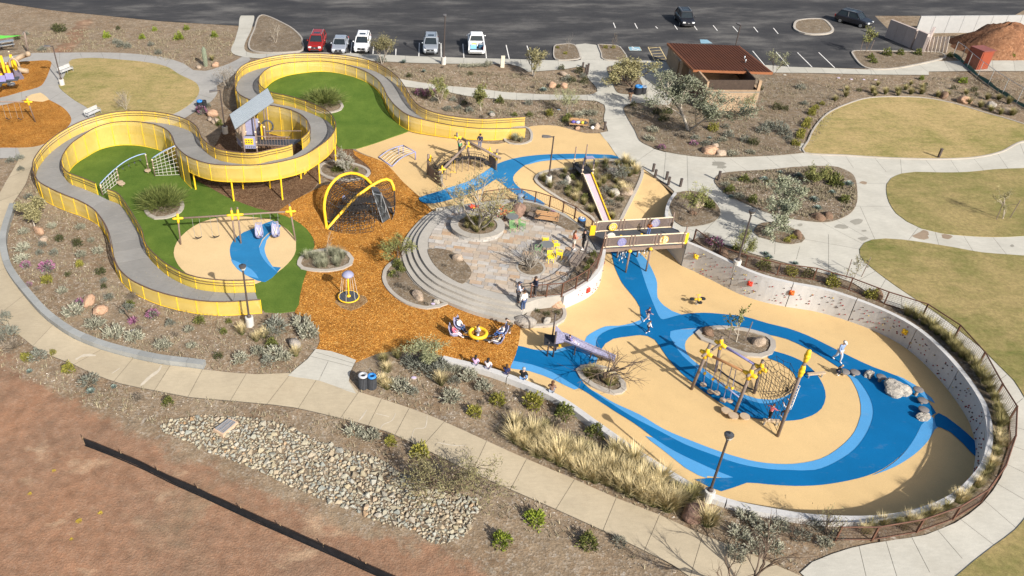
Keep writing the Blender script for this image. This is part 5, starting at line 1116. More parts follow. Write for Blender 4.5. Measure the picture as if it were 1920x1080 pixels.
dk = [T(*p,.5) for p in ((1073,304),(1097,302),(1111,322),(1092,327),(1082,318))]; m = MB(); m.prism([(v.x,v.y) for v in dk],.38,.5); m.build('platform',M_BLK,t)
for p,h in (((1076,306.5),1.65),((1096,307),1.9),((1091,327),.95),((1111,326),.95)):
    v = T(*p,.5); m = MB(); m.cyl((v.x,v.y,Z(v)-.2),(v.x,v.y,.5+h),.055,n=8); o = m.build('post',M_POST,t,True); m = MB(); m.ell((v.x,v.y,.95),(.1,.1,.07)); m.ell((v.x,v.y,.6),(.1,.1,.07)); m.build('collar',M_CREAM,o,True)
a,b = T(1094,318,.55),T(1113,317,.55); m = MB(); A = [a+UZ*.15,a+UZ*.85,a.lerp(b,.15)+UZ*1.02,b.lerp(a,.15)+UZ*1.02,b+UZ*.85,b+UZ*.15]; m.strip(A,[v+Vector((.02,.55,0)) for v in A]); m.strip([v+Vector((.02,.55,.04)) for v in A],[v+UZ*.04 for v in A]); m.build('hood',M_LAV,t)
# ---------------------------------------------------------------- purple slide in the bowl
ps = Bp(1048,645); t = thing('purple_slide','purple mottled slide with a tall fan panel and black platform in the playground bowl','slide',ps)
M_MOT = M('mottled_purple',(.21,.205,.30),.4,9,.6,.25)
zt = ps.z+1.25; ax = [T(1052,635,zt),T(1062,637.5,zt-.12),T(1090,650,zt-.5),T(1118,662,zt-.88),T(1140,671,zt-1.08),T(1152,676,ps.z+.12)]
ax = smooth3(ax,.3); S_ = arclen(ax); m = MB(); rows = []
for i,p in enumerate(ax):
    d = (ax[min(i+1,len(ax)-1)]-ax[max(i-1,0)]); d.z = 0; d.normalize(); s2 = Vector((-d.y,d.x,0)); w_ = .40-.17*S_[i]/S_[-1]; rows.append([p+s2*w_*math.cos(a)+UZ*(.28*(1-math.sin(a))-.05) for a in np.linspace(0,math.pi,7)])
for a,b in zip(rows,rows[1:]): m.strip(a,b); m.strip([v-UZ*.05 for v in b],[v-UZ*.05 for v in a])
for k in (0,6): m.tube([r[k] for r in rows],.05,5)
m.build('chute',M_MOT,t,True)
fp = [T(1043,610,zt+1.25),T(1059,628,zt+.55),T(1057,642,zt+.05),T(1040,645,zt-.1)]; m = MB(); m.add(fp+[v+Vector((-.05,-.03,0)) for v in fp],[(0,1,2,3),(7,6,5,4),(0,4,5,1),(1,5,6,2),(2,6,7,3),(3,7,4,0)]); m.build('fan_panel',M_MOT,t)
m = MB(); c = T(1034,638,zt-.15); m.box(c,(.95,1.1,.1),R_(-10)); m.build('platform',M_BLK,t)
for p,h in (((1040,646),.9),((1029,645),0),((1036,628),1.6),((1045,634),.6)): v = T(*p,zt-.15); m = MB(); m.cyl((v.x,v.y,Z(v)-.1),(v.x,v.y,zt+h),.055,n=8); m.build('post',M_DKPOST,t,True)
m = MB(); v = T(1043,625,zt+.6); m.ell(v,(.13,.1,.1)); v2 = T(1044,610,zt+1.25); m.ell(v2,(.07,.07,.07)); m.build('collar',M_CREAM,t,True)
v = Bp(1037,652); m = MB(); m.box(v+UZ*.3,(1.0,.32,.08),R_(-8)); m.build('step',M_YP,t); m = MB(); m.box(v+UZ*.13+Vector((.1,.15,0)),(.8,.1,.26),R_(-8)); m.build('step_base',M_DKPOST,t)
for s_ in (.3,.6,.85): i = int(s_*(len(ax)-1)); m = MB(); m.cyl((ax[i].x,ax[i].y,Z(ax[i])-.05),ax[i]-UZ*.05,.05,n=6); m.build('leg',M_DKPOST,t)
# ---------------------------------------------------------------- bridge
s0,s1 = T(1134.5,465,.08),T(1279,457,.08); n0,n1 = T(1115,435.7,.08),T(1259,427,.08)
br = thing('foot_bridge','brown footbridge with slatted sides and round emblem discs over the sunken ramp','bridge',Vector(((s0.x+n1.x)/2,(s0.y+n1.y)/2,0)))
dp = [T(1102,440,.08),T(1119,468,.08),s0,s1,T(1287,453,.08),T(1272,431,.08),n1,n0]; m = MB(); m.prism([(v.x,v.y) for v in dp],-.16,.075); m.build('deck',M_DKGREY,br)
m = MB(); m.bar(s0-UZ*.2,s1-UZ*.2,.16,.28); m.bar(n0-UZ*.2,n1-UZ*.2,.16,.28); m.build('deck_beam',M_POST,br)
M_BSL = M('bridge_slat',(.15,.115,.10),.12,4,.55)
def railing(a,b,sg):
    d = (b-a).normalized(); nn = Vector((d.y,-d.x,0))*sg*.03
    for h,mt in ((.98,M_CREAM),(.1,M_CREAM)): m = MB(); m.bar(a+UZ*h,b+UZ*h,.06,.07); m.build('rail',mt,br)
    m = MB()
    for h in np.linspace(.17,.92,14): m.bar(a+UZ*h,b+UZ*h,.02,.04)
    kind(m.build('slat',M_BSL,br),'stuff')
    for s_ in (0,.315,.36,.645,.69,1): v = a.lerp(b,s_); m = MB(); m.bar(v+UZ*.02,v+UZ*1.06,.1,.1,(1,0,0)); m.build('baluster',M_POST,br)
    for s_ in (.04,.28,.40,.61,.73,.96): v = a.lerp(b,s_); m = MB(); m.bar(v+UZ*.1,v+UZ*.98,.05,.14,d); m.build('stile',M_BSL,br)
railing(s0,s1,1); railing(n0,n1,-1)
def disc(px,py,z,base,over,nm,kind_):
    v = T(px,py,z); d = (s1-s0).normalized(); nn = Vector((d.y,-d.x,0)); m = MB(); r = .36; c = v+nn*.05
    pts = [c+d*r*math.cos(a)+UZ*r*math.sin(a) for a in np.linspace(0,2*math.pi,25)[:-1]]; m.add(pts+[p-nn*.05 for p in pts],[tuple(range(24)),tuple(range(47,23,-1))]+[(i,i+24,(i+1) % 24+24,(i+1) % 24) for i in range(24)]); o = m.build(nm,base,br)
    k = MB(); f = c+nn*.012
    def ringl(r_,w_,a0=0,a1=6.283): k.tube([f+d*r_*math.cos(a)+UZ*r_*math.sin(a) for a in np.linspace(a0,a1,21)],w_,4)
    if kind_ == 'rings': ringl(.34,.02); ringl(.22,.02,.3,5.6); ringl(.11,.02)
    elif kind_ == 'net':
        ringl(.33,.03)
        for q_ in (-.2,-.07,.07,.2): k.tube([f+d*q_+UZ*.26,f+d*q_-UZ*.26],.022,4); k.tube([f+d*.26+UZ*q_,f-d*.26+UZ*q_],.022,4)
    elif kind_ == 'lines':
        for q_ in (-.18,-.06,.06,.18): k.tube([f+d*.28+UZ*q_,f-d*.28+UZ*q_],.018,4)
        k.tube([f-UZ*.25,f-UZ*.36],.03,4)
    elif kind_ == 'gear':
        ringl(.3,.05)
        for q_ in range(8): a = q_*.785; k.tube([f+d*.08*math.cos(a)+UZ*.08*math.sin(a),f+d*.26*math.cos(a)+UZ*.26*math.sin(a)],.03,4)
    k.build('emblem',over,o)
M_DW = M('disc_cream',(.50,.48,.43),.06,4,.55)
disc(1165.6,453.5,.55,M_LAV,M_PURP,'round_sign','net'); disc(1245,449,.55,M_DW,M_YP,'round_sign','rings'); disc(1149,425,.6,M_DW,M_YP,'round_sign','gear'); disc(1229,417.5,.75,M_DW,M_PURP,'round_sign','net'); disc(1145,443.5,.95,M_DW,M_STEEL,'round_sign','lines')
for f in ((1173,511.5),(1211,508.5),(1156.5,484),(1194,482)):
    v = Bp(*f); m = MB(); m.cyl(v-UZ*.1,(v.x,v.y,.0),.075,n=8); m.build('column',M_POST,br,True)
    m = MB(); m.ell((v.x,v.y,-.02),(.16,.16,.13)); m.build('clamp',M_YP,br,True)
for px,py,zt in ((1113,436,1.2),(1117,436,1.2),(1130,466,1.55),(1258,427,1.5),(1281,457,1.6),(1133,465,1.3)):
    v = T(px,py,.05); m = MB(); m.cyl((v.x,v.y,-.3),(v.x,v.y,zt),.06,n=8); o = m.build('end_post',M_POST,br,True); m = MB(); m.ell((v.x,v.y,1.0),(.1,.1,.06)); m.ell((v.x,v.y,.15),(.1,.1,.06)); m.build('collar',M_CREAM,o,True)
for px,py in ((1111,433),(1285,447)): v = T(px,py,.45); m = MB(); m.box(v,(.42,.12,.95),R_(5)); m.build('end_panel',M_YP,br)
for (px,L_,mat) in ((1163,.9,M_WHITE),(1167,1.3,M_STEEL),(1171,1.1,M_WHITE),(1174,1.5,M_STEEL),(1177,1.0,M_STEEL),(1201,.55,M_WHITE),(1206,.8,M_STEEL),(1211,.6,M_WHITE),(1216,.9,M_STEEL)):
    v = T(px,464,-.2); v.y += .15; m = MB(); m.tube([v,v-UZ*L_],.014,4)
    for k in (.55,1.0): m.ell(v-UZ*L_*k,(.05,.05,.09))
    m.build('chime',mat,br,True)
# ---------------------------------------------------------------- big post structure in the bowl
bs = Bp(1376,777); t = thing('net_structure','tall timber post climber with yellow brackets, beams and a web net in the bowl','climber',bs)
def vpost(f,top,r=.1):
    a = Bp(*f); zz = min((abs((T(top[0],top[1],a.z+h)-a).xy.length),h) for h in np.linspace(1,8,141))[1]; b = T(top[0],top[1],a.z+zz)
    m = MB(); m.tube([a-UZ*.1,b],r,8); m.build('post',M_LOG,t,True); return a,b
pp = [vpost((1296,730),(1332,645)),vpost((1342,697),(1353.6,631.7)),vpost((1376,777.5),(1413,686)),vpost((1414,737.6),(1430.5,675.4)),vpost((1457.7,818),(1517,659))]
def onpost(i,px,py):
    a,b = pp[i]; best = min(((proj_px(a.lerp(b,s_))-Vector((px,py))).length,s_) for s_ in np.linspace(0,1,61)); return a.lerp(b,best[1])
def proj_px(v):
    d = np.array(v)-np.array([0,0,CAM_H]); z = d@fw; return Vector((CX+F_PX*d[0]/z,CY-F_PX*(d@up)/z))
b1,b3,b2,b4 = onpost(0,1327,663),onpost(2,1407,702),onpost(1,1354,645),onpost(3,1426,690)
for a,b,mt,nm in ((b1,b3,M_OLOG,'beam'),(b2,b4,M_PURP,'beam')): d = (b-a).normalized(); m = MB(); m.tube([a-d*.3,b+d*.3],.085,8); m.build(nm,mt,t,True)
for a,b in ((b1,b2),(b3,b4)): d = (b-a).normalized(); m = MB(); m.tube([a-d*.75,b+d*.35],.085,8); m.build('cross_beam',M_LOG,t,True)
for c,dirs in ((b1,(pp[0][1]-pp[0][0],b3-b1)),(b2,(pp[1][1]-pp[1][0],b4-b2)),(b3,(pp[2][1]-pp[2][0],b3-b1)),(b4,(pp[3][1]-pp[3][0],b4-b2)),(onpost(4,1513.5,669),(pp[4][1]-pp[4][0],)),(onpost(4,1505,697),(pp[4][1]-pp[4][0],))): star_clamp(c,dirs[0],'star_bracket',t,.14,.42,dirs[1:])
pods = [((1316.7,728),(1326,690)),((1330,740.6),(1340,707)),((1342,743.5),(1352,720)),((1353.6,757),(1370,710)),((1366,758),(1380,724))]
for k,(f,q) in enumerate(pods):
    a = Bp(*f); s_ = (a-b1).xy.dot((b3-b1).xy)/(b3-b1).xy.length_squared; hp = b1.lerp(b3,s_)
    m = MB(); m.lathe([(.03,.26),(.2,.28),(.2,.34),(.03,.36)],a,12); o = m.build('step_pod',M_TANP2,t); m = MB(); m.tube([a+UZ*.3,hp-UZ*.1],.025,5); m.build('hanging_rod',M_LAV,o); m = MB(); m.ell(a.lerp(hp,.45),(.1,.1,.12)); m.build('knob',M_YP,o,True)
lo_a,lo_b = T(1338,707.5,.1),T(1387,746,-.2); m = MB(); m.tube([lo_a,lo_b],.045,6); m.build('hand_bar',M_LAV,t,True)
r0,r1_ = T(1347,692,-.9),T(1412,731,-1.0); m = MB(); m.tube([r0.lerp(r1_,s_)-UZ*.15*4*s_*(1-s_) for s_ in np.linspace(0,1,9)],.05,6); m.build('low_rope',M_BLK,t)
web = [T(*p) for p in ((1430,677,.6),(1455,667,.5),(1482,681,.5),(1497,705,.5),(1488,731,.4),(1466,745,.2),(1440,745,.0),(1419,733,-.1))]; wc = sum(web,Vector())/8+Vector((.5,-.5,-.5)); m = MB()
for v in web: m.tube([v,v.lerp(wc,.5)-UZ*.1,wc],.014,4,False)
for k in range(8):
    a,b = web[k],web[(k+1) % 8]; m.tube([a.lerp(b,.5),a.lerp(b,.5).lerp(wc,.5)-UZ*.1,wc],.014,4,False)
for f in (0,.2,.38,.55,.7,.83,.92):
    L_ = [];
    for k in range(8): a = web[k].lerp(wc,f)-UZ*.2*f*(1-f); b = web[(k+1) % 8].lerp(wc,f)-UZ*.2*f*(1-f); L_ += [a,a.lerp(b,.5).lerp(wc,.06)]
    m.tube(L_,.014,4,False,True)
m.build('web_net',M_BROPE,t)
nb0,nb1 = pp[4][0],Bp(1420,742); net_between(pp[4][0].lerp(pp[4][1],.62),pp[3][1],pp[4][0]+UZ*.2,nb1+UZ*.3,11,9,t,M_BROPE,.013)
m = MB()
for k in range(7): v = pp[4][0].lerp(pp[4][1],.42+.035*k); m.tube([v,v+Vector((.3,.12,-.22)),v+Vector((.22,.05,-.62))],.02,4)
m.build('rope_tassel',M_ROPE,t)
for (px,py) in ((1359.5,776),(1373,785.5),(1394.5,787)): a = Bp(px,py); m = MB(); m.lathe([(.05,0),(.06,.2),(.3,.24),(.3,.32),(.03,.33)],a,12); m.build('step_pod',M_TANP2,t)
for nm,a,b in (('balance_beam',(1511,710),(1544,707)),('balance_beam',(1428,796),(1459,798))):
    a,b = Bp(*a),Bp(*b); tt = thing(nm,'timber balance beam beside the stepping discs' if a.x > 28 else 'timber balance beam with a child standing on it','balance beam',a); m = MB(); m.bar(a+UZ*.38,b+UZ*.38,.18,.12); m.build('beam',M_TANP2,tt)
    for s_ in (.12,.88): v = a.lerp(b,s_); m = MB(); m.cyl(v-UZ*.05,v+UZ*.34,.05,n=6); m.build('leg',M_STEEL,tt)
SDISC = [(1581,704,.35),(1600,705,.35),(1648,716,.45),(1716,742,.55),(1727,757,.3),(1728,775,.35)]
SL = ['grey stepping disc where the blond child stands','second grey stepping disc, left of the smaller pale boulder','grey stepping disc between the two larger boulders','tall grey stepping disc on a stem right of the big boulder','middle grey stepping disc in the short curved row of three','grey stepping disc touching the smallest pale boulder']
for (px,py,h),lb in zip(SDISC,SL):
    a = Bp(px,py); t = thing('stepping_disc',lb,'stepping disc',a,'stepping discs by the boulders'); m = MB(); m.lathe([(.02,h-.05),(.3,h-.04),(.31,h),(.27,h+.03),(.02,h+.04)],a,16); m.build('top',M('disc_top',(.17,.155,.15),.15,5,.8),t,True); m = MB(); m.cyl(a-UZ*.05,a+UZ*(h-.04),.09,n=8); m.build('stem',M_TANP2,t)
# ---------------------------------------------------------------- west play structure and shade sail
w0 = Bp(14,158); t = thing('play_structure','play structure with yellow panels, tan tube slide and purple chute at the west edge','play structure',w0)
for k,(px,py,h) in enumerate(((-12,150,3),(-4,165,2.6),(12,148,3.2),(22,158,2.6),(30,146,3.2),(35,150,2.8),(8,168,2.2),(-25,160,3))):
    a = Bp(px,py); post2(a,a+UZ*h,t,.06)
    m = MB(); m.box(a+UZ*(h*.55)+Vector((.12,-.06,0)),(.3,.07,h*.62),R_(15)); m.build('climbing_panel',M_YP,t)
for (px,py,z,w_,d_) in ((8,152,1.3,1.4,1.2),(24,148,1.6,1.2,1.1),(-10,158,1.2,1.6,1.4)): v = T(px,py,z); m = MB(); m.box(v,(w_,d_,.1),R_(10)); m.build('deck',M_DKGREY,t); m = MB(); m.box(v+UZ*.5+Vector((0,-d_/2,0)),(w_*.7,.05,.7),R_(10)); m.build('side_panel',M_PURP,t)
sc = Bp(42,134); m = MB(); m.tube([sc+Vector((.2+.95*math.cos(a),.95*math.sin(a),2.1-a*.33)) for a in np.linspace(0,5.6,26)],.30,10); m.build('tube_slide',M('beige_tube',(.33,.25,.17),.1,3,.55),t,True)
v = T(27,122,2.3); m = MB(); m.tube([v+Vector((.5*math.cos(a),0,.75*math.sin(a))) for a in np.linspace(-.3,3.44,15)],.14,6); m.build('arch_panel',M('beige_tube',(.33,.25,.17)),t,True)
a,b = T(30,132,1.3),Bp(38,150)+UZ*.1; m = MB(); s2 = Vector((.35,.05,0)); m.add([a-s2*.7,a+s2*.7,b+s2*1.2,b-s2*1.2],[(0,3,2,1)]); m.add([v-UZ*.06 for v in (a-s2*.7,a+s2*.7,b+s2*1.2,b-s2*1.2)],[(0,1,2,3)]); m.tube([a-s2*.7+UZ*.1,b-s2*1.2+UZ*.12],.06,5); m.tube([a+s2*.7+UZ*.1,b+s2*1.2+UZ*.12],.06,5); m.build('chute',M_LAV,t)
v = Bp(22,162); m = MB(); m.ell(v+UZ*.25,(.5,.4,.25)); m.build('stepping_dome',M_STEEL,t,True)
a = Bp(53.5,101); t = thing('shade_sail','bright green shade sail tied to a brown post at the northwest corner','shade sail',a)
tp = T(45.3,59.5,a.z+2.9); m = MB(); m.tube([a-UZ*.1,tp],.13,8); m.build('post',M_LOG,t,True)
m = MB(); c1 = T(41,66,2.7); c2_,c3 = T(-60,58,2.9),T(-70,74,2.3); n = 6
V_ = [[c1.lerp(c2_,i/n).lerp(c1.lerp(c3,i/n),j/n)-UZ*.25*math.sin(math.pi*i/n) for j in range(n+1)] for i in range(n+1)]
for i in range(n): m.strip(V_[i],V_[i+1])
m.build('sail',M('green_fabric',(.10,.42,.06),.08,1,.8),t); m = MB(); m.tube([tp,c1],.015,4); m.build('cable',M_STEEL,t)
# ================================================================== street furniture
M_LPOLE = M('bronze_pole',(.07,.055,.05),.12,4,.45,.4); M_LENS = M('lamp_lens',(.55,.55,.52),.05,4,.3)
M_CBASE = concrete_mat('lamp_base',(.50,.48,.44),(.38,.36,.32),.03)
def lamp(base,kind_,label,arm=None,h=4.55,bh=.75):
    t = thing('street_lamp',label,'street lamp',base,'street lamps'); top = base+UZ*h
    m = MB(); m.lathe([(.29,-.3),(.29,bh-.03),(.26,bh)],base,16); m.build('base',M_CBASE,t)
    m = MB(); m.lathe([(.16,bh),(.15,bh+.14),(.08,bh+.2)],base,8); m.cyl(base+UZ*(bh+.1),top,.075,.06,8); m.build('pole',M_LPOLE,t)
    if kind_ == 'arm':
        d = Vector(arm).normalized(); m = MB(); m.bar(top-UZ*.08,top+d*.32-UZ*.05,.07,.07); hd = m.build('arm',M_LPOLE,t)
        s2 = Vector((-d.y,d.x,0)); m = MB(); A = [top+d*.25,top+d*.45,top+d*.95,top+d*1.02]; W_ = [.06,.17,.19,.12]
        m.strip([a-s2*w_+UZ*.0 for a,w_ in zip(A,W_)],[a+s2*w_+UZ*.0 for a,w_ in zip(A,W_)]); m.strip([a+s2*w_-UZ*.12 for a,w_ in zip(A,W_)],[a-s2*w_-UZ*.12 for a,w_ in zip(A,W_)]); m.strip([a+s2*w_ for a,w_ in zip(A,W_)],[a+s2*w_-UZ*.12 for a,w_ in zip(A,W_)]); m.strip([a-s2*w_-UZ*.12 for a,w_ in zip(A,W_)],[a-s2*w_ for a,w_ in zip(A,W_)])
        hd = m.build('lamp_head',M('lamp_head_grey',(.13,.12,.115),.1,4,.5),t); m = MB(); c = top+d*.72-UZ*.135; m.box(c,(.3,.3,.02),math.atan2(d.y,d.x)); m.build('lens',M_LENS,hd)
    else:
        m = MB(); m.lathe([(.07,-.02),(.09,.06),(.25,.36),(.25,.42)],top,10); hd = m.build('lamp_head',M('lamp_head_bronze',(.085,.075,.07),.1,4,.45),t); m = MB(); m.lathe([(.2,.42),(.21,.45),(.08,.48)],top,10); m.build('cap',M_DKGREY,hd); m = MB(); m.cyl(top+UZ*.48,top+UZ*.56,.04,n=6); m.build('sensor',M_BLK,hd)
        m = MB(); m.lathe([(.14,.14),(.19,.27)],top+Vector((.03,-.03,0)),10); m.build('lens',M_LENS,hd)
lamp(Wg(1326,937,G),'post','bronze post-top street lamp behind the seat wall at the south edge of the bowl')
lamp(Bp(468.9,610),'post','bronze post-top street lamp beside the low end of the yellow walkway')
lamp(Bp(1379,503),'post','bronze post-top street lamp behind the climbing wall near the footbridge')
lamp(Bp(117.2,160.5),'arm','street lamp with a side arm beside the white bench on the west lawn',(-1,.1,0))
lamp(Bp(422.8,250),'arm','street lamp with a side arm left of the play tower roof',(-1,-.25,0))
lamp(Bp(1027.5,343.7),'arm','street lamp with a side arm in the hill planter by the long slide',(-1,.15,0))
lamp(Bp(831.5,120.5),'arm','street lamp with a side arm at the parking kerb beside the grey car',(0,1,0),5.6,.9)
lamp(Bp(1371,119),'arm','street lamp behind the brown roofed restroom building',(0,1,0))
# bollards
def bollard(px,py,label,h=.95): a = Bp(px,py); t = thing('bollard',label,'bollard',a,'bollards on the pavements'); m = MB(); m.box(a+UZ*h/2,(.17,.17,h),R_(8)); m.build('post',M_DKPOST,t); m = MB(); m.box(a+UZ*(h+.02),(.2,.2,.05),R_(8)); m.box(a+UZ*(h-.12),(.175,.175,.05),R_(8)); m.build('cap',M_LPOLE,t)
for px,py,lb in ((1223.7,323,'bollard at the top left of the five near the ramp entrance'),(1227.5,334,'lower bollard of the left pair at the ramp entrance'),(1248.7,338,'upper bollard of the middle pair at the ramp entrance'),(1252.5,348,'lower bollard of the middle pair at the ramp entrance'),(1275,351,'rightmost of the five bollards at the ramp entrance')): bollard(px,py,lb,.8)
bollard(1346,340,'lone dark bollard at the tip of the planted island east of the ramp'); bollard(1758.7,297,'leaning looking dark bollard at the edge of the northeast lawn'); bollard(1133,244,'dark bollard beside the cluttered wooden bench',.85); bollard(1092.5,127,'short dark bollard nearest the parking lot on the main walk',.6)
bollard(1097,142,'left of the two tall dark posts beside the main walk',1.25); bollard(1101,140.5,'right of the two tall dark posts beside the main walk',1.3)
# fences
M_RUST = M('rusty_steel',(.115,.055,.035),.25,3,.75,.3); M_FMESH = M('fence_wire',(.12,.075,.055),.2,3,.7)
def fence(nm,label,P,h=1.08,sp=None,mat=None,rail=.045,mesh=True,wire=.007,cat='fence',postw=.09,lean=0.0):
    t = thing(nm,label,cat,P[len(P)//2]); mat = mat or M_RUST
    m = MB(); m.tube([p+UZ*h for p in P],rail,5); m.build('top_rail',mat,t)
    m = MB(); m.tube([p+UZ*.1 for p in P],rail*.7,5); m.build('bottom_rail',mat,t)
    for i,p in enumerate(P):
        a = P[max(i-1,0)]; b = P[min(i+1,len(P)-1)]; m = MB(); m.bar(p-UZ*.15,p+UZ*(h+.03),postw,postw,b-a); m.build('fence_post',mat,t)
    if mesh:
        for a,b in zip(P,P[1:]):
            m = MB(); L = (b-a).length; n = max(3,int(L/.16))
            for i in range(1,n): q = a.lerp(b,i/n); m.bar(q+UZ*.1,q+UZ*(h-.02),wire*1.4,wire*1.4,b-a)
            for j in range(1,7): z = .1+(h-.12)*j/7; m.bar(a+UZ*z,b+UZ*z,wire*1.4,wire*1.4)
            m.build('mesh_panel',M_FMESH,t)
    return t
FE = [(1300,452),(1346,485),(1396,502),(1456,517),(1524,526),(1590,545),(1657,571),(1729,594),(1789,634),(1834,685),(1866,745),(1892,787),(1889,842),(1870,898),(1837,944),(1785,976),(1717,1000),(1634,1014),(1566,1014)]
fence('mesh_fence','long rusty mesh fence curving along the top of the climbing wall',[Bp(*p) for p in FE])
PF = [T(*p,.02) for p in ((1131,462),(1127.5,478),(1119,503),(1101,527),(1079,541),(1053,553.5),(1024,556),(994.5,558))]
fence('mesh_fence','rusty mesh fence on top of the round plaza wall',PF,1.05)
NF = [T(*p,.02) for p in ((905,379),(940,374),(977,374),(1003,379),(1030,387.5),(1055,398),(1077,408),(1108,435))]
fence('mesh_fence','rusty mesh fence between the plaza benches and the tan rubber',NF,1.0)
hr = [T(*p,.02) for p in ((1099,472),(1095,488),(1088,500),(1078,515),(1062,530),(1040,541),(1015,549),(990,552))]; t = thing('handrail','thin curved metal handrail inside the plaza planting strip','handrail',hr[3]); m = MB(); m.tube([p+UZ*.92 for p in hr],.03,6); m.build('rail',M_DKPOST,t)
for p in hr[::2]: m = MB(); m.cyl(p-UZ*.05,p+UZ*.92,.025,n=6); m.build('rail_post',M_DKPOST,t)
# bins
M_BBLUE = M('bin_blue',(.03,.19,.50),.1,4,.45,.4)
def can(par,c,r,h,lidc,slat=True):
    m = MB(); m.lathe([(r*.92,.03),(r,.1),(r,h-.06),(r*1.03,h)],c,20); o = m.build('can',M_BLK,par)
    if slat:
        k = MB()
        for i in range(20): a = 2*math.pi*i/20; k.bar(c+Vector((r*1.02*math.cos(a),r*1.02*math.sin(a),.08)),c+Vector((r*1.02*math.cos(a),r*1.02*math.sin(a),h-.05)),.05,.02,(math.cos(a),math.sin(a),0))
        kind(k.build('slat',M_DKGREY,o),'stuff')
    m = MB(); m.tube([c+Vector((r*.72*math.cos(a),r*.72*math.sin(a),h+.05)) for a in np.linspace(0,2*math.pi,19)[:-1]],r*.32,6,closed=True); l = m.build('lid',lidc,par,True)
    m = MB(); m.lathe([(r*.5,h-.03),(r*.5,h-.02)],c,14); m.build('bin_opening',M_BLK,par)
a = Bp(689,727); t = thing('litter_bin','twin black slatted litter bin with a grey ring lid and a blue ring lid','litter bin',a); can(t,a+Vector((-.27,0,0)),.3,.98,M('bin_grey',(.4,.41,.43),.05,4,.5)); can(t,a+Vector((.29,-.03,0)),.29,.95,M_BBLUE)
a = Bp(1088,431); t = thing('litter_bin','tall black litter bin with a blue and white ring lid by the footbridge','litter bin',a); can(t,a,.33,1.0,M_BBLUE); m = MB(); m.tube([a+Vector((.15*math.cos(q),.15*math.sin(q),1.16)) for q in np.linspace(0,6.28,15)[:-1]],.05,5,closed=True); m.build('ring',M_WHITE,t,True)
a = T(974,383,.02); t = thing('litter_bin','grey blue litter bin beside the plaza boulder and mesh fence','litter bin',a); m = MB(); m.lathe([(.24,0),(.27,.1),(.29,.8),(.32,.9),(.2,.98)],a,14); m.build('can',M('bin_slate',(.17,.22,.30),.1,4,.5),t,True); m = MB(); m.box(a+Vector((.25,-.1,.78)),(.2,.3,.12)); m.build('bin_opening',M_BLK,t)
a = Bp(376,203); t = thing('litter_bin','wide black litter bin with blue lid at the east end of the west lawn','litter bin',a); can(t,a,.32,.75,M_BBLUE,False); can(t,a+Vector((.45,.1,0)),.26,.72,M_BLK,False)
a = Bp(1195,177); t = thing('litter_bin','dark litter bin with blue lid behind the walker by the restroom path','litter bin',a); can(t,a,.42,.85,M_BBLUE,False); can(t,a+Vector((.6,.1,0)),.34,.8,M('bin_grey2',(.2,.24,.3),.05,4,.5),False)
# benches
def bench(c,az,L,label,seatm,legm,back=True,slab=None):
    t = thing('bench',label,'bench',c); d = Vector((math.cos(R_(az)),math.sin(R_(az)),0)); f = Vector((d.y,-d.x,0))
    if slab: m = MB(); m.box(c+UZ*.01-f*.1,(L*1.15,1.2,.06),R_(az)); m.build('pad',slab,t)
    for k in range(4): q = c+f*(.21-.13*k)+UZ*.45; m = MB(); m.bar(q-d*L/2,q+d*L/2,.11,.04); m.build('seat_slat',seatm,t)
    if back:
        for k in range(3): q = c-f*(.27+.03*k)+UZ*(.58+.13*k); m = MB(); m.bar(q-d*L/2,q+d*L/2,.035,.11); m.build('back_slat',seatm,t)
    for s_ in (-.46,0,.46):
        q = c+d*L*s_; m = MB(); m.bar(q+f*.22,q+f*.18+UZ*.43,.05,.05,d); m.bar(q-f*.22,q-f*.34+UZ*.9,.05,.05,d); m.bar(q+f*.24+UZ*.42,q-f*.26+UZ*.42,.05,.05,d)
        if abs(s_) > .1 and back: m.bar(q+f*.24+UZ*.64,q-f*.3+UZ*.64,.05,.04,d); m.bar(q+f*.22+UZ*.43,q+f*.24+UZ*.64,.04,.04,d)
        m.build('leg_frame',legm,t)
    return t
M_WSLAT = M('bench_wood',(.42,.25,.125),.15,5,.7,fine=.1); M_GSLAT = M('bench_grey_wood',(.20,.165,.14),.15,5,.7)
bench(T(1024,418,.02),-16,1.9,'orange wooden slat bench with black frame on the plaza',M_WSLAT,M_DKPOST)
bench(T(1000,412,.02),-40,1.0,'small dark bench half hidden beside the plaza boulder',M_GSLAT,M_DKPOST)
bench(T(1083,496,.02),58,2.1,'dark slatted bench facing the yellow chairs near the bike rack',M_GSLAT,M_DKPOST)
M_PBEN = M('pale_grey_bench',(.46,.46,.45),.06,3,.7)
bench(Bp(125,138),60,1.8,'white bench on a pale pad beside the west lawn lamp',M_PBEN,M_STEEL,True,M_CONC); bench(Bp(176,218),60,1.8,'white bench at the south tip of the west lawn behind the yellow walkway',M_PBEN,M_STEEL,True,M_CONC)
bb_ = bench(Bp(1084,240),-12,1.9,'wooden bench cluttered with bags at the edge of the tan rubber',M_WSLAT,M_DKPOST)
bq = Bp(1084,240); d = Vector((math.cos(R_(-12)),math.sin(R_(-12)),0))
for k,(u,c,lb) in enumerate(((-.55,(.10,.08,.3),'dark purple bag on the cluttered wooden bench'),(-.1,(.35,.4,.62),'pale blue jacket heaped on the cluttered wooden bench'),(.4,(.55,.5,.06),'yellow and black bag on the cluttered wooden bench'),(.62,(.05,.05,.06),'black backpack on the right end of the cluttered wooden bench'))):
    t = thing('bag',lb,'bag',bq+d*u+UZ*.47); m = MB(); m.ell(bq+d*u+UZ*.62,(.24,.17,.16),None,8,6); m.build('body',M('bag_%d' % k,c,.2,9,.85),t,True); m = MB(); m.tube([bq+d*(u-.1)+UZ*.74,bq+d*u+UZ*.84,bq+d*(u+.1)+UZ*.74],.02,4); m.build('handle',M_BLK,t)
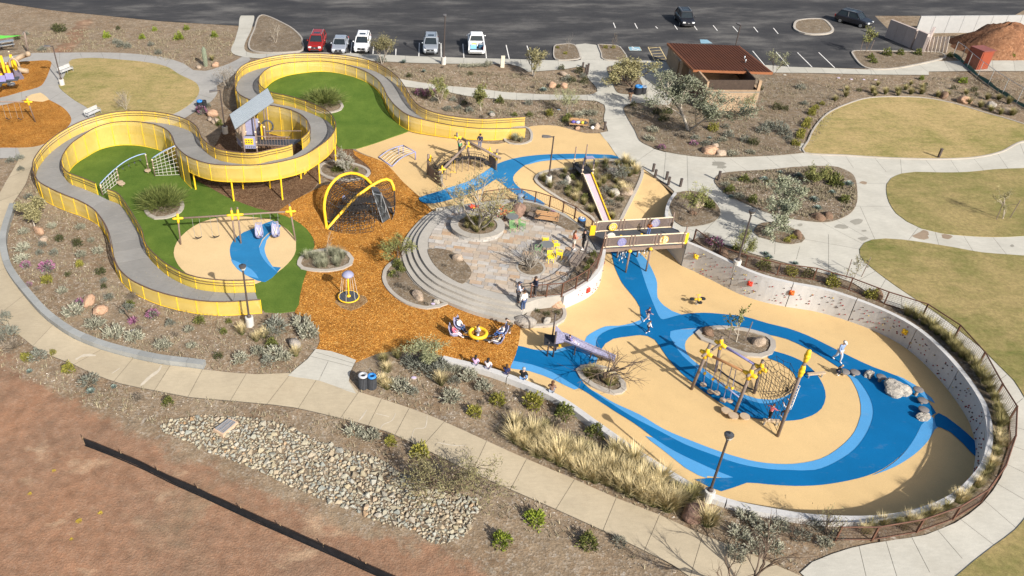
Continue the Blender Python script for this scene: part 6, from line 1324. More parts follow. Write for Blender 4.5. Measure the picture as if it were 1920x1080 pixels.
t = thing('bag','white bag on the ground right of the cluttered wooden bench','bag',bq+d*1.4); m = MB(); m.ell(bq+d*1.4+UZ*.16,(.22,.18,.17)); m.build('body',M_WHITE,t,True); m = MB(); m.tube([bq+d*1.3+UZ*.28,bq+d*1.4+UZ*.4,bq+d*1.5+UZ*.28],.02,4); m.build('handle',M_STEEL,t)
# tables and chairs
M_YCH = M('yellow_chair',(.82,.62,.03),.05,4,.45,.4); M_GCH = M('green_chair',(.17,.32,.13),.06,4,.45,.4); M_GTAB = M('grey_table',(.16,.165,.165),.1,4,.5)
def chair(c,az,mat,label,grp):
    t = thing('chair',label,'chair',c,grp); d = Vector((math.cos(R_(az)),math.sin(R_(az)),0)); f = Vector((d.y,-d.x,0)); m = MB(); m.box(c+UZ*.45,(.46,.46,.03),R_(az)); m.build('seat',mat,t)
    m = MB()
    for k in range(5): q = c-f*.22+d*(-.18+.09*k); m.bar(q+UZ*.5,q-f*.06+UZ*.84,.05,.02,f)
    m.bar(c-f*.28-d*.22+UZ*.84,c-f*.28+d*.22+UZ*.84,.03,.05); m.build('backrest',mat,t)
    for a in (-1,1):
        for b in (-1,1): q = c+d*.2*a+f*.2*b; m = MB(); m.bar(q,q+UZ*.44,.035,.035,f); m.build('leg',mat,t)
        m = MB(); m.bar(c+d*.23*a-f*.22+UZ*.66,c+d*.23*a+f*.2+UZ*.66,.04,.03); m.bar(c+d*.23*a+f*.2+UZ*.66,c+d*.23*a+f*.2+UZ*.44,.03,.03,f); m.build('armrest',mat,t)
for px,py,az,lb in ((1021,460,175,'yellow chair behind the grey plaza table'),(1041,468,100,'yellow chair on the right side of the grey plaza table'),(1048,485,70,'yellow chair standing apart at the right of the plaza table'),(1031,491,10,'yellow chair in front of the grey plaza table')): chair(T(px,py,.02),az,M_YCH,lb,'yellow cafe chairs on the plaza')
for px,py,az,lb in ((957,411,190,'green chair behind the dark round table near the planter'),(960,434,10,'green chair in front of the dark round table near the planter'),(978,430,60,'green chair right of the dark round table near the planter'),(1007,476,260,'green chair beside the grey table with yellow chairs')): chair(T(px,py,.02),az,M_GCH,lb,'green cafe chairs on the plaza')
for px,py,lb in ((1024,473,'grey round table among the yellow chairs'),(959,420,'dark round table among the green chairs')):
    c = T(px,py,.02); t = thing('table',lb,'table',c); m = MB(); m.lathe([(.02,.7),(.52,.71),(.52,.74),(.02,.745)],c,22); m.build('tabletop',M_GTAB,t); m = MB(); m.cyl(c,c+UZ*.7,.05,n=8); m.lathe([(.28,0),(.28,.03),(.06,.06)],c,12); m.build('pedestal',M_GTAB,t)
# red flower sculptures
def flower(c,s_,label,col):
    t = thing('flower_sculpture',label,'sculpture',c); m = MB(); m.cyl(c,c+UZ*.5*s_,.05,n=6); m.build('stem',M_DKPOST,t)
    for k in range(7):
        a = k*6.283/7+.3; d = Vector((math.cos(a),math.sin(a),0)); s2 = Vector((-d.y,d.x,0)); b = c+UZ*.45*s_
        P = [b+d*.06,b+d*.38*s_+s2*.2*s_+UZ*.3*s_,b+d*.8*s_+UZ*.42*s_,b+d*.38*s_-s2*.2*s_+UZ*.3*s_,b+d*.4*s_+UZ*.2*s_]; m = MB(); m.add(P,[(0,4,1),(4,2,1),(0,3,4),(4,3,2)]); m.add([p-UZ*.03 for p in P],[(1,4,0),(1,2,4),(4,3,0),(2,3,4)]); m.build('petal',col,t)
    m = MB(); m.ell(c+UZ*.55*s_,(.12*s_,)*3); m.build('centre',M_YP,t,True)
M_RED = M('flower_red',(.50,.07,.035),.12,5,.5,.4); M_ORED = M('flower_orange_red',(.68,.13,.04),.1,5,.5,.4)
flower(T(888,397,.02),.65,'red metal flower sculpture behind the round planter tree',M_RED); flower(T(935,398,.02),.65,'red metal flower sculpture behind the child in white',M_RED); flower(T(946,411,.02),.85,'large orange red flower sculpture beside the child in white',M_ORED)
# bike rack, monument, valve lids, drain
c = T(1088,527,.02); t = thing('bike_rack','black looped bike rack in the plaza planting strip','bike rack',c)
for k,x in enumerate((-.55,.0,.55)): m = MB(); q = c+Vector((x,.12*k,0)); m.tube([q+Vector((.24*math.cos(a),0,.45+.45*math.sin(a))) for a in np.linspace(0,2*math.pi,19)[:-1]],.03,6,closed=True); m.build('loop',M_BLK,t,True)
c = Bp(941.7,126); t = thing('stone_marker','cream stone marker post beside the parking sidewalk','marker'
,c); m = MB(); m.box(c+UZ*.65,(.45,.35,1.3),0,None,.92); m.build('shaft',M('cream_stone',(.58,.53,.42),.12,3,.85,bmp=.3),t); m = MB(); m.box(c+UZ*1.31,(.46,.36,.06)); m.build('cap',M('cream_stone',(.58,.53,.42)),t)
M_LID = M('lavender_lid',(.50,.42,.58),.06,3,.6); M_BLID = M('blue_lid',(.22,.36,.50),.06,3,.6)
for px,py,mt,lb in ((1572,147,M_LID,'lavender valve box lid at the left of the row of four by the parking walk'),(1596,149.5,M_LID,'lavender valve box lid, second of the row of four by the parking walk'),(1619,150,M_LID,'lavender valve box lid, third of the row of four by the parking walk'),(1641,150.5,M_LID,'lavender valve box lid at the right of the row of four by the parking walk'),(776,709.5,M_LID,'round lavender valve lid in the bed behind the twin litter bin'),(812,571,M_LID,'round lavender valve lid in the crescent bed by the plaza steps'),(1335,258.5,M_BLID,'blue valve lid in the gravel below the restroom'),(1047.5,206.5,M_BLID,'blue valve lid in the gravel north of the cluttered bench'),(250,621,M_LID,'small lavender lid beside the dried agave stalk'),(1471,141,M_CONC,'pale valve box lid beside the parking walk east of the restroom'),(1468,284,M_CONC,'pale valve box lid near the northeast lawn edging')):
    c = Bp(px,py); t = thing('valve_lid',lb,'valve lid',c,'irrigation valve lids'); m = MB(); m.lathe([(.12,.0),(.12,.06),(.02,.07)],c+UZ*.03,12,1.3,.9); m.build('lid',mt,t); m = MB(); m.lathe([(.16,0),(.16,.045),(.12,.05)],c+UZ*.02,12,1.3,.9); m.build('collar',M_KERB,t)
q4 = [Bp(*p) for p in ((400,811),(430,788),(447,796),(419,822))]; c = sum(q4,Vector())/4; t = thing('drain_box','square concrete drain box with a metal grate among the riprap stones','drain',c); m = MB(); zt = max(v.z for v in q4)+.22; m.prism([(v.x,v.y) for v in q4],c.z-.3,zt); m.build('box',M('drain_concrete',(.50,.36,.25),.08,2,.9),t)
i4 = [c.xy+(v.xy-c.xy)*.78 for v in q4]
for k in range(11): s_ = k/10; a = i4[0].lerp(i4[1],s_); b = i4[3].lerp(i4[2],s_); m = MB(); m.bar((*a,zt+.02),(*b,zt+.02),.06,.03); m.build('grate_bar',M_STEEL,t)
for k in range(3): s_ = k/2; a = i4[0].lerp(i4[3],s_); b = i4[1].lerp(i4[2],s_); m = MB(); m.bar((*a,zt+.03),(*b,zt+.03),.05,.03); m.build('grate_rail',M_STEEL,t)
# silt fence
sfp = [Bp(*p) for p in ((160,834),(210,853),(275,881),(325,906),(375,928),(480,977),(530,999),(610,1034),(690,1070),(770,1106))]; SFL = smooth3(sfp,.8); t = thing('silt_fence','long low black silt fence crossing the bare red dirt','fence',sfp[3])
m = MB(); tp_ = [p+UZ*(.40+.02*math.sin(i*1.7)+.03*rnd.random())+Vector((-.06-.03*rnd.random(),.10,0)) for i,p in enumerate(SFL)]; md = [p.lerp(q,.5)+Vector((.04,-.06,-.02))*math.sin(i) for i,(p,q) in enumerate(zip(SFL,tp_))]; m.strip(SFL,md); m.strip(md,tp_); lw = [p+Vector((-.04,-.09,.015)) for p in SFL]; m.strip(lw,SFL)
m.build('fabric',M('black_fabric',(.012,.012,.014),.3,3,.8,.2),t,True)
for i in range(0,len(SFL),3): m = MB(); m.bar(SFL[i]+Vector((-.05,.1,-.1)),tp_[i]+Vector((-.03,.05,.12)),.04,.04,(1,0,0)); m.build('stake',M('stake_wood',(.25,.17,.10),.1,4,.8),t)
# ================================================================== restroom building
rq = [T(1251,80.5,4.1),T(1385,85.5,4.1),T(1449,136,3.4),T(1300.5,131,3.4)]
fl_,fr_ = Bp(1312,209),Bp(1413,209.5); bd = (fr_-fl_).xy.normalized(); bn = Vector((-bd.y,bd.x))                      # front wall line, bn points away from the camera
rb = thing('restroom_building','restroom building with a sloping rust brown metal roof and tan block walls','building',Vector((fl_.x,fl_.y,0)))
def blocks_mat():
    m,nt,b = new_mat('tan_block_wall',.9,.15); co = coords(nt); mp = _n(nt,'ShaderNodeMapping'); mp.inputs['Rotation'].default_value = (R_(90),0,-math.atan2(bd.y,bd.x)); nt.links.new(co,mp.inputs[0])
    c = ramp(nt,noise(nt,co,1.2,6,.65),[(.3,(.31,.215,.135)),(.7,(.41,.29,.19))]); nt.links.new(c,b.inputs['Base Color']); bump(nt,b,noise(nt,co,9,5),.4,.03); return m
M_BLKW = blocks_mat(); M_ROOFB = M('rust_brown_roof',(.075,.027,.013),.1,.8,.55,.35,stain=(.085,.03,.014)); M_INSHADE = M('painted_interior_shade',(.06,.042,.032),.2,3,.8)
M_BLKW2 = M('tan_block_b',(.36,.26,.17),.14,2,.9,bmp=.4)
FR = Vector((fr_.x,fr_.y)); W_ = 5.4; D_w = 5.4; hw = 2.35
corner = [FR,FR-bd*W_,FR-bd*W_+bn*D_w,FR+bn*D_w]
def wallseg(a,b,z0,z1,th,mat,nm): m = MB(); m.bar((a.x,a.y,(z0+z1)/2),(b.x,b.y,(z0+z1)/2),th,z1-z0); return m.build(nm,mat,rb)
def blockwall(a,b,z0,z1,th):
    L = (b-a).length; rows = int((z1-z0)/.2); d = (b-a)/L; core = wallseg(a,b,z0,z1-.01,th-.03,M_MORTAR,'wall')
    meshes = MB()
    for r in range(rows):
        x = -.2 if r % 2 else 0
        while x < L-.02:
            x0,x1 = max(x,0)+.006,min(x+.4,L)-.006
            if x1-x0 > .05: c0,c1 = a+d*x0,a+d*x1; z = z0+(r+.5)*.2; meshes.bar((c0.x,c0.y,z),(c1.x,c1.y,z),th+.008*rnd.random(),.188)
            x += .4
    kind(meshes.build('block',M_BLKW2,core),'stuff')
blockwall(corner[1],corner[0],0,hw,.2); blockwall(corner[0],corner[3],0,hw,.2); wallseg(corner[3]-bd*.1,corner[2]+bd*.1,0,3.6,.2,M_BLKW,'wall'); wallseg(corner[1]+bn*.1,corner[2]-bn*.1,0,3.3,.2,M_BLKW,'wall')
m = MB(); m.bar((*(corner[1]),hw+.04),(*(corner[0]),hw+.04),.26,.08); m.bar((*(corner[0]+bn*.12),hw+.04),(*corner[3],hw+.04),.26,.08); m.build('wall_cap',M_BLKW,rb)
inn_ = [c+(bn*.45 if i in (0,1) else Vector((0,0))) for i,c in enumerate(corner)]; wallseg(inn_[1]+bd*.1,inn_[0]-bd*.5,hw-.2,3.35,.1,M_INSHADE,'interior_shade_panel'); wallseg(inn_[0]-bd*.5,corner[3]-bd*.5,hw-.2,3.5,.1,M_INSHADE,'interior_shade_panel')  # dark panels above the half walls: the interior's shade put into their colour
for s_ in (.02,):
    q = corner[0].lerp(corner[1],s_)+bn*.15; m = MB(); m.box((q.x,q.y,2.9),(.3,.3,1.1),math.atan2(bd.y,bd.x)); m.build('pier',M_BLKW,rb)
wq = corner[1]-bd*2.3+bn*1.2
for q in (Bp(1277,158),): m = MB(); m.box((q.x,q.y,1.6),(.8,.8,3.2),math.atan2(bd.y,bd.x)); m.build('pier',M_BLKW,rb)
wallseg(Bp(1250,116).xy,Bp(1268,148).xy,0,2.2,.2,M_BLKW,'screen_wall')
for k,s_ in enumerate((.3,.65)): q = corner[1].lerp(corner[2],s_)-bd*.13; m = MB(); m.box((q.x,q.y,1.05),(.06,.95,2.1),math.atan2(bd.y,bd.x)); o = m.build('door',M('door_brown',(.12,.06,.035),.1,3,.5),rb); m = MB(); q2 = q-bd*.06+bn*.3; m.ell((q2.x,q2.y,1.0),(.04,.04,.04)); m.build('handle',M_STEEL,o)
q = Bp(1248,146).xy; m = MB(); m.box((q.x,q.y,.55),(.4,.35,1.1),math.atan2(bd.y,bd.x)); m.box((q.x-.4,q.y+.1,.42),(.35,.35,.84)); m.build('drinking_fountain',M_STEEL,rb)
m = MB(); nr = (rq[1]-rq[0]).cross(rq[3]-rq[0]).normalized(); nr = nr if nr.z > 0 else -nr; m.add([*rq,*[v-nr*.22 for v in rq]],[(0,3,2,1),(4,5,6,7),(0,1,5,4),(1,2,6,5),(2,3,7,6),(3,0,4,7)]); rf = m.build('roof',M_ROOFB,rb)
for i in range(1,24): a = rq[0].lerp(rq[1],i/24)+nr*.02; b = rq[3].lerp(rq[2],i/24)+nr*.02; m = MB(); m.bar(a,b,.03,.045,nr); m.build('seam',M_ROOFB,rf)
m = MB(); M_FAS = M('copper_fascia',(.28,.11,.05),.1,2,.5); dz = -nr*.11
for a,b in ((rq[3],rq[2]),(rq[0],rq[3]),(rq[2],rq[1])): m.bar(a+dz,b+dz,.05,.25)
m.build('fascia',M_FAS,rf)
for s_ in (.12,.36,.6,.84): a = rq[3].lerp(rq[2],s_)-nr*.32+Vector((0,.4,0)); b = a+Vector((0,2.2,.25)); m = MB(); m.bar(a,b,.12,.2); m.build('rafter',M_CREAM,rf)
for px,py in ((1395.5,110),(1397.5,116)): v = T(px,py,3.75); m = MB(); m.cyl(v-UZ*.1,v+UZ*.3,.07,n=8); m.build('vent_pipe',M_STEEL,rf,True)
# ================================================================== parked vehicles
def ring(y,w_,zb,zt,sh=.12): return [(-w_*.86,y,zb),(-w_,y,zb+.16),(-w_,y,zt-sh),(-w_*.88,y,zt),(w_*.88,y,zt),(w_,y,zt-sh),(w_,y,zb+.16),(w_*.86,y,zb)]
def loft(m,rings):
    n = len(rings[0])
    for a,b in zip(rings,rings[1:]): m.add(a+b,[(i,(i+1) % n,n+(i+1) % n,n+i) for i in range(n)])
    m.add(rings[0],[tuple(range(n-1,-1,-1))]); m.add(rings[-1],[tuple(range(n))]); return m
M_GLASS = M('car_glass',(.018,.024,.028),.2,3,.08,.6); M_TYRE = M('tyre',(.018,.018,.018),.1,6,.9); M_RIM = M('rim',(.38,.39,.4),.1,6,.35,.5,.7); M_HL = M('headlight',(.75,.76,.76),.05,6,.15,.6); M_TL = M('taillight',(.35,.02,.015),.05,6,.3); M_GRILL = M('grille',(.03,.03,.032),.1,8,.5)
def vehicle(px,py,kind_,col,label,away=False,nm='parked_car',cat='car',dirv=None,met=.25):
    g = Bp(px,py); yv = Vector((*(dirv or kn),0)); yaw = math.atan2(-yv.x,yv.y); paint = M('paint_'+label[:18].replace(' ','_'),col,.03,2,.28,.5,met)
    S_ = {'suv': dict(L=4.65,W=.93,H=1.70,belt=1.06,hood=.98,A0=-1.15,A1=-.45,C0=2.1,C1=1.75),'sedan': dict(L=4.5,W=.90,H=1.46,belt=.93,hood=.86,A0=-1.1,A1=-.35,C0=1.75,C1=.95),'truck': dict(L=5.7,W=1.0,H=1.88,belt=1.22,hood=1.18,A0=-1.35,A1=-.75,C0=.75,C1=.6)}[kind_]
    L,W_ = S_['L'],S_['W']; hl = L/2; t = thing(nm,label,cat,(0,0,0),'cars parked along the kerb'); ORG[t.name] = Vector((0,0,0)); bt,hd = S_['belt'],S_['hood']
    m = MB()
    if kind_ == 'truck': loft(m,[ring(-hl,W_*.8,.45,.8),ring(-hl+.12,W_*.94,.38,hd-.12),ring(-hl+.5,W_,.36,hd-.03),ring(S_['A0'],W_,.36,hd+.04),ring(.85,W_,.36,bt)])
    else: loft(m,[ring(-hl,W_*.72,.34,.62,.1),ring(-hl+.1,W_*.88,.28,hd-.22),ring(-hl+.35,W_*.97,.26,hd-.07),ring(S_['A0'],W_,.26,hd+.06),ring(.2,W_,.26,bt),ring(hl-.6,W_,.27,bt if kind_ == 'suv' else bt-.02),ring(hl-.12,W_*.93,.32,bt-.05 if kind_ == 'suv' else bt-.12),ring(hl,W_*.8,.42,bt-.25)])
    m.build('body',paint,t,True).data.polygons.foreach_set('use_smooth',[False]*len(t.children[0].data.polygons))
    wb,wt = W_*.88,W_*.72; zb,zt = bt-.03,S_['H']-.06; q = [(-wb,S_['A0'],zb-.05),(wb,S_['A0'],zb-.05),(wb,S_['C0'],zb),(-wb,S_['C0'],zb),(-wt,S_['A1'],zt),(wt,S_['A1'],zt),(wt,S_['C1'],zt),(-wt,S_['C1'],zt)]
    m = MB(); m.add(q,[(0,1,5,4),(1,2,6,5),(2,3,7,6),(3,0,4,7),(4,5,6,7)]); m.build('windows',M_GLASS,t)
    m = MB(); w3 = wt+.03; e = .06; top = [(-w3,S_['A1']-e,zt),(w3,S_['A1']-e,zt),(w3,S_['C1']+e,zt),(-w3,S_['C1']+e,zt)]; tp2 = [(x*.9,y*.96 if abs(y) > .5 else y,zt+.07) for x,y,z in top]; m.add(top+tp2,[(0,1,5,4),(1,2,6,5),(2,3,7,6),(3,0,4,7),(4,5,6,7),(3,2,1,0)]); rf = m.build('roof',paint,t)
    m = MB()
    for i,j in ((0,4),(1,5),(2,6),(3,7)): m.bar(Vector(q[i])*1.0,Vector(q[j]),.09,.07)
    for sx in (0,1): a = Vector(q[sx]).lerp(Vector(q[3-sx]),.52); b = Vector(q[4+sx]).lerp(Vector(q[7-sx]),.52); m.bar(a,b,.07,.09)
    m.build('pillars',paint,t)
    if kind_ == 'suv':
        m = MB()
        for sx in (-1,1): m.bar((sx*wt*.92,S_['A1']+.2,zt+.12),(sx*wt*.92,S_['C1']-.1,zt+.12),.04,.04)
        m.build('roof_rails',M_STEEL,rf)
        m = MB(); m.box((0,S_['A1']+.75,zt+.075),(.75,.6,.012)); m.build('sunroof',M_GLASS,rf)
    for sx in (-1,1):
        m = MB(); m.ell((sx*(W_+.1),S_['A0']+.25,bt+.08),(.12,.07,.08),None,6,4); m.build('wing_mirror',paint,t,True)
        m = MB(); m.box((sx*W_*.62,-hl+.12,hd-.24),(.34,.2,.15),sx*.3); m.build('headlight',M_HL,t)
        m = MB(); m.box((sx*W_*.86,hl-.06,bt-.2),(.12,.1,.34)); m.build('taillight',M_TL,t)
        for yw in (-hl+.88,hl-.95):
            r = .34 if kind_ != 'truck' else .39; m = MB(); m.tube([(sx*(W_-.22),yw,r),(sx*(W_+.015),yw,r)],r,16); wh = m.build('wheel',M_TYRE,t); m = MB(); m.tube([(sx*(W_+.0),yw,r),(sx*(W_+.03),yw,r)],r*.62,10); m.build('rim',M_RIM,wh)
    m = MB(); m.box((0,-hl+.05,hd-.32),(W_*.95,.12,.2)); m.box((0,-hl+.0,.42),(W_*1.1,.1,.14)); m.build('grille',M_GRILL,t)
    m = MB(); m.box((0,-hl-.03,hd-.3),(.18,.03,.1)); m.build('badge',M_STEEL,t)
    if kind_ == 'truck':
        m = MB(); y0,y1 = .86,hl; zf,zr = .78,bt+.02
        m.box((0,(y0+y1)/2,zf-.16),(W_*1.9,y1-y0,.3)); m.build('bed_floor',M_DKGREY,t)
        for sx in (-1,1): m = MB(); m.box((sx*(W_-.08),(y0+y1)/2,(.4+zr)/2),(.16,y1-y0,zr-.4)); m.build('bed_side',paint,t)
        m = MB(); m.box((0,hl+.22,.72),(W_*1.7,.5,.07)); m.build('tailgate',paint,t); m = MB(); m.box((0,hl+.06,.5),(W_*1.85,.16,.2)); m.build('bumper',M_HL,t)
    off = hl+.1
    c = g+yv*off; t.location = c; t.rotation_euler = (0,0,yaw if not away else yaw+math.pi); return t
vehicle(590,101,'suv',(.30,.018,.015),'red suv parked leftmost behind the yellow walkway'); vehicle(634,104.5,'sedan',(.42,.45,.50),'silver blue sedan parked between the red and white cars',met=.5); vehicle(676.5,103,'suv',(.72,.73,.74),'white suv parked third from the left in the lot',met=0); vehicle(806.5,105.5,'suv',(.36,.39,.43),'grey suv with sunroof parked beside the kerb lamp',met=.45)
tk = vehicle(893,106,'truck',(.72,.73,.74),'white pickup truck parked tail first with a loaded open bed',True,'pickup_truck','pickup truck',met=0)
vehicle(1290,54,'suv',(.02,.02,.025),'black suv parked in the far row behind the restroom roof',met=.2); vehicle(1632,54,'suv',(.02,.022,.03),'black suv parked beside the concrete enclosure',met=.2,dirv=Vector((-.6,.8)))
tl = tk.location; bx_ = Vector((kd.x,kd.y,0)); by_ = Vector((kn.x,kn.y,0))
def cargo(nm,u,v,sz,col,lb,rnd_=False):
    c = tl+bx_*u-by_*v+UZ*(.8+sz[2]/2); t = thing(nm,lb,nm.replace('_',' '),c); m = MB()
    if rnd_: m.ell(c,(sz[0]/2,sz[1]/2,sz[2]/2),None,9,6)
    else: m.box(c,sz,math.atan2(kd.y,kd.x))
    m.build('body',M('cargo_'+lb[:14].replace(' ','_'),col,.12,4,.6),t,rnd_); m = MB(); m.box(c+UZ*sz[2]/2,(sz[0]*.85,sz[1]*.2,.05),math.atan2(kd.y,kd.x)); m.build('strap',M_WHITE,t)
cargo('cooler',-.4,2.35,(.75,.5,.42),(.18,.42,.62),'light blue cooler at the open tail of the pickup bed'); cargo('duffel_bag',-.25,1.5,(.9,.55,.4),(.8,.5,.03),'yellow duffel bag in the pickup bed',True); cargo('duffel_bag',.2,1.35,(.7,.4,.35),(.55,.08,.04),'orange red duffel bag in the pickup bed',True); cargo('crate',.5,1.9,(.5,.7,.4),(.03,.08,.14),'dark blue crate in the right of the pickup bed'); cargo('water_jug',.1,1.9,(.25,.25,.45),(.7,.72,.75),'white water jug standing in the pickup bed',True)
# ================================================================== northeast enclosure, container, dirt
M_PINKC = concrete_mat('pinkish_concrete',(.42,.35,.32),(.34,.28,.26),.04)
e0 = Bp(1660,62); t = thing('concrete_enclosure','pinkish concrete screen wall enclosure at the northeast corner of the lot','wall',e0)
EN = [Bp(1672,78),Bp(1724,105),Bp(1745,88),Bp(1790,70)]
for a,b,h in ((Bp(1660,70),Bp(1708,90),2.3),(Bp(1711,91),Bp(1729,99),2.3),(Bp(1729,100),Bp(1741,80),2.0)):
    L = (b-a).length; n = max(1,round(L/1.5))
    for i in range(n): m = MB(); p,q = a.lerp(b,(i+.01)/n),a.lerp(b,(i+.99)/n); m.bar(p+UZ*h/2,q+UZ*h/2,.3,h); m.build('wall_panel',M_PINKC,t)
a,b = Bp(1730,99),Bp(1772,99); t = thing('plywood_boards','pale plywood boards leaning in a row against the enclosure','boards',a)
for k in range(7): p = a.lerp(b,k/6); m = MB(); m.bar(p,p+Vector((.25,.9,1.7)),.5,.03,(1,0,0)); m.build('board',M('pale_board',(.52,.47,.42),.2,3,.8,per_obj=.2),t)
a,b = Bp(1715,62),Bp(1930,60); t = thing('white_wall','long white panelled wall at the far northeast','wall',a)
for k in range(8): p,q = a.lerp(b,(k+.01)/8),a.lerp(b,(k+.99)/8); m = MB(); m.bar(p+UZ*1.1,q+UZ*1.1,.2,2.2); m.build('wall_panel',M('white_panel',(.36,.36,.355),.06,2,.7),t)
c = Bp(1828,126); t = thing('steel_locker','rust red steel locker box behind the chain link fence','container',c); m = MB(); m.box(c+UZ*1.1,(1.6,1.9,2.2),R_(12)); bdy = m.build('body',M('locker_red',(.24,.055,.03),.15,1.5,.55,.4,stain=(.16,.05,.035)),t); m = MB(); m.box(c+Vector((.1,0,2.23)),(1.7,2.0,.08),R_(12)); m.build('lid',M('locker_lid',(.22,.075,.06),.1,2,.5),t)
m = MB(); m.box(c+Vector((.18,-.96,1.1)),(1.2,.04,1.9),R_(12)); m.build('door',M('locker_door',(.27,.06,.03),.1,2,.5),t)
def mound(nm,label,px,py,rx,ry,h,mat,cat):
    c = Bp(px,py); m = MB(); n = 26; k = 10; V = []; Fs = []; r_ = random.Random(px)
    ph = [r_.random()*6 for _ in range(6)]
    for i in range(k+1):
        s_ = i/k
        for j in range(n): a = 2*math.pi*j/n; w_ = 1+.12*math.sin(3*a+ph[0])+.08*math.sin(7*a+ph[1]+i); V.append(c+Vector((rx*s_*w_*math.cos(a),ry*s_*w_*math.sin(a),h*(1-s_*s_)**1.3*(1+.08*math.sin(5*a+ph[2]+i*1.3))-.1)))
    for i in range(k):
        for j in range(n): Fs.append((i*n+j,(i+1)*n+j,(i+1)*n+(j+1) % n,i*n+(j+1) % n))
    m.add(V,Fs); o = m.build(nm,mat,None,True); o['kind'] = 'structure'; return o
M_DIRT = gravel_mat('dirt_pile',(.235,.115,.06),(.15,.07,.04),((.3,.17,.1),(.08,.04,.025)),.5,5)
mound('dirt_mound','',1875,92,6.2,4.2,3.2,M_DIRT,'dirt')
CF = [Bp(*p) for p in ((1786,106),(1800,116),(1812,128),(1832,145),(1852,160),(1878,178),(1905,195),(1940,215))]
fence('chain_link_fence','leaning chain link fence with green netting at the northeast corner',CF,1.8,None,M_STEEL,.025,True,.005,'fence',.05)
m = MB(); cf = smooth3(CF,.5); m.strip([p+Vector((.06,.05,.03)) for p in cf],[p+Vector((.1,.2,.42+.08*math.sin(i*.9))) for i,p in enumerate(cf)]); tag(m.build('green_netting',M('green_net',(.05,.16,.13),.2,2,.8)),'torn green netting strip along the foot of the chain link fence','netting')
pic = Bp(14,88); t = thing('picnic_table','grey picnic table under the green shade sail','table',pic); m = MB(); m.box(pic+UZ*.74,(1.8,.8,.06),.5); m.build('tabletop',M_STEEL,t)
for s_ in (-1,1): m = MB(); m.box(pic+Vector((s_*.3,-s_*.6,.44)),(1.8,.3,.05),.5); m.build('seat',M_STEEL,t); m = MB(); m.box(pic+Vector((s_*.6,s_*.3,.37)),(.08,1.2,.7),.5); m.build('leg',M_DKGREY,t)
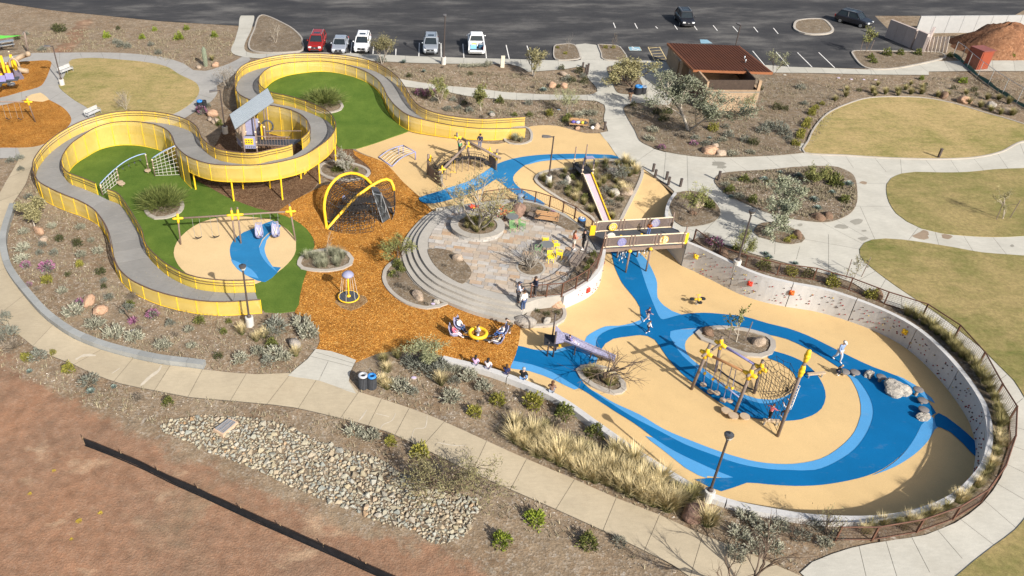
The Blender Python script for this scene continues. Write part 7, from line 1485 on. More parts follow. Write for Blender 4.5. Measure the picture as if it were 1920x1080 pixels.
# ================================================================== people
SKIN_OBJS = []
SKT = [(.45,.27,.19),(.52,.33,.24),(.30,.17,.11),(.56,.38,.29)]
def skin_mesh(nm,nodes,edges,mat,par,root=0,sub=1):
    me = bpy.data.meshes.new(nm); bm = bmesh.new(); sl_ = bm.verts.layers.skin.verify(); vs = []
    for i,(p,r) in enumerate(nodes):
        v = bm.verts.new(p); v[sl_].radius = (r,r); v[sl_].use_root = (i == root); vs.append(v)
    for a,b in edges: bm.edges.new((vs[a],vs[b]))
    bm.to_mesh(me); bm.free(); o = bpy.data.objects.new(nm,me); COL.objects.link(o); o.parent = par; me.materials.append(mat)
    s_ = o.modifiers.new('skin','SKIN'); s_.use_smooth_shade = True
    if sub: sb = o.modifiers.new('sub','SUBSURF'); sb.levels = sb.render_levels = sub
    SKIN_OBJS.append(o); return o
def person(loc,az,h,pose,shirt,pants,hair,label,long=False,skin=0,sleeve=True,shorts=False,hat=None,seat=.45,grp=None,lean=0.0):
    t = thing('person',label,'person',loc,grp); V = Vector; seat = seat/h
    P = dict(pel=V((0,0,.53)),wai=V((0,0,.62)),che=V((0,.0,.745)),nec=V((0,.0,.845)),hea=V((0,.012,.925)))
    for s_,n in ((-1,'l'),(1,'r')):
        P['hip'+n] = V((s_*.055,0,.51)); P['kne'+n] = V((s_*.06,.015,.285)); P['ank'+n] = V((s_*.06,-.005,.05)); P['toe'+n] = V((s_*.065,.085,.022)); P['sho'+n] = V((s_*.105,0,.80)); P['elb'+n] = V((s_*.145,-.01,.635)); P['wri'+n] = V((s_*.14,.06,.49))
    def leg(n,kne,ank): P['kne'+n] = V(kne); P['ank'+n] = V(ank); P['toe'+n] = V(ank)+V((0,.085,-.025))
    def arm(n,e,w_): P['elb'+n] = V(e); P['wri'+n] = V(w_)
    if pose in ('walk','run'):
        k = 1 if pose == 'walk' else 1.6; leg('l',(-.055,.10*k,.30),(-.055,.11*k,.06)); leg('r',(.055,-.03*k,.285),(.055,-.17*k,.085+.06*(k-1)))
        arm('l',(-.14,-.08*k,.65),(-.13,-.02,.53+.06*(k-1))); arm('r',(.14,.05*k,.65),(.12,.15*k,.57))
        lean = lean or (.04*k)
    if pose == 'talk': arm('r',(.15,.03,.64),(.06,.14,.68)); arm('l',(-.15,.0,.63),(-.05,.10,.55))
    if pose == 'hold': arm('r',(.15,.02,.64),(.05,.15,.62)); arm('l',(-.15,.02,.64),(-.05,.15,.62)); P['hea'] += V((0,.02,-.01))
    if pose == 'balance': arm('r',(.20,0,.78),(.29,.02,.82)); arm('l',(-.20,0,.74),(-.28,.04,.68)); leg('l',(-.05,.06,.29),(-.04,.05,.05)); leg('r',(.05,.03,.28),(.04,-.05,.05)); lean = .06
    if pose == 'climb': arm('r',(.16,.08,.86),(.12,.17,.98)); arm('l',(-.15,.10,.78),(-.11,.17,.86)); leg('l',(-.08,.14,.42),(-.07,.10,.2)); leg('r',(.07,.08,.30),(.06,.06,.06))
    if pose == 'crouch':
        dz = -.2
        for k in ('pel','wai','che','nec','hea','hipl','hipr','shol','shor','elbl','elbr','wril','wrir'): P[k] = P[k]+V((0,-.04,dz))
        for n,s_ in (('l',-1),('r',1)): leg(n,(s_*.075,.13,.29),(s_*.06,0,.05)); arm(n,(s_*.15,.10,.45),(s_*.08,.22,.33))
        lean = .16
    if pose == 'bend':
        for n,s_ in (('l',-1),('r',1)): leg(n,(s_*.065,.08,.28),(s_*.06,0,.05)); P['elb'+n] = V((s_*.13,.2,.56)); P['wri'+n] = V((s_*.09,.26,.42))
        lean = .34
    if pose in ('sit','recline'):
        dz = seat+.06-.53
        for k in ('pel','wai','che','nec','hea','hipl','hipr','shol','shor','elbl','elbr','wril','wrir'): P[k] = P[k]+V((0,0,dz))
        for n,s_ in (('l',-1),('r',1)):
            leg(n,(s_*.07,.24,seat+.065),(s_*.065,.26 if pose == 'sit' else .42,max(.04,seat-.19) if pose == 'sit' else seat-.08)); arm(n,(s_*.15,.05,seat+.2),(s_*.08,.17,seat+.13))
        if pose == 'recline': lean = -.12
    if lean:                                                # tip the trunk forward from the hips
        c0 = P['pel']
        for k in ('wai','che','nec','hea','shol','shor','elbl','elbr','wril','wrir'):
            if pose == 'bend' and k[:3] in ('elb','wri'): continue
            d = P[k]-c0; P[k] = c0+V((d.x,d.y*math.cos(lean*2)+d.z*math.sin(lean*2),d.z*math.cos(lean*2)-d.y*math.sin(lean*2)))
    q = lambda k: P[k]*h
    hd = P['hea']; hu = (P['hea']-P['nec']).normalized()
    names = ['pel','wai','che','nec','h0','h1','h2']+[a+n for n in 'lr' for a in ('hip','kne','ank','toe','sho','elb','wri','han')]
    P['h0'] = hd-hu*.035; P['h1'] = hd+hu*.02; P['h2'] = hd+hu*.06
    for n in 'lr': P['han'+n] = P['wri'+n]+(P['wri'+n]-P['elb'+n]).normalized()*.045
    rad = dict(pel=.07,wai=.062,che=.075,nec=.03,h0=.045,h1=.056,h2=.04,hip=.05,kne=.034,ank=.022,toe=.02,sho=.035,elb=.024,wri=.017,han=.02)
    idx = {k: i for i,k in enumerate(names)}; ed = [('pel','wai'),('wai','che'),('che','nec'),('nec','h0'),('h0','h1'),('h1','h2')]
    for n in 'lr': ed += [('pel','hip'+n),('hip'+n,'kne'+n),('kne'+n,'ank'+n),('ank'+n,'toe'+n),('che','sho'+n),('sho'+n,'elb'+n),('elb'+n,'wri'+n),('wri'+n,'han'+n)]
    rd = lambda k: rad.get(k,rad.get(k[:3]))*h
    sk = M('skin_%d' % skin,SKT[skin],.06,8,.6)
    body = skin_mesh('body',[(q(k),rd(k)) for k in names],[(idx[a],idx[b]) for a,b in ed],sk,t)
    ext = []                                                # face and fingers, joined into the body mesh afterwards
    f_ = MB(); yv = Vector((0,1,0)); fwd_ = (yv-hu*yv.dot(hu)).normalized(); sdv = fwd_.cross(hu)
    f_.tube([(hd+hu*.012+fwd_*.05)*h,(hd-hu*.004+fwd_*.07)*h,(hd-hu*.012+fwd_*.052)*h],[.006*h,.011*h,.008*h],5)
    for s_ in (-1,1): f_.ell((hd+sdv*.057*s_)*h,(.01*h,.016*h,.022*h),None,6,4)
    for n in 'lr':
        wv = (P['wri'+n]-P['elb'+n]).normalized(); o_ = wv.orthogonal().normalized(); o2 = wv.cross(o_); hb = P['han'+n]
        for k in range(4): b0 = hb+o2*(k-1.5)*.009; L_ = (.03,.036,.034,.026)[k]; f_.tube([b0*h,(b0+wv*L_*.6+o_*.004)*h,(b0+wv*L_+o_*.014)*h],[.0055*h,.005*h,.004*h],4)
        b0 = hb-wv*.02+o2*.018; f_.tube([b0*h,(b0+o2*.014+wv*.014)*h,(b0+o2*.014+wv*.03+o_*.006)*h],[.006*h,.0055*h,.0045*h],4)
    body['_x'] = 1; EXTRA[body.name] = f_
    sh = M('cloth_%s' % str(shirt),shirt,.12,12,.85); pa = M('cloth_%s' % str(pants),pants,.12,12,.85); hr_ = M('hair_%s' % str(hair),hair,.15,20,.7)
    ks = ['che','wai','pel','shol','shor','elbl','elbr']+(['wl','wr'] if sleeve else [])+['nb']
    P['nb'] = P['che'].lerp(P['nec'],.7)
    for n in 'lr': P['w'+n] = P['elb'+n].lerp(P['wri'+n],.85)
    rs = dict(che=.086,wai=.076,pel=.078,sho=.046,elb=.034,nb=.045); ii = {k: i for i,k in enumerate(ks)}
    el = [('che','wai'),('wai','pel'),('che','shol'),('che','shor'),('shol','elbl'),('shor','elbr'),('che','nb')]+([('elbl','wl'),('elbr','wr')] if sleeve else [])
    skin_mesh('shirt',[(q(k),(rs.get(k) or rs.get(k[:3]) or .028)*h) for k in ks],[(ii[a],ii[b]) for a,b in el],sh,t)
    ks = ['pel','hipl','hipr','knel','kner']+([] if shorts else ['al','ar'])
    for n in 'lr': P['a'+n] = P['kne'+n].lerp(P['ank'+n],.9)
    rp_ = dict(pel=.079,hip=.06,kne=.046); ii = {k: i for i,k in enumerate(ks)}
    el = [('pel','hipl'),('pel','hipr'),('hipl','knel'),('hipr','kner')]+([] if shorts else [('knel','al'),('kner','ar')])
    skin_mesh('trousers' if not shorts else 'shorts',[(q(k),(rp_.get(k) or rp_.get(k[:3]) or .034)*h) for k in ks],[(ii[a],ii[b]) for a,b in el],pa,t)
    zr = hu.to_track_quat('Z','Y').to_matrix()
    m = MB(); m.ell((hd+hu*.028-fwd_*.012)*h,(.066*h,.07*h,.058*h),zr,10,6)
    if long: m.ell((hd-hu*.05-fwd_*.05)*h,(.055*h,.035*h,.095*h),zr,8,6)
    b = m.mesh('hair',hr_,True); o = bpy.data.objects.new('hair',b); COL.objects.link(o); o.parent = t
    m = MB()
    for s_ in (-1,1): m.ell((hd+hu*.012+fwd_*.055+sdv*.022*s_)*h,(.008*h,.006*h,.006*h),None,6,4)
    m.tube([(hd-hu*.032+fwd_*.052-sdv*.016)*h,(hd-hu*.035+fwd_*.057)*h,(hd-hu*.032+fwd_*.052+sdv*.016)*h],.004*h,4)
    b = m.mesh('face',M('face_dark',(.10,.04,.03),.1,9,.5),True); o = bpy.data.objects.new('face',b); COL.objects.link(o); o.parent = t
    m = MB()
    for n in 'lr': a_ = P['ank'+n].lerp(P['toe'+n],.5)-Vector((0,0,.006)); dd = (P['toe'+n]-P['ank'+n]); m.ell(a_*h,(.03*h,.068*h,.03*h),None,8,5)
    b = m.mesh('shoes',M_WHITE if skin % 2 else M_DKGREY,True); o = bpy.data.objects.new('shoes',b); COL.objects.link(o); o.parent = t
    if hat:
        m = MB(); m.ell((hd+hu*.045)*h,(.067*h,.067*h,.04*h),zr,10,5); m.ell((hd+hu*.04+fwd_*.075)*h,(.045*h,.045*h,.008*h),zr,8,4); b = m.mesh('cap',M('cap_%s' % str(hat),hat,.1,9,.8),True); o = bpy.data.objects.new('cap',b); COL.objects.link(o); o.parent = t
    t.rotation_euler = (0,0,R_(-az)); return t
EXTRA = {}
BLKH,BRNH,DKB,GRYH,BLND = (.018,.014,.012),(.10,.045,.022),(.045,.025,.016),(.32,.31,.30),(.45,.33,.19)
person(T(980,583,-.39),330,1.76,'stand',(.72,.71,.69),(.05,.08,.17),DKB,'man in a white shirt and blue jeans standing on the plaza steps, back turned',skin=1)
person(T(970,567,.02),80,1.76,'talk',(.52,.56,.66),(.09,.09,.10),DKB,'man in pale blue shirt and dark cap at the top of the steps',hat=(.03,.04,.08))
person(T(1002,556,.03),250,1.74,'hold',(.03,.035,.06),(.045,.042,.045),DKB,'person in a navy jacket standing at the plaza fence by the steps',skin=0)
person(T(1074,467,.03),75,1.66,'hold',(.62,.20,.13),(.60,.56,.50),BRNH,'woman in a coral top with long auburn hair standing on the plaza',True,1,shorts=True)
person(T(1092.5,467,.03),265,1.78,'talk',(.018,.018,.022),(.018,.018,.02),BLKH,'person dressed all in black standing by the plaza bin',skin=1)
person(T(1214.5,441.5,.08),25,1.25,'talk',(.34,.10,.025),(.10,.16,.34),BRNH,'child in a rust orange shirt leaning on the footbridge railing',True)
person(Bp(1212,602),70,1.2,'run',(.03,.04,.12),(.45,.38,.36),BRNH,'child in a dark blue shirt running on the blue river',skin=1,sleeve=False,shorts=True)
person(Bp(1214,624),75,1.05,'walk',(.70,.70,.70),(.035,.04,.07),BRNH,'child in a white shirt running below the other on the blue river',skin=3)
person(Bp(1568,677),165,1.78,'walk',(.20,.28,.44),(.44,.48,.54),GRYH,'man in pale blue clothes and a light cap walking on the bowl rubber',skin=1,hat=(.6,.6,.58))
person(Bp(1569,704)+UZ*.05,95,1.12,'crouch',(.02,.05,.07),(.02,.03,.06),BLND,'blond child in a black and teal shirt bending beside the stepping discs',skin=1)
person(Bp(1437,796)+UZ*.44,60,1.22,'balance',(.62,.16,.17),(.025,.025,.03),BRNH,'girl in a coral shirt balancing on the timber beam with arms out',skin=1)
person(Bp(1464,800)+UZ*.55,330,1.42,'climb',(.55,.56,.58),(.03,.045,.08),DKB,'child in a grey shirt climbing the net beside the tall post',skin=1)
a_,d_ = ax[len(ax)//5],(ax[len(ax)//5+1]-ax[len(ax)//5]); person(Vector((a_.x,a_.y,a_.z-.02)),math.degrees(math.atan2(d_.x,d_.y)),1.1,'recline',(.16,.13,.30),(.45,.42,.55),DKB,'child sliding down the purple slide',skin=1,seat=.02)
person(T(861,287,1.35),20,1.2,'bend',(.03,.28,.14),(.02,.02,.022),DKB,'child in a green shirt and black trousers bending over the log climber',skin=1)
person(Bp(899,281),200,1.7,'hold',(.02,.028,.07),(.16,.18,.26),DKB,'person in a navy jacket standing behind the log climber',skin=0)
person(Bp(1180,190),200,1.78,'walk',(.02,.02,.025),(.30,.18,.11),BLKH,'walker in a black top and tan shorts on the path by the restroom',skin=2,shorts=True)
person(T(931,412,.02),200,1.15,'stand',(.75,.75,.74),(.30,.03,.04),BRNH,'small child in a white jacket beside the orange red flower',skin=1)
SP_ = [('child in a white shirt in the rear left seat of the yellow ring spinner',(.7,.7,.7),(.04,.08,.18),BLKH),('child in pink and white in the front left seat of the yellow ring spinner',(.55,.12,.18),(.60,.48,.55),BRNH),('child in white and blue in the rear right seat of the yellow ring spinner',(.66,.67,.7),(.06,.14,.38),DKB),('child in a cream shirt in the front right seat of the yellow ring spinner',(.62,.52,.38),(.66,.62,.6),BRNH)]
for (c,d),(lb,s_,p_,hr_) in zip(SEATS,SP_): person(Vector((c.x,c.y,c.z-.02)),math.degrees(math.atan2(d.x,d.y)),1.35,'recline',s_,p_,hr_,lb,skin=1,seat=.0,grp='children on the yellow ring spinner')
person(mg+Vector((.0,.12,.12)),60,1.22,'hold',(.58,.58,.58),(.25,.25,.3),BRNH,'child in a pale grey shirt standing inside the yellow ring',True,1,grp='children on the yellow ring spinner')
person(Bp(957,624),280,1.35,'bend',(.12,.10,.06),(.10,.08,.055),DKB,'person in olive brown clothes stooping behind the yellow ring spinner',skin=1)
def sit_wall(px,py,az,h,*a,**k): v = T(px,py,-.6); person(Vector((v.x,v.y,-1.06)),az,h,'sit',*a,seat=.46,**k)
sit_wall(891,684,20,1.5,(.55,.36,.56),(.2,.2,.25),BLKH,'girl in a lilac top sitting at the left end of the seat wall',True,2,grp='people sitting on the seat wall')
sit_wall(914,690.5,25,1.6,(.72,.62,.62),(.15,.15,.2),BLKH,'girl in a pinkish white top sitting second from the left on the seat wall',True,2,grp='people sitting on the seat wall')
sit_wall(949,701,20,1.45,(.02,.03,.10),(.05,.05,.1),DKB,'person in a navy top with long dark hair sitting on the seat wall',True,2,grp='people sitting on the seat wall')
sit_wall(980,710,30,1.75,(.012,.012,.015),(.14,.24,.42),GRYH,'grey haired man in a black jacket sitting on the seat wall',False,1,grp='people sitting on the seat wall')
sit_wall(1034,734,20,1.6,(.20,.12,.09),(.25,.28,.34),BRNH,'woman with long brown hair sitting alone at the right of the seat wall',True,0,grp='people sitting on the seat wall')
bpy.context.view_layer.update()
dg = bpy.context.evaluated_depsgraph_get()
for o in SKIN_OBJS:
    me = bpy.data.meshes.new_from_object(o.evaluated_get(dg)); o.modifiers.clear(); nm = o.name.split('.')[0]
    if o.name in EXTRA:
        x = EXTRA[o.name]; b = MB(); b.add([tuple(v.co) for v in me.vertices],[tuple(p.vertices) for p in me.polygons]); b.add(x.v,x.f); m2 = b.mesh(nm,list(me.materials)[0],True); me = m2
        if '_x' in o: del o['_x']
    else: me.polygons.foreach_set('use_smooth',[True]*len(me.polygons))
    o.data = me; me.name = nm
# ================================================================== vegetation, boulders, riprap
from mathutils import noise as mnoise
def leaf_mat(nm,c0,c1,c2=None,zgrad=None,rough=.75):
    m,nt,b = new_mat(nm,rough,.2); g = _n(nt,'ShaderNodeNewGeometry').outputs['Random Per Island']; oi = _n(nt,'ShaderNodeObjectInfo').outputs['Random']
    c = ramp(nt,g,[(0,c0),(.6,c1),(1,c2 or scal(c1,1.25))])
    if zgrad:
        sp_ = _n(nt,'ShaderNodeSeparateXYZ'); nt.links.new(coords(nt,'Generated'),sp_.inputs[0]); c = mixc(nt,ramp(nt,sp_.outputs[2],[(zgrad[1],(0,0,0)),(zgrad[2],(1,1,1))]),zgrad[0],c)
    c = mixc(nt,1,c,ramp(nt,oi,[(0,(.8,)*3),(1,(1.15,)*3)]),'MULTIPLY'); nt.links.new(c,b.inputs['Base Color'])
    b.inputs['Transmission Weight'].default_value = 0; return m
ML = dict(sage=leaf_mat('sage_leaf',(.17,.175,.125),(.29,.285,.215),(.40,.385,.30)),green=leaf_mat('green_leaf',(.055,.07,.018),(.12,.135,.035),(.20,.20,.055)),yel=leaf_mat('yellow_green_leaf',(.12,.125,.022),(.23,.215,.04),(.33,.29,.07)),
  dark=leaf_mat('dark_leaf',(.03,.04,.014),(.065,.07,.026),(.10,.105,.04)),dry=leaf_mat('dry_twig_leaf',(.13,.11,.085),(.21,.175,.135)),grey=leaf_mat('grey_leaf',(.10,.11,.085),(.19,.195,.16)),
  grass=leaf_mat('straw_grass',(.42,.34,.17),(.60,.49,.27),(.74,.63,.38),((.13,.155,.045),.1,.5)),ggrass=leaf_mat('olive_grass',(.19,.17,.065),(.30,.26,.11),(.42,.36,.17),((.085,.1,.03),.1,.5)),sgrass=leaf_mat('silver_grass',(.20,.21,.13),(.32,.32,.22),(.42,.40,.29)),
  flower=leaf_mat('pink_flower',(.18,.065,.13),(.28,.11,.20),(.38,.19,.28)),agave=leaf_mat('agave_leaf',(.12,.17,.15),(.22,.27,.235),(.30,.35,.30)),olive=leaf_mat('olive_leaf',(.13,.145,.09),(.23,.245,.165),(.32,.33,.245)),
  palo=leaf_mat('palo_leaf',(.12,.135,.04),(.22,.225,.075),(.32,.31,.12)),pale=leaf_mat('pale_leaf',(.19,.21,.10),(.30,.31,.17),(.40,.40,.24)),vase=leaf_mat('vase_leaf',(.05,.065,.016),(.10,.125,.033),(.17,.185,.055)),khaki=leaf_mat('khaki_leaf',(.16,.145,.065),(.25,.225,.11),(.33,.30,.16)),silver=leaf_mat('silver_leaf',(.24,.24,.19),(.36,.35,.29),(.46,.45,.39)),brightg=leaf_mat('bright_leaf',(.09,.13,.012),(.18,.23,.025),(.28,.31,.05)))
M_BARK = M('brown_bark',(.13,.095,.07),.2,6,.9,.15); M_GBARK = M('grey_bark',(.30,.27,.23),.15,6,.9,.15); M_PBARK = M('pale_bark',(.42,.37,.30),.12,6,.9,.15)
def quad(m,p,d,w_,L,n_):
    s_ = d.cross(n_); s_ = s_.normalized()*w_ if s_.length > 1e-4 else Vector((w_,0,0)); e = p+d*L; mid = p+d*L*.5
    m.add([p-s_*.4,p+s_*.4,mid+s_,e+s_*.15,e-s_*.15,mid-s_],[(0,1,2,3,4,5)])
def rv(r_): 
    while True:
        v = Vector((r_.uniform(-1,1),r_.uniform(-1,1),r_.uniform(-1,1)))
        if .05 < v.length < 1: return v.normalized()
def shrub_mesh(nm,seed,kind_,mats):
    r_ = random.Random(seed); m = MB(); ms = [mats]
    if kind_ == 'sage':
        for i in range(95):
            a = r_.random()*6.28; el = r_.uniform(.15,1.5); rr_ = r_.uniform(.12,.34); base = Vector((rr_*math.cos(a),rr_*math.sin(a),r_.uniform(.02,.2))); d = Vector((math.cos(a)*math.cos(el),math.sin(a)*math.cos(el),math.sin(el))); L = r_.uniform(.22,.4)
            for k in range(5): p = base+d*L*k/5; quad(m,p,(d+rv(r_)*.6).normalized(),.024,.12,rv(r_))
    elif kind_ in ('ball','flower','loose'):
        n = {'ball': 420,'flower': 300,'loose': 260}[kind_]
        for i in range(n):
            v = rv(r_); v.z = abs(v.z)*.95; R = r_.random()**.35; lob = 1+.18*math.sin(3*math.atan2(v.y,v.x)+seed)+.12*math.sin(7*v.z+seed); p = Vector((v.x*.42,v.y*.42,v.z*.62))*R*lob; quad(m,p,(v+rv(r_)*.7+UZ*.3).normalized(),.03 if kind_ != 'loose' else .022,.13 if kind_ != 'loose' else .17,rv(r_))
        if kind_ == 'flower':
            m.cur = 1; ms = [mats,ML['flower']]
            for i in range(170): v = rv(r_); v.z = abs(v.z)*.7+.3; v.normalize(); p = Vector((v.x*.42,v.y*.42,v.z*.6))*r_.uniform(.85,1.2); quad(m,p,(v+rv(r_)*.4).normalized(),.035,.15,rv(r_))
    elif kind_ == 'grass':
        for i in range(340):
            a = r_.random()*6.28; rr_ = r_.random()**.7*.16; p = Vector((rr_*math.cos(a),rr_*math.sin(a),0)); a2 = a+r_.uniform(-.6,.6); el = r_.uniform(.85,1.52); L = r_.uniform(.5,1.05); d = Vector((math.cos(a2)*math.cos(el),math.sin(a2)*math.cos(el),math.sin(el))); s_ = Vector((-math.sin(a2),math.cos(a2),0))*.0085
            q1 = p+d*L*.55; d2 = (d+Vector((math.cos(a2),math.sin(a2),0))*.22-UZ*.12).normalized(); q2 = q1+d2*L*.5; m.add([p-s_*1.2,p+s_*1.2,q1+s_,q2,q1-s_],[(0,1,2,4),(4,2,3)])
    elif kind_ == 'agave':
        for i in range(46):
            a = i*2.4; el = .25+1.1*i/46; L = .42-.1*i/46; d = Vector((math.cos(a)*math.cos(el),math.sin(a)*math.cos(el),math.sin(el))); quad(m,Vector((0,0,.04))+d*.03,d,.05,L,UZ.cross(d).normalized().cross(d))
    elif kind_ == 'twig':
        for i in range(110):
            a = r_.random()*6.28; el = r_.uniform(.3,1.4); d = Vector((math.cos(a)*math.cos(el),math.sin(a)*math.cos(el),math.sin(el))); p = Vector((0,0,.03)); L = r_.uniform(.25,.5); q1 = p+d*L; m.tube([p,q1],[.008,.005],3,False)
            for k in range(2): q2 = q1+(d+rv(r_)*.6).normalized()*.14; quad(m,q1,(q2-q1).normalized(),.014,.16,rv(r_))
    elif kind_ == 'vase':
        for i in range(2600):
            a = r_.random()*6.28; el = r_.uniform(.3,1.5); rr_ = r_.random()*.25; p = Vector((rr_*math.cos(a),rr_*math.sin(a),0)); d = Vector((math.cos(a)*math.cos(el),math.sin(a)*math.cos(el),math.sin(el))); L = r_.uniform(.5,1.15); p2 = p+d*L*r_.uniform(.35,.75)
            quad(m,p2,(d+rv(r_)*.3).normalized(),.0085,.34,rv(r_))
        for i in range(40): a = r_.random()*6.28; el = r_.uniform(.5,1.4); d = Vector((math.cos(a)*math.cos(el),math.sin(a)*math.cos(el),math.sin(el))); m.tube([Vector((0,0,0)),d*.8],[.012,.005],3,False)
    return m.mesh(nm,ms)
KINDS_ = dict(sage=('sage_shrub','sage','sage','grey green sage shrub','shrub',.95),green=('green_shrub','ball','green','rounded green shrub','shrub',.9),yel=('yellow_green_shrub','ball','yel','yellow green shrub','shrub',.9),dark=('dark_shrub','loose','dark','dark green shrub','shrub',.85),dry=('dry_shrub','twig','dry','dry twiggy brown shrub','shrub',.9),
  grey=('grey_shrub','loose','grey','dull grey green shrub','shrub',.95),grass=('grass_clump','grass','grass','straw coloured grass clump','grass clump',1.15),ggrass=('olive_grass_clump','grass','ggrass','olive green grass clump','grass clump',.9),sgrass=('silver_grass_clump','grass','sgrass','silvery grass clump','grass clump',.85),flower=('flowering_shrub','flower','grey','pink purple flowering shrub','shrub',.95),agave=('agave','agave','agave','blue grey agave','agave',.95),brightg=('bright_shrub','ball','brightg','bright green shrub','shrub',.95))
MESHES = {k: [shrub_mesh(v[0],31*i+7+sum(map(ord,k)),v[1],ML[v[2]]) for i in range(4)] for k,v in KINDS_.items()}
PL = []
def put(k,pts,s_=1.0,f=None,z=None):
    for p in pts: PL.append((k,p[0],p[1],s_*(p[2] if len(p) > 2 else 1.0),f,z))
# west bed
put('sage',[(45,470,1.2),(42,490,1.2),(140,590,1.4),(178,613,1.35),(215,630,1.45),(253,638,1.3),(305,652,1.3),(360,652,.7),(118,550,1),(355,622,.8),(45,438),(98,427,.9),(152,429,.9),(185,474,1),(452,677,1.3),(485,664,1.2),(517,667,1.3),(532,675,1.1),(566,612,1.5),(580,632,1.5),(573,622,1.3),(172,453,.7),(153,482,.9)])
put('grey',[(75,477,.7),(102,477,.9),(80,462,.8),(320,610,.8),(502,682,.9),(517,617,1.7),(507,628,1.3),(240,583,1.1),(205,562,.8),(55,372,.9),(38,300,1),(20,305,.8),(40,320,.8),(195,530,.7)])
put('dark',[(113,452,1),(147,461,1),(190,514,1.1),(410,672,.9),(128,518,.7),(195,541,.6)]); put('yel',[(150,499,.8),(90,530,1)]); put('green',[(375,605,.8),(420,625,.6),(510,648,1),(245,575,.9),(430,606,.5)])
put('flower',[(90,508,1.3),(50,502,.7),(55,537,.55),(150,573,.8),(287,594,.85)]); put('grass',[(454,627,.75),(481,640,.7),(495,633,.8),(555,668,.75)])
put('dry',[(250,560,.9),(330,632,.6),(70,545,.7),(262,620,.7)])
# south bed
put('ggrass',[(720,680,.9),(745,672,.9)]); put('grass',[(726,698,.8),(718,722,.9),(726,730,.8),(827,722,.9)]); put('sage',[(752,731,1.3),(880,710,1.2),(905,730,1.3),(847,751,1.3),(838,694,.9),(855,697,.9),(868,690,.7)]); put('grey',[(790,695,1.5),(815,700,1.5),(802,680,1.4),(775,690,1.2),(775,738,.8),(852,718,.9),(765,680,1.1),(828,690,1.1)])
put('yel',[(933,757,1.15),(890,778,1.2),(1000,760,1.45)]); put('green',[(1057,780,1.4),(1117,815,1.3)]); put('dry',[(905,760,.6),(1010,800,1.1),(1040,800,1),(950,770,.7),(1085,830,1)])
GR = [(968,830),(985,842),(1010,857),(1030,862),(1050,872),(1075,884),(1095,897),(1115,904),(1140,909),(1160,919),(1180,929),(1205,940),(1225,948),(1250,958),(1000,823),(1030,834),(1060,848),(1085,860),(1120,874),(1150,886),(1175,899),(1200,911),(1230,926),(1265,946),(1155,853),(1168,860),(1188,870),(1210,890),(1237,905),(1325,985),(965,805),(1105,880),(1130,893),(1045,855),(1020,845),(1240,948),(1215,925)]
put('grass',GR,1.15); put('ggrass',[(990,808,.9),(1020,808,.9),(1150,858,1.1),(1293,938,1.2),(1303,928,1),(1265,925,.9),(1105,850,.9),(1090,838,.8)])
put('sage',[(1398,972,1.2),(1385,1005,1.15),(1432,1003,1.2),(1450,1032,1.1),(1415,1032,1.0),(1462,990,.95),(1545,1022,.9),(1378,1042,1),(1418,985,.9)]); put('grey',[(1500,1008,1.0),(1525,990,.9),(1563,1008,.8)])
# beyond the south walk
put('sage',[(665,814,1.1),(697,823,1.2)]); put('yel',[(733,832,1),(788,855,1.25)]); put('brightg',[(1003,978,1.15),(940,1018,1.3)]); put('green',[(1101,1022,1.2),(316,757,.8)]); put('grey',[(17,632,1.6),(72,672,1.4),(167,720,1.3),(10,600,1.1),(1160,1020,.8)]); put('dry',[(25,655,1.7),(260,752,.8),(5,640,1)]); put('yel',[(50,675,.9),(130,696,1.1),(100,664,.5)]); put('agave',[(56,699,.7),(171,737,.9),(214,728,.6)])
# northwest
put('brightg',[(200,71,1.15),(267,73,1),(336,74,1.3),(402,70,1.1),(290,58,.9),(350,56,1)]); put('dark',[(113,60,2),(33,75,1.2),(105,57,1.6),(222,56,1)]); put('grey',[(80,95,1.1),(228,88,1.2),(283,86,.9),(297,102,1),(218,82,1),(240,90,1),(390,201,.9),(50,66,.8)]); put('ggrass',[(398,114,.9)]); put('flower',[(380,214,1),(374,208,.8)]); put('green',[(410,228,.8),(412,236,.9)])
# centre north
put('agave',[(757,119,1.2),(922,216,1.2),(1019,172,1.2),(795,136,.8)]); put('sage',[(867,126,1),(879,126,1),(890,126,1),(902,125,1),(915,125,1.1),(1085,218,1.1),(1110,217,1.2),(1098,214,1)]); put('dark',[(767,145,.9),(882,141,.8),(870,197,1),(1047,165,.8),(1072,154,1.1),(1095,157,1.1),(1052,131,1),(1085,137,1.2),(1187,201,1),(1242,228,1.2),(1250,215,1.3),(1230,215,1.2)]); put('flower',[(787,180,1.1),(802,182,1.1),(1300,273,.9),(1240,281,.8),(812,178,.9)]); put('grey',[(840,207,1),(860,205,.9),(990,197,1),(1107,233,.9),(815,190,1),(880,210,.9),(850,190,.8),(715,117,1.2),(1092,146,1),(1062,152,1.1)]); put('green',[(937,193,1.2),(992,218,.9),(1065,224,1.1),(965,218,.8),(1060,229,.9)]); put('yel',[(1030,217,1),(1157,130,1.1),(1150,143,1),(1336,246,1.4),(1045,92,.7),(1150,92,.7),(1060,103,.7),(1135,92,.7)])
put('dry',[(830,128,.6),(960,200,.7),(905,222,.7),(1000,165,.6),(1100,165,.8),(1277,258,1.1),(1285,262,.9),(1300,215,.9),(1330,215,.9)])
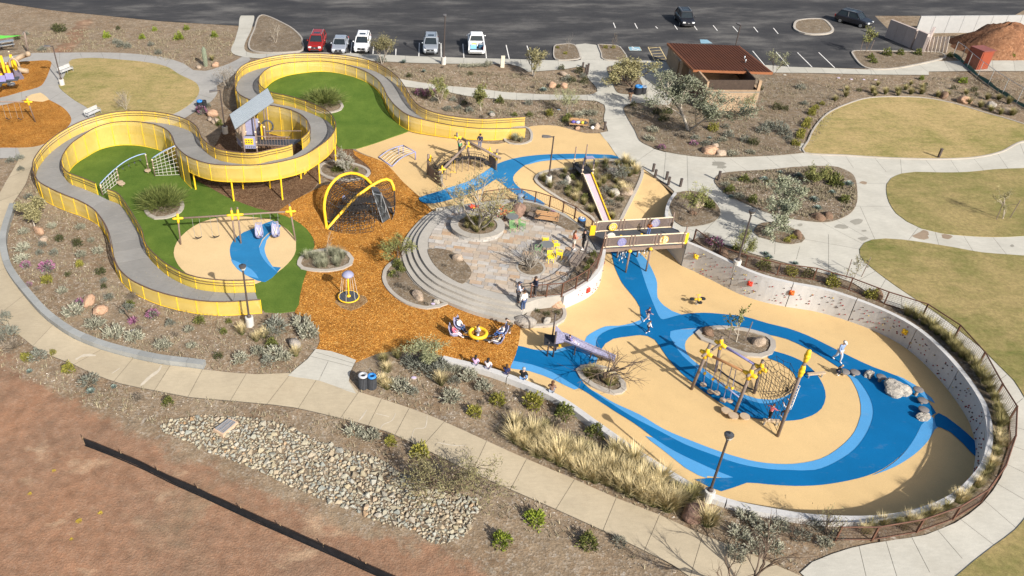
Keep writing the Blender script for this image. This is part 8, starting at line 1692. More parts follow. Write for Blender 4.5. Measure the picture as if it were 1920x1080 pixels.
# northeast
put('sage',[(1222,248,1.2),(1217,264,1.2),(1372,292,1.2),(1407,289,1),(1355,266,.9)]); put('grey',[(1302,263,1),(1365,259,1.2),(1395,267,1.2),(1430,250,1.4),(1440,240,1.3),(1342,273,.9),(1322,274,1.1),(1460,245,2),(1470,255,1.5),(1500,168,1.1),(1507,198,1),(1360,242,1),(1477,264,.9)]); put('dark',[(1412,273,1.3),(1455,206,1.4),(1470,208,1),(1425,170,.9)]); put('agave',[(1330,262,.8),(1505,197,.8)])
put('yel',[(1528,205,.9),(1520,217,1),(1514,229,1),(1509,240,1),(1503,250,1),(1498,261,1),(1490,274,1.1),(1523,211,.9),(1511,235,.9),(1500,256,1),(1540,198,.7)])
put('ggrass',[(1587,172,.9),(1585,182,.8),(1635,175,1),(1645,161,.7),(1659,177,.9),(1682,175,1),(1697,169,.9),(1707,177,1),(1727,177,1),(1707,160,.7),(1757,182,.9),(1775,180,.8),(1810,178,.9),(1815,195,.9),(1837,202,1),(1857,209,.9),(1875,215,.9),(1897,217,1),(1850,187,.8),(1872,187,.8),(1890,195,.9),(1565,190,.7),(1683,180,.8),(1640,180,.8),(1728,168,.8)]); put('dark',[(1610,172,.7),(1735,162,.7),(1787,168,.8),(1825,172,.9),(1830,180,.7),(1795,152,.8)]); put('brightg',[(1805,156,1.2),(1727,150,.8),(1882,103,1.3),(1902,104,1.3),(1852,111,.8),(1862,104,.9),(1895,110,1.1)])
put('green',[(1662,105,1.3),(1687,104,1.2),(1720,104,1.3),(1632,111,1.2),(1636,119,1.1),(1780,107,1)])
# east islands
put('green',[(1395,341,1.3),(1367,361,1.3),(1410,380,1.1),(1565,350,1.5),(1558,340,1.4),(1582,380,1.1),(1322,386,1.2),(1332,391,1),(1312,377,1)]); put('sage',[(1385,373,.9),(1360,350,.8),(1375,340,.7)]); put('agave',[(1432,340,1),(1496,334,1.2),(1590,349,1.3),(1559,365,1),(1525,379,1.2),(1532,394,1.1),(1435,479,.9),(1562,520,1),(1442,485,.8),(1370,372,.8),(1490,497,.8),(1462,327,.8)]); put('dark',[(1415,345,.8),(1440,345,.9)]); put('yel',[(1485,449,.7),(1482,515,1.1),(1559,535,1.2),(1632,558,1.2),(1475,455,.6)]); put('flower',[(1340,463,1.1),(1330,458,.9)]); put('green',[(1432,503,1.2),(1514,519,1.2),(1380,470,1)]); put('dry',[(1322,448,1),(1400,485,.7),(1350,475,.8),(1270,375,.7),(1280,415,.7),(1470,345,.8)]); put('green',[(1295,375,.9)])
ES = [(1700,592),(1715,599),(1730,609),(1745,618),(1756,628),(1768,638),(1778,646),(1788,659),(1801,670),(1811,677),(1825,692),(1835,706),(1845,720),(1853,735),(1862,752),(1868,770),(1872,785),(1874,800),(1872,818),(1873,838),(1866,855),(1857,876),(1843,900),(1832,914),(1816,928),(1796,943),(1773,956),(1748,970),(1728,973),(1703,981),(1680,986),(1655,985),(1632,992),(1620,1000),(1692,993),(1720,985),(1760,968),(1806,940),(1850,888),(1870,828)]
put('ggrass',ES[:18],1.0); put('ggrass',ES[18::2],.75); put('grass',ES[19::2],.7)
# hill, ring planter, small planters
hp = random.Random(3); hill = np.array(PB['hill']); lo,hi = hill.min(0),hill.max(0); hills = []
for _ in range(2500):
    if len(hills) >= 55: break
    q = (hp.uniform(lo[0],hi[0]),hp.uniform(lo[1],hi[1]))
    if pip(hill,[q])[0] and edge_dist(hill,np.array([q]))[0] > .55 and all((q[0]-a)**2+(q[1]-b)**2 > .5 for a,b in hills):
        c0,c1 = T(1101,326,.5).xy,T(1137,416,-1.5).xy; d = (c1-c0); t_ = max(0,min(1,(Vector(q)-c0).dot(d)/d.length_squared))
        if (Vector(q)-c0-d*t_).length < .75: continue
        hills.append(q); k = hp.choice(['ggrass','ggrass','ggrass','grass','dark','grey','ggrass','green','dry']); v = proj_px(Vector((*q,RF(*q)))); PL.append((k,v.x,v.y,hp.uniform(.75,1.1),RF,None))
for i in range(17): a = i*2.4; r = 1.2*math.sqrt((i+.5)/17); v = Vector((RING_C.x+r*math.cos(a),RING_C.y+r*math.sin(a),.4)); PL.append((['ggrass','yel','ggrass','green','ggrass'][i % 5],*proj_px(v),.62,None,.4))
gb_ = np.array(PB['grassbed']); lo,hi = gb_.min(0),gb_.max(0); cc = gb_.mean(0); n_ = 0
while n_ < 15:
    q = (hp.uniform(lo[0],hi[0]),hp.uniform(lo[1],hi[1]))
    if pip(gb_,[q])[0] and edge_dist(gb_,np.array([q]))[0] > .35: v = proj_px(Vector((*q,G(*q)))); PL.append(('sgrass',v.x,v.y,.95,G,None)); n_ += 1
put('ggrass',[(1112,702,1.05),(1106,710,1),(1150,722,.7)]); put('grass',[(1142,722,1)]); put('green',[(640,320,1.1),(650,316,1),(630,322,.9),(668,322,.7)]); put('sgrass',[(966,264,1.1),(976,266,.8)]); put('green',[(1113,480,.7),(1107,494,.7),(1101,506,.7),(1094,517,.6)],z=.04); put('dark',[(1010,394,.5),(1025,398,.5),(1090,485,.6)],z=.04); put('flower',[(1036,404,.6)],z=.04); put('dark',[(1007,587,.6),(1025,593,.7),(1045,590,.6)]); put('dry',[(990,508,.5),(835,500,.5),(1020,552,.6),(1000,553,.5)],z=.04)
put('dry',[(745,520,.8),(750,540,.8),(765,545,.7),(800,572,.5)]); put('green',[(738,518,.8),(752,510,.9),(745,500,1)])
# ---- boulders
def boulder_mesh(seed,rough=.28):
    bm = bmesh.new(); bmesh.ops.create_icosphere(bm,subdivisions=3,radius=1.0); o = Vector((seed*3.1,seed*1.7,seed*.9))
    for v in bm.verts:
        c = v.co.copy(); k = 1+rough*mnoise.noise(c*1.1+o)+rough*.5*mnoise.noise(c*2.6+o)+.05*mnoise.noise(c*7+o)
        a = abs(mnoise.noise(c*.8+o*2)); v.co = c*(k-.12*a)
        if v.co.z < -.45: v.co.z = -.45
    me = bpy.data.meshes.new('boulder'); bm.to_mesh(me); bm.free(); return me
def rock_mat(nm,a,b_,dark=.5):
    m,nt,b = new_mat(nm,.9,.2); co = coords(nt); c = ramp(nt,noise(nt,co,1.3,7,.65),[(.3,a),(.7,b_)]); c = mixc(nt,ramp(nt,noise(nt,co,2.2,6,.7),[(.55,(0,0,0)),(.7,(1,1,1))]),c,scal(a,dark)); nt.links.new(c,b.inputs['Base Color']); bump(nt,b,noise(nt,co,3.5,7,.65),.9,.15); return m
M_RK = dict(orange=rock_mat('orange_rock',(.40,.24,.15),(.52,.35,.24),.7),grey=rock_mat('grey_rock',(.24,.21,.18),(.42,.38,.33),.35),tan=rock_mat('tan_rock',(.33,.25,.18),(.45,.36,.28),.7),red=rock_mat('red_rock',(.20,.12,.09),(.30,.20,.15),.6),brown=rock_mat('brown_rock',(.15,.095,.065),(.25,.165,.11),.6),pale=rock_mat('pale_rock',(.40,.36,.30),(.52,.48,.42),.7))
BMESH = {c: [boulder_mesh(i+j*5) for i in range(3)] for j,c in enumerate(M_RK)}
for c,L_ in BMESH.items():
    for me in L_: me.materials.append(M_RK[c]); me.polygons.foreach_set('use_smooth',[True]*len(me.polygons))
BL = [('orange',168,568,.6),('orange',190,585,.55),('orange',74,436,.55),('tan',82,452,.5),('grey',552,648,.55),('tan',783,558,.55),('pale',818,568,.3),('red',1302,968,.75),('orange',404,124,.5),('tan',373,128,.4),('orange',398,216,.6),('orange',1035,163,.6),('orange',1057,164,.55),('tan',1056,141,.55),('orange',1331,287,.8),('tan',1350,291,.55),('tan',1340,276,.4),('brown',1768,182,.6),('orange',1808,192,.7),('grey',1857,201,.7),('tan',1885,211,.6),('brown',1552,328,.5),('brown',1532,411,.55),('brown',1550,408,.5),('brown',1494,444,.5),('tan',1310,386,.6),('brown',1298,402,.4),('brown',1355,480,.55),('brown',1645,556,.5),('grey',1148,326,.6),('pale',1151,364,.5),('tan',1174,363,.6),('pale',1065,340,.5),('grey',985,609,.75),('pale',1025,605,.4),('brown',1327,626,.55),('tan',1422,645,.6),('grey',922,217,.4),('tan',405,230,.5),('tan',395,226,.4),('orange',1083,242,.3),('tan',1118,240,.5)]
BZ = [('tan',858,487,.5,.0),('red',972,400,.95,.0),('orange',1043,572,.75,None)]
BPL = []
for c,px,py,s_ in BL: BPL.append((c,Bp(px,py),s_))
for c,px,py,s_,z in BZ: BPL.append((c,T(px,py,z) if z is not None else Bp(px,py),s_))
# stepping boulders in the bowl
for (px,py,sx,sy,sz,seed,lb) in ((1628,704,.42,.3,.3,21,'pale grey medium boulder between stepping discs'),(1678,735,.74,.62,.62,22,'largest grey boulder on the deep blue rubber'),(1728,785,.4,.3,.32,23,'small pale boulder beside a grey stepping disc')):
    me = boulder_mesh(seed,.42); me.materials.append(rock_mat('cast_rock_%d' % seed,(.30,.27,.23),(.50,.46,.40),.3)); me.polygons.foreach_set('use_smooth',[False]*len(me.polygons)); a = Bp(px,py); o = inst('boulder',me,a+UZ*sz*.35,rnd.random()*6,(sx,sy,sz)); tag(o,lb,'boulder','climbing boulders in the bowl')
# ---- exact labels: rank of a plant among its kind around a named thing
LM = [('the twin litter bin',689,727),('the low end of the yellow walkway',490,590),('the pale saguaro cactus',385,122),('the drain box in the riprap',424,806),('the black silt fence\'s west end',155,830),('the round bushy tree west of the walkway',66,425),('the block edging\'s east end',382,692),('the walkway lamp base',469,608),('the west lawn lamp',117,160),('the green shade sail post',53,101),('the red suv',590,101),('the white pickup truck',893,106),('the cream stone marker',942,126),('the kerb lamp by the grey car',831,120),
  ('the cluttered wooden bench',1085,240),('the walker in black',1181,190),('the restroom building\'s southeast corner',1413,209),('the silvery tree by the restroom',1291,246),('the rust red locker',1828,126),('the northeast lawn bollard',1759,297),('the lone bollard on the east path',1346,340),('the climbing wall lamp',1379,503),('the footbridge\'s east end',1285,450),('the hill planter lamp',1027,344),('the top of the long slide',1098,325),('the bottom of the long slide',1137,417),('the round planter tree',897,428),('the rope spinner',654,563),('the south bowl lamp',1326,935),('the lone woman on the seat wall',1034,733),('the left end of the seat wall',832,667),('the spreading tree over the riprap',850,925),('the bare tree in the bowl planter',1130,712),('the staked sapling in the bowl planter',1380,643),('the plaza steps\' right end',990,590),('the plaza boulder',972,400),('the bike rack',1088,527),('the west swing set leg',67,230),('the silver tree in the mulch',650,325),('the olive tree on the east island',1465,430),('the staked tree on the east lawn',1880,410),('the fence\'s southern end',1566,1012),('the fence corner by the east walk',1889,842),('the big boulder in the bowl',1678,737),('the leftmost lavender valve lid',1572,147),('the rightmost lavender valve lid',1641,150),('the dried agave stalk',250,604),('the north parking island\'s bare sapling',1065,97),('the yellow green tree by the walkway',825,192),('the small leafy tree beyond the walkway',902,207),('the khaki tree by the parking sidewalk',1000,143),('the dense khaki tree near the walker',1182,160),('the blue lid below the restroom',1335,258),('the chain link fence\'s south end',1905,195),('the sapling beside the fence path',1600,520),('the bare shrub on the west lawn',235,206),('the twin bins by the west lawn',376,203),('the white valve lid by the northeast lawn',1468,284),('the play tower lamp',423,250),('the net climber',675,420),('the crescent bed tree',745,490),('the bare thicket by the south fence',1490,1005),('the concrete enclosure',1700,90),('the wispy tree by the footbridge',1310,400)]
LMW = np.array([Bp(a,b).xy[:] for _,a,b in LM]); ORD = ['closest','second closest','third closest','fourth closest','fifth closest','sixth closest','seventh closest','eighth closest','ninth closest','tenth closest','eleventh closest','twelfth closest','thirteenth closest','fourteenth closest','fifteenth closest','sixteenth closest']
def exact_labels(P,names):
    P = np.array(P); D = np.linalg.norm(P[:,None]-LMW[None],axis=2); out = [None]*len(P)
    for k in set(names):
        ids = [i for i,n in enumerate(names) if n == k]; R = np.argsort(np.argsort(D[ids],axis=0),axis=0)
        for q,i in enumerate(ids):
            s_ = R[q]*14.0+D[i]; j = int(s_.argmin()); o_ = ORD[min(R[q][j],15)]; out[i] = '%s %s to %s' % (k,o_,LM[j][0])
    return out
pos = []; keep = []
for (k,px,py,s_,f,z) in PL:
    v = T(px,py,z) if z is not None else Wg(px,py,f); pos.append(v)
lab = exact_labels([v.xy[:] for v in pos],[KINDS_[p[0]][3] for p in PL]); pr = random.Random(17)
GRP = {k: 'scattered '+v[3]+'s' for k,v in KINDS_.items()}
for p,v,l in zip(PL,pos,lab):
    k,s_ = p[0],p[3]; K_ = KINDS_[k]; sc = s_*K_[5]*pr.uniform(.9,1.12); o = inst(K_[0],pr.choice(MESHES[k]),v+UZ*.05,pr.random()*6.28,(sc,sc*pr.uniform(.88,1.1),sc*pr.uniform(.85,1.1))); tag(o,l,K_[4],GRP[k])
CN = dict(orange='orange tan',grey='grey',tan='tan',red='reddish',brown='brown',pale='pale'); bl = exact_labels([b[1].xy[:] for b in BPL],[CN[b[0]]+' boulder' for b in BPL])
for (c,v,s_),l in zip(BPL,bl): o = inst('boulder',pr.choice(BMESH[c]),v+UZ*s_*.28,pr.random()*6.28,(s_*pr.uniform(.85,1.15),s_*pr.uniform(.6,.85),s_*pr.uniform(.6,.8))); tag(o,l,'boulder','landscape boulders')
# ---- trees
def grow(seed,h,spread,stems,levels,twist=.35,r0=.07,kids=3,up_=.35,twig=.55):
    r_ = random.Random(seed); m = MB(); tips = []
    def branch(p,d,L,r,lv):
        n = 4; pts = [p]; q = p.copy(); dd = d.copy()
        for i in range(n): dd = (dd+rv(r_)*twist*.5+UZ*up_*.12).normalized(); q = q+dd*L/n; pts.append(q.copy())
        m.tube(pts,[r*(1-.45*i/n) for i in range(n+1)],5 if lv > 1 else 3,False)
        if lv <= 1:
            for p_ in pts[1:]: tips.append((p_,dd.copy()))
            return
        for k in range(kids+(1 if lv == levels else 0)):
            t = .35+.65*(k+r_.random()*.6)/kids; t = min(1,t); b = pts[min(n,int(t*n+.5))]; nd = (dd+rv(r_)*spread+UZ*up_*.4).normalized(); branch(b,nd,L*r_.uniform(.55,.8),r*.55,lv-1)
    for s_ in range(stems):
        a = s_*6.28/max(stems,1)+r_.random(); d = Vector((math.cos(a)*(.0 if stems == 1 else .45),math.sin(a)*(.0 if stems == 1 else .45),1)).normalized(); branch(Vector((0,0,-.1)),d,h*(.42 if levels > 2 else .7),r0*h/3,levels)
    top = max([p.z for p,_ in tips] or [h]); k = h/top
    m.v = [(v[0]*k,v[1]*k,v[2]*k) for v in m.v]; return m,[(p*k,d) for p,d in tips]
def crown(seed,tips,n,size,wd,jit,hang=0.0):
    r_ = random.Random(seed); m = MB(); wd *= 1.7; size *= 1.2; n = int(n*1.2)
    for i in range(n): p,d = r_.choice(tips); q = p+rv(r_)*jit*r_.random(); quad(m,q,(d*.5+rv(r_)+UZ*(.1-hang)).normalized(),wd,size*r_.uniform(.6,1.3),rv(r_))
    return m
def tree(px,py,h,label,leafm=None,bark=None,stems=1,levels=4,spread=.8,n=0,size=.12,wd=.018,jit=.3,seed=1,r0=.07,kids=3,stakes=False,z=None,up_=.35,hang=0.0,nm='tree',wx=1.0,twist=.35,rz=None,cat='tree'):
    a = T(px,py,z) if z is not None else Bp(px,py); t = thing(nm,label,cat,a); w_,tips = grow(seed,h,spread,stems,levels,twist,r0,kids,up_)
    o = bpy.data.objects.new('trunk',w_.mesh('trunk',bark or M_BARK,True)); COL.objects.link(o); o.parent = t
    if n: c = crown(seed+5,tips,n,size,wd,jit,hang); o = bpy.data.objects.new('crown',c.mesh('crown',ML[leafm])); COL.objects.link(o); o.parent = t
    t.scale = (wx,wx,1); t.rotation_euler = (0,0,rz if rz is not None else seed*1.3)
    if stakes:
        for k,s_ in enumerate((-1,1)):
            b = a+Vector((s_*.62,.12*s_,0)); st = thing('tree_stake',('left' if s_ < 0 else 'right')+' wooden stake of the '+label.split(' standing')[0].split(' in ')[0].split(' on ')[0][:60],'stake',b,'tree stakes'); m = MB(); m.tube([b-UZ*.1,b+Vector((s_*.12,0,1.75))],.032,5); m.build('pole',M_LOG,st); m = MB(); m.tube([b+Vector((s_*.1,0,1.4)),a+UZ*1.4],.012,4); m.build('tie',M_BLK,st)
    return t
tree(1130,714,3.5,'bare spreading tree with dark trunk in the bowl planter',None,M_BARK,1,5,1.0,seed=41,r0=.05,kids=3,up_=.12,wx=2.5)
tree(897,430,4.6,'tall wispy yellow green tree in the round planter','khaki',M_GBARK,4,4,.6,1900,.16,.012,.4,seed=4,r0=.045,z=.4,wx=1.35)
tree(995,502,2.3,'leafless multi stemmed grey shrub tree in the plaza tree well',None,M_GBARK,9,3,.55,seed=5,r0=.045,z=.04,wx=1.25)
tree(1380,643,3.0,'staked sapling with sparse yellow green leaves in the bowl planter','palo',M_PBARK,1,3,.6,160,.16,.03,.2,seed=6,r0=.04,stakes=True)
tree(650,328,2.7,'silver wispy tree in the kerbed bed by the net climber','silver',M_GBARK,3,4,.55,1500,.14,.012,.2,seed=7,r0=.05,wx=.8)
tree(612,484,2.9,'thin leafless white sapling in the silvery grass bed',None,M_PBARK,1,3,.7,seed=8,r0=.028,kids=4,wx=.6,nm='sapling')
tree(745,492,2.3,'bright green wispy tree in the crescent bed by the steps','palo',M_BARK,3,4,.7,1200,.16,.012,.25,seed=9,r0=.045,wx=1.2)
tree(66,428,2.5,'round bushy olive green tree west of the yellow walkway','khaki',M_PBARK,1,4,.9,2600,.12,.028,.32,seed=10,r0=.06,wx=1.25)
tree(1291,246,5.4,'large silvery green tree in front of the restroom building','olive',M_PBARK,2,5,.62,6800,.15,.018,.5,seed=11,r0=.055,up_=.45,wx=1.45,rz=1.2)
tree(1182,163,3.4,'dense khaki tree beside the walker and main walk','khaki',M_BARK,3,4,.8,3600,.15,.02,.4,seed=12,r0=.06,wx=1.45)
tree(1000,143,3.2,'khaki tree on the verge by the parking sidewalk','khaki',M_GBARK,2,4,.75,1700,.14,.018,.35,seed=13,r0=.06,wx=1.2)
tree(825,194,3.0,'yellow green young tree beyond the north walkway','palo',M_PBARK,2,4,.6,1500,.13,.02,.3,seed=14,r0=.04,wx=.9)
tree(902,208,3.0,'small leafy green tree beyond the north walkway end','palo',M_PBARK,2,4,.75,1300,.14,.028,.3,seed=15,r0=.045,wx=.95)
tree(716,120,3.6,'pale olive tree overlapping the white suv','khaki',M_GBARK,2,4,.7,1900,.15,.014,.4,seed=16,r0=.05,wx=1.25)
tree(1066,216,2.9,'pale feathery tree behind the cluttered bench','pale',M_GBARK,3,4,.55,1300,.16,.01,.3,seed=17,r0=.04,wx=.85)
tree(1465,432,4.0,'sage green tree on the small east island','olive',M_GBARK,2,5,.75,4200,.15,.02,.35,seed=18,r0=.06,wx=1.2)
tree(1300,408,2.9,'wispy green tree in the bed by the ramp wall','palo',M_BARK,2,4,.6,800,.16,.011,.3,seed=19,r0=.04,wx=1.0)
tree(1530,350,2.0,'feathery green bush tree on the big east island','palo',M_BARK,4,3,.7,1500,.16,.014,.3,seed=20,r0=.04,wx=1.1)
tree(1880,412,2.7,'staked young tree standing on the east lawn','khaki',M_PBARK,1,4,.55,300,.12,.014,.2,seed=21,r0=.045,stakes=True)
tree(1600,522,2.2,'staked sapling growing beside the fence path','khaki',M_GBARK,1,4,.7,160,.12,.014,.2,seed=22,r0=.035,stakes=True,nm='sapling')
tree(1390,482,2.4,'feathery green tree behind the climbing wall lamp','palo',M_BARK,3,4,.6,1100,.16,.01,.3,seed=23,r0=.04)
tree(850,928,2.7,'wide airy olive tree leaning over the riprap stones','khaki',M_BARK,4,5,.85,2400,.12,.009,.35,seed=24,r0=.045,up_=.15,wx=1.4)
tree(428,165,2.6,'bare grey twiggy tree beside the north loop of the walkway','dry',M_GBARK,5,4,.8,500,.14,.008,.3,seed=25,r0=.04,wx=1.4)
tree(237,207,2.6,'leafless tan shrub tree on the west lawn edge','dry',M_PBARK,5,4,.6,300,.12,.008,.2,seed=26,r0=.035,wx=.95)
tree(1065,98,2.5,'bare sapling in the left parking island by the entrance',None,M_GBARK,1,4,.6,seed=27,r0=.03,nm='sapling',wx=.7); tree(1149,97,2.4,'bare sapling in the right parking island by the entrance','dry',M_BARK,1,4,.6,120,.1,.01,.2,seed=28,r0=.03,nm='sapling',wx=.6)
tree(517,82,2.9,'bare pale tree in the western parking island',None,M_PBARK,2,4,.6,seed=29,r0=.035,wx=.8); tree(1620,102,3.3,'young tree with sparse green top in the east parking bed','palo',M_BARK,1,4,.7,500,.16,.02,.3,seed=30,r0=.035,stakes=True)
tree(1450,140,2.5,'thin feathery tree right of the restroom roof','pale',M_BARK,2,4,.7,600,.15,.01,.3,seed=31,r0=.03); tree(1495,1012,1.5,'bare thicket of twigs by the south end of the fence',None,M_BARK,5,4,.85,0,.12,.008,.3,seed=32,r0=.03,wx=1.2)
tree(1548,1004,1.9,'tall wispy dry stems beside the south fence end','khaki',M_BARK,5,4,.5,160,.13,.01,.3,seed=33,r0=.028); tree(1392,1112,4.2,'bare tree whose twig shadow falls across the south walk',None,M_BARK,2,5,.7,0,.14,.014,.3,seed=34,r0=.05,wx=1.2)
tree(800,678,1.9,'airy pale bush plume beside the orange mulch','pale',M_BARK,5,4,.6,1500,.16,.009,.3,seed=35,r0=.03,wx=1.3); tree(1325,205,1.7,'low dry bush against the restroom front wall','dry',M_BARK,4,3,.8,300,.12,.01,.2,seed=36,r0=.03); tree(1398,212,2.2,'thin green sapling at the restroom corner','pale',M_BARK,1,4,.7,380,.14,.01,.2,seed=37,r0=.028,nm='sapling')
tree(1210,195,1.9,'small dark bare sapling in the planter south of the walker',None,M_BARK,1,4,.6,seed=38,r0=.03,nm='sapling',wx=.6); tree(1271,412,2.6,'dark bare sapling at the footbridge corner',None,M_DKPOST,1,3,.4,seed=39,r0=.03,nm='sapling',wx=.6)
tree(1158,340,1.7,'low grey twiggy bush on the hill planter','grey',M_BARK,4,4,.8,600,.12,.014,.3,seed=40,r0=.035,wx=1.1)
vm = [shrub_mesh('spray_bush',5,'vase',ML['vase']),shrub_mesh('spray_bush',9,'vase',ML['vase'])]
for (px,py,s_,sz,lb,me) in ((305,388,2.5,1.75,'large spraying green bush in the kerbed bed on the south turf',vm[0]),(607,196,2.6,1.6,'large spraying green bush in the kerbed bed on the north turf',vm[1])): o = inst('spray_bush',me,Bp(px,py)+UZ*.1,0.4,(s_,s_*.9,sz)); tag(o,lb,'bush','spraying bushes on the turf')
a = Bp(386,124); t = thing('saguaro_cactus','pale green saguaro cactus standing in the gravel','cactus',a); m = MB(); V = []; n = 24
for i,(r,z) in enumerate(((.2,-.1),(.23,.4),(.25,1.0),(.25,1.6),(.22,2.0),(.13,2.25),(.02,2.33))): V += [a+Vector((r*(1+.1*(j % 2))*math.cos(j*6.283/n),r*(1+.1*(j % 2))*math.sin(j*6.283/n),z)) for j in range(n)]
m.add(V,[(i*n+j,i*n+(j+1) % n,(i+1)*n+(j+1) % n,(i+1)*n+j) for i in range(6) for j in range(n)]); m.build('stem',M('cactus_green',(.16,.185,.13),.15,3,.8),t)
k = MB()
for i in range(9):
    for j in range(0,n,2): an = j*6.283/n; k.ell(a+Vector((.255*math.cos(an),.255*math.sin(an),.15+.2*i)),(.015,.015,.015),None,4,3)
kind(k.build('spines',M_CREAM,t),'stuff')
a = Bp(250,604); t = thing('agave_stalk','dried purple brown agave stalk with a pink foot','agave',a); m = MB(); m.tube([a,a+Vector((-.5,.25,.9)),a+Vector((-.95,.45,1.35))],[.06,.04,.02],5); m.build('stalk',M_BARK,t)
m = MB(); r_ = random.Random(2)
for i in range(60): d = rv(r_); d.z = abs(d.z)*.8; quad(m,a+UZ*.05,d.normalized(),.035,.45,rv(r_))
m.build('leaves',ML['flower'],t)
# ---- yellow flowering weeds on the bare dirt
wm = shrub_mesh('flowering_weed',77,'loose',leaf_mat('weed_flower',(.40,.30,.03),(.62,.45,.04),(.30,.26,.06)))
for px,py,s_,lb in ((148,977,.35,'largest yellow flowering weed on the bare red dirt'),(188,962,.28,'yellow flowering weed right of the largest one on the dirt'),(56,926,.25,'yellow flowering weed nearest the left edge of the dirt'),(101,883,.25,'faint yellow weed above the others on the dirt'),(134,1011,.2,'small yellow weed below the largest one on the dirt')): o = inst('flowering_weed',wm,Bp(px,py),px,(s_,s_,s_*.4)); tag(o,lb,'weed','yellow weeds on the dirt')
# ---- riprap
RP = wpoly([(300,800),(320,790),(340,785),(375,780),(425,781),(480,786),(542,802),(592,827),(630,838),(692,855),(730,872),(755,892),(800,905),(850,925),(892,935),(900,950),(890,972),(872,1005),(842,1021),(812,1020),(775,995),(717,982),(680,965),(630,947),(580,927),(517,900),(480,880),(425,860),(375,840),(337,822),(310,812)],G,True,.6)
M_RIPB = gravel_mat('riprap_bed',(.20,.15,.10),(.15,.11,.075),((.32,.28,.22),(.09,.07,.05)))
rip = kind(sheet('riprap_bed',RP,G,.03,M_RIPB,step=.9),'structure')
def stone_mat():
    m,nt,b = new_mat('riprap_stone',.9,.15); co = coords(nt); ad = _n(nt,'ShaderNodeMath',operation='ADD'); nt.links.new(_n(nt,'ShaderNodeNewGeometry').outputs['Random Per Island'],ad.inputs[0]); nt.links.new(_n(nt,'ShaderNodeObjectInfo').outputs['Random'],ad.inputs[1]); fr = _n(nt,'ShaderNodeMath',operation='FRACT'); nt.links.new(ad.outputs[0],fr.inputs[0])
    c = ramp(nt,fr.outputs[0],[(0,(.35,.30,.20)),(.18,(.30,.295,.245)),(.34,(.38,.33,.23)),(.5,(.26,.27,.24)),(.64,(.41,.345,.245)),(.8,(.32,.26,.18)),(.93,(.35,.345,.30)),(1,(.37,.24,.13))])
    c = mixc(nt,1,c,ramp(nt,noise(nt,co,5,5,.65),[(.3,(.78,)*3),(.7,(1.15,)*3)]),'MULTIPLY'); nt.links.new(c,b.inputs['Base Color']); bump(nt,b,noise(nt,co,9,5),.5,.04); return m
M_STONE = stone_mat()
def stone_geo(seed):
    r_ = random.Random(seed); m = MB(); bm = bmesh.new()
    for i in range(11): v = rv(r_); k = r_.uniform(.85,1.15); bm.verts.new((v.x*k,v.y*k,v.z*k*.8))
    bmesh.ops.convex_hull(bm,input=bm.verts); bm.verts.ensure_lookup_table()
    used = [v for v in bm.verts if v.link_faces]; ix = {v: i for i,v in enumerate(used)}; m.add([tuple(v.co) for v in used],[tuple(ix[v] for v in f.verts) for f in bm.faces]); bm.free(); return m
SG = [stone_geo(i) for i in range(7)]; SM = [g.mesh('stone',M_STONE) for g in SG]; RPa = np.array(RP); lo,hi = RPa.min(0),RPa.max(0); sr_ = random.Random(8); ST = []
cell = {}
for tgt,smin,smax,tries in ((0,.18,.28,700),(0,.12,.18,9000),(0,.08,.12,24000),(0,.055,.08,24000)):
    Qs = np.array([(sr_.uniform(lo[0],hi[0]),sr_.uniform(lo[1],hi[1])) for _ in range(tries)]); Qs = Qs[pip(RPa,Qs)]
    for q in Qs:
        s_ = sr_.uniform(smin,smax); ok = True; ci,cj = int(q[0]//.8),int(q[1]//.8)
        for i in (-1,0,1):
            for j in (-1,0,1):
                for (x,y,s2) in cell.get((ci+i,cj+j),()):
                    if (x-q[0])**2+(y-q[1])**2 < ((s_+s2)*.66)**2: ok = False; break
                if not ok: break
            if not ok: break
        if ok: cell.setdefault((ci,cj),[]).append((q[0],q[1],s_)); ST.append((q[0],q[1],s_))
ST.sort(key=lambda s_: -s_[2]/math.hypot(s_[1],33)); zs = G.many([(a,b) for a,b,_ in ST]); rest = MB()
for i,((x,y,s_),z) in enumerate(zip(ST,zs)):
    ro = Matrix.Rotation(sr_.random()*6.28,3,'Z'); sc = Vector((s_*sr_.uniform(.85,1.2),s_*sr_.uniform(.65,.95),s_*sr_.uniform(.5,.8))); zz = z+.04+s_*.22; k = sr_.randrange(7); tilt = (sr_.uniform(-.3,.3),sr_.uniform(-.3,.3),sr_.random()*6.28)
    if i < 300: o = inst('stone',SM[k],(x,y,zz),tilt,tuple(sc),rip)
    else: rest.add([ro@Vector((v[0]*sc.x,v[1]*sc.y,v[2]*sc.z))+Vector((x,y,zz)) for v in SG[k].v],SG[k].f)
kind(rest.build('stone',M_STONE,rip),'stuff')
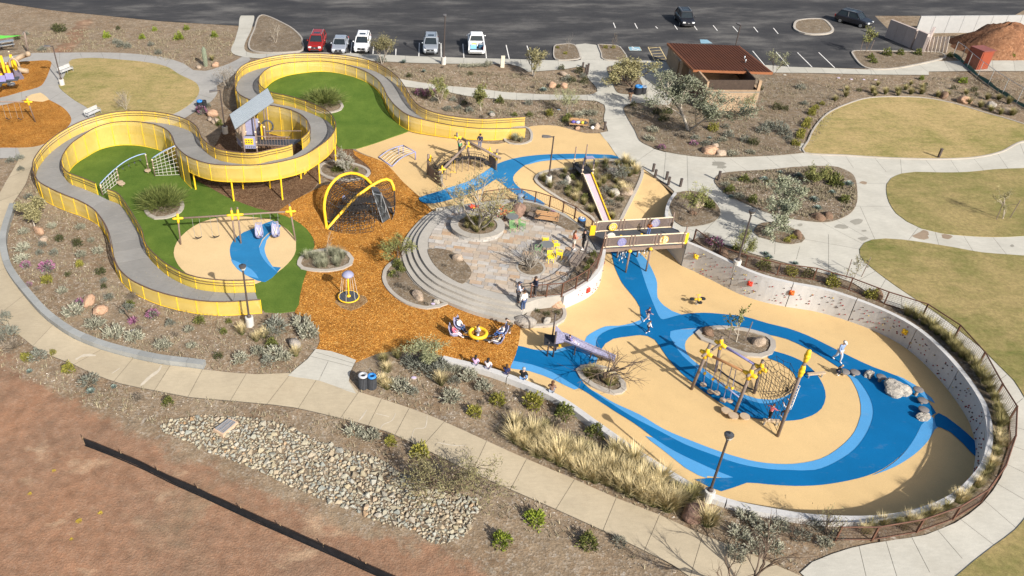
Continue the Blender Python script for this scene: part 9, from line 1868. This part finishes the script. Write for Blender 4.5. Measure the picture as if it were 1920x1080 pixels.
# ---- loose stones on the gravel, and mulch chips, as uncountable cover
def scatter(nm,mat,n,area_px,smin,smax,f,off,avoid=(),flat=.6,seed=1,loft_=.0):
    r_ = random.Random(seed); P = np.array(wpoly(area_px,f,True,1.5)); lo,hi = P.min(0),P.max(0); Qs = np.array([(r_.uniform(lo[0],hi[0]),r_.uniform(lo[1],hi[1])) for _ in range(n*2)]); k = pip(P,Qs)
    for a in avoid: k &= ~pip(a,Qs)
    Qs = Qs[k][:n]; zs = f.many(Qs)+off; m = MB()
    for (x,y),z in zip(Qs,zs):
        s_ = r_.uniform(smin,smax); a = r_.random()*6.28; V = [Vector((x+s_*math.cos(a+j*2.09)*r_.uniform(.7,1.2),y+s_*math.sin(a+j*2.09)*r_.uniform(.5,1),z)) for j in range(3)]; t = Vector((x+r_.uniform(-.3,.3)*s_,y+r_.uniform(-.3,.3)*s_,z+s_*flat)); m.add(V+[t],[(0,1,3),(1,2,3),(2,0,3)])
    return kind(m.build(nm,mat),'stuff')
def chip_mat(nm,stops):
    m,nt,b = new_mat(nm,.95,.1); nt.links.new(ramp(nt,_n(nt,'ShaderNodeNewGeometry').outputs['Random Per Island'],stops),b.inputs['Base Color']); return m
M_CHIP = chip_mat('loose_stones',[(0,(.14,.105,.075)),(.5,(.235,.19,.14)),(.85,(.33,.285,.23)),(1,(.50,.46,.41))]); M_MCH = chip_mat('mulch_chips',[(0,(.33,.125,.02)),(.45,(.55,.25,.045)),(.85,(.70,.38,.09)),(1,(.78,.52,.22))])
PAV = [east,ne_walk,south,branch,RZ,RP,[tuple(p) for p in plz]]; AV = PAV+[wpoly(TURF_S,G),wpoly(MUL,G)]
scatter('gravel',M_CHIP,15000,[(-60,380),(60,330),(250,470),(480,600),(600,600),(640,700),(830,670),(1040,740),(1330,930),(1560,1010),(1560,1060),(1200,1070),(900,960),(600,850),(300,800),(60,720),(-60,640)],.025,.085,G,.0,AV,.6,1)
scatter('gravel',M_CHIP,5000,[(1170,205),(1260,190),(1420,150),(1560,150),(1900,150),(1900,220),(1740,170),(1600,180),(1500,285),(1330,292),(1230,275)],.03,.09,G,.1,[ne_walk]+PAV[2:],.6,2)
scatter('gravel',M_CHIP,4500,[(720,125),(1000,140),(1090,140),(1110,175),(1110,240),(800,200),(740,150)],.03,.09,G,.0,PAV,.6,3)
scatter('gravel',M_CHIP,3500,[(1345,340),(1390,327),(1560,318),(1600,345),(1598,395),(1545,414),(1420,388)],.025,.08,G,.13,(),.6,4)
scatter('mulch_chips',M_MCH,26000,MUL,.02,.05,G,.035,[np.array(PB[k]) for k in ('grassbed','crescent','tree_mulch')]+[[tuple(p) for p in plz],[tuple(p) for p in O]+[tuple(p) for p in offs[3]][::-1]],.35,5)
# low dry ground cover between the shrubs: too fine to count
def cover(nm,mat,n,area_px,f,off,avoid,seed,h=(.08,.24)):
    r_ = random.Random(seed); P = np.array(wpoly(area_px,f,True,1.5)); lo,hi = P.min(0),P.max(0); Qs = np.array([(r_.uniform(lo[0],hi[0]),r_.uniform(lo[1],hi[1])) for _ in range(n*3)]); k = pip(P,Qs)
    for a in avoid: k &= ~pip(a,Qs)
    Qs = Qs[k]; Qs = [q for q in Qs if mnoise.noise(Vector((q[0]*.45,q[1]*.45,seed)))+.5*mnoise.noise(Vector((q[0]*1.6,q[1]*1.6,3))) > r_.uniform(-.25,.35)][:n]; zs = f.many(Qs)+off; m = MB()
    for (x,y),z in zip(Qs,zs):
        for j in range(4):
            a = r_.random()*6.28; L = r_.uniform(*h); t = r_.uniform(.25,.9); w_ = .02; c,s_ = math.cos(a),math.sin(a); p = Vector((x+c*.03,y+s_*.03,z)); e = p+Vector((c*L*t,s_*L*t,L)); g = Vector((-s_*w_,c*w_,0)); m.add([p-g,p+g,e+g*.3,e-g*.3],[(0,1,2,3)])
    return kind(m.build(nm,mat),'stuff')
M_COV = leaf_mat('dry_cover',(.15,.13,.085),(.25,.215,.14),(.36,.31,.21))
AW = [(-60,380),(60,330),(250,470),(480,600),(600,600),(640,700),(830,670),(1040,740),(1330,930),(1560,1010),(1560,1060),(1200,1070),(900,960),(600,850),(300,800),(60,720),(-60,640)]
cover('dry_ground_cover',M_COV,9000,AW,G,0,AV,11); cover('dry_ground_cover',M_COV,3500,[(1170,205),(1260,190),(1420,150),(1560,150),(1900,150),(1900,220),(1740,170),(1600,180),(1500,285),(1330,292),(1230,275)],G,.1,[ne_walk]+PAV[2:],12); cover('dry_ground_cover',M_COV,3500,[(720,125),(1000,140),(1090,140),(1110,175),(1110,240),(800,200),(740,150)],G,0,PAV,13); cover('dry_ground_cover',M_COV,3000,[(60,60),(430,60),(430,110),(360,125),(220,95),(60,98)],G,0,PAV,14)
cover('dry_ground_cover',M_COV,1800,[(1345,340),(1390,327),(1560,318),(1600,345),(1598,395),(1545,414),(1420,388)],G,.13,(),15)
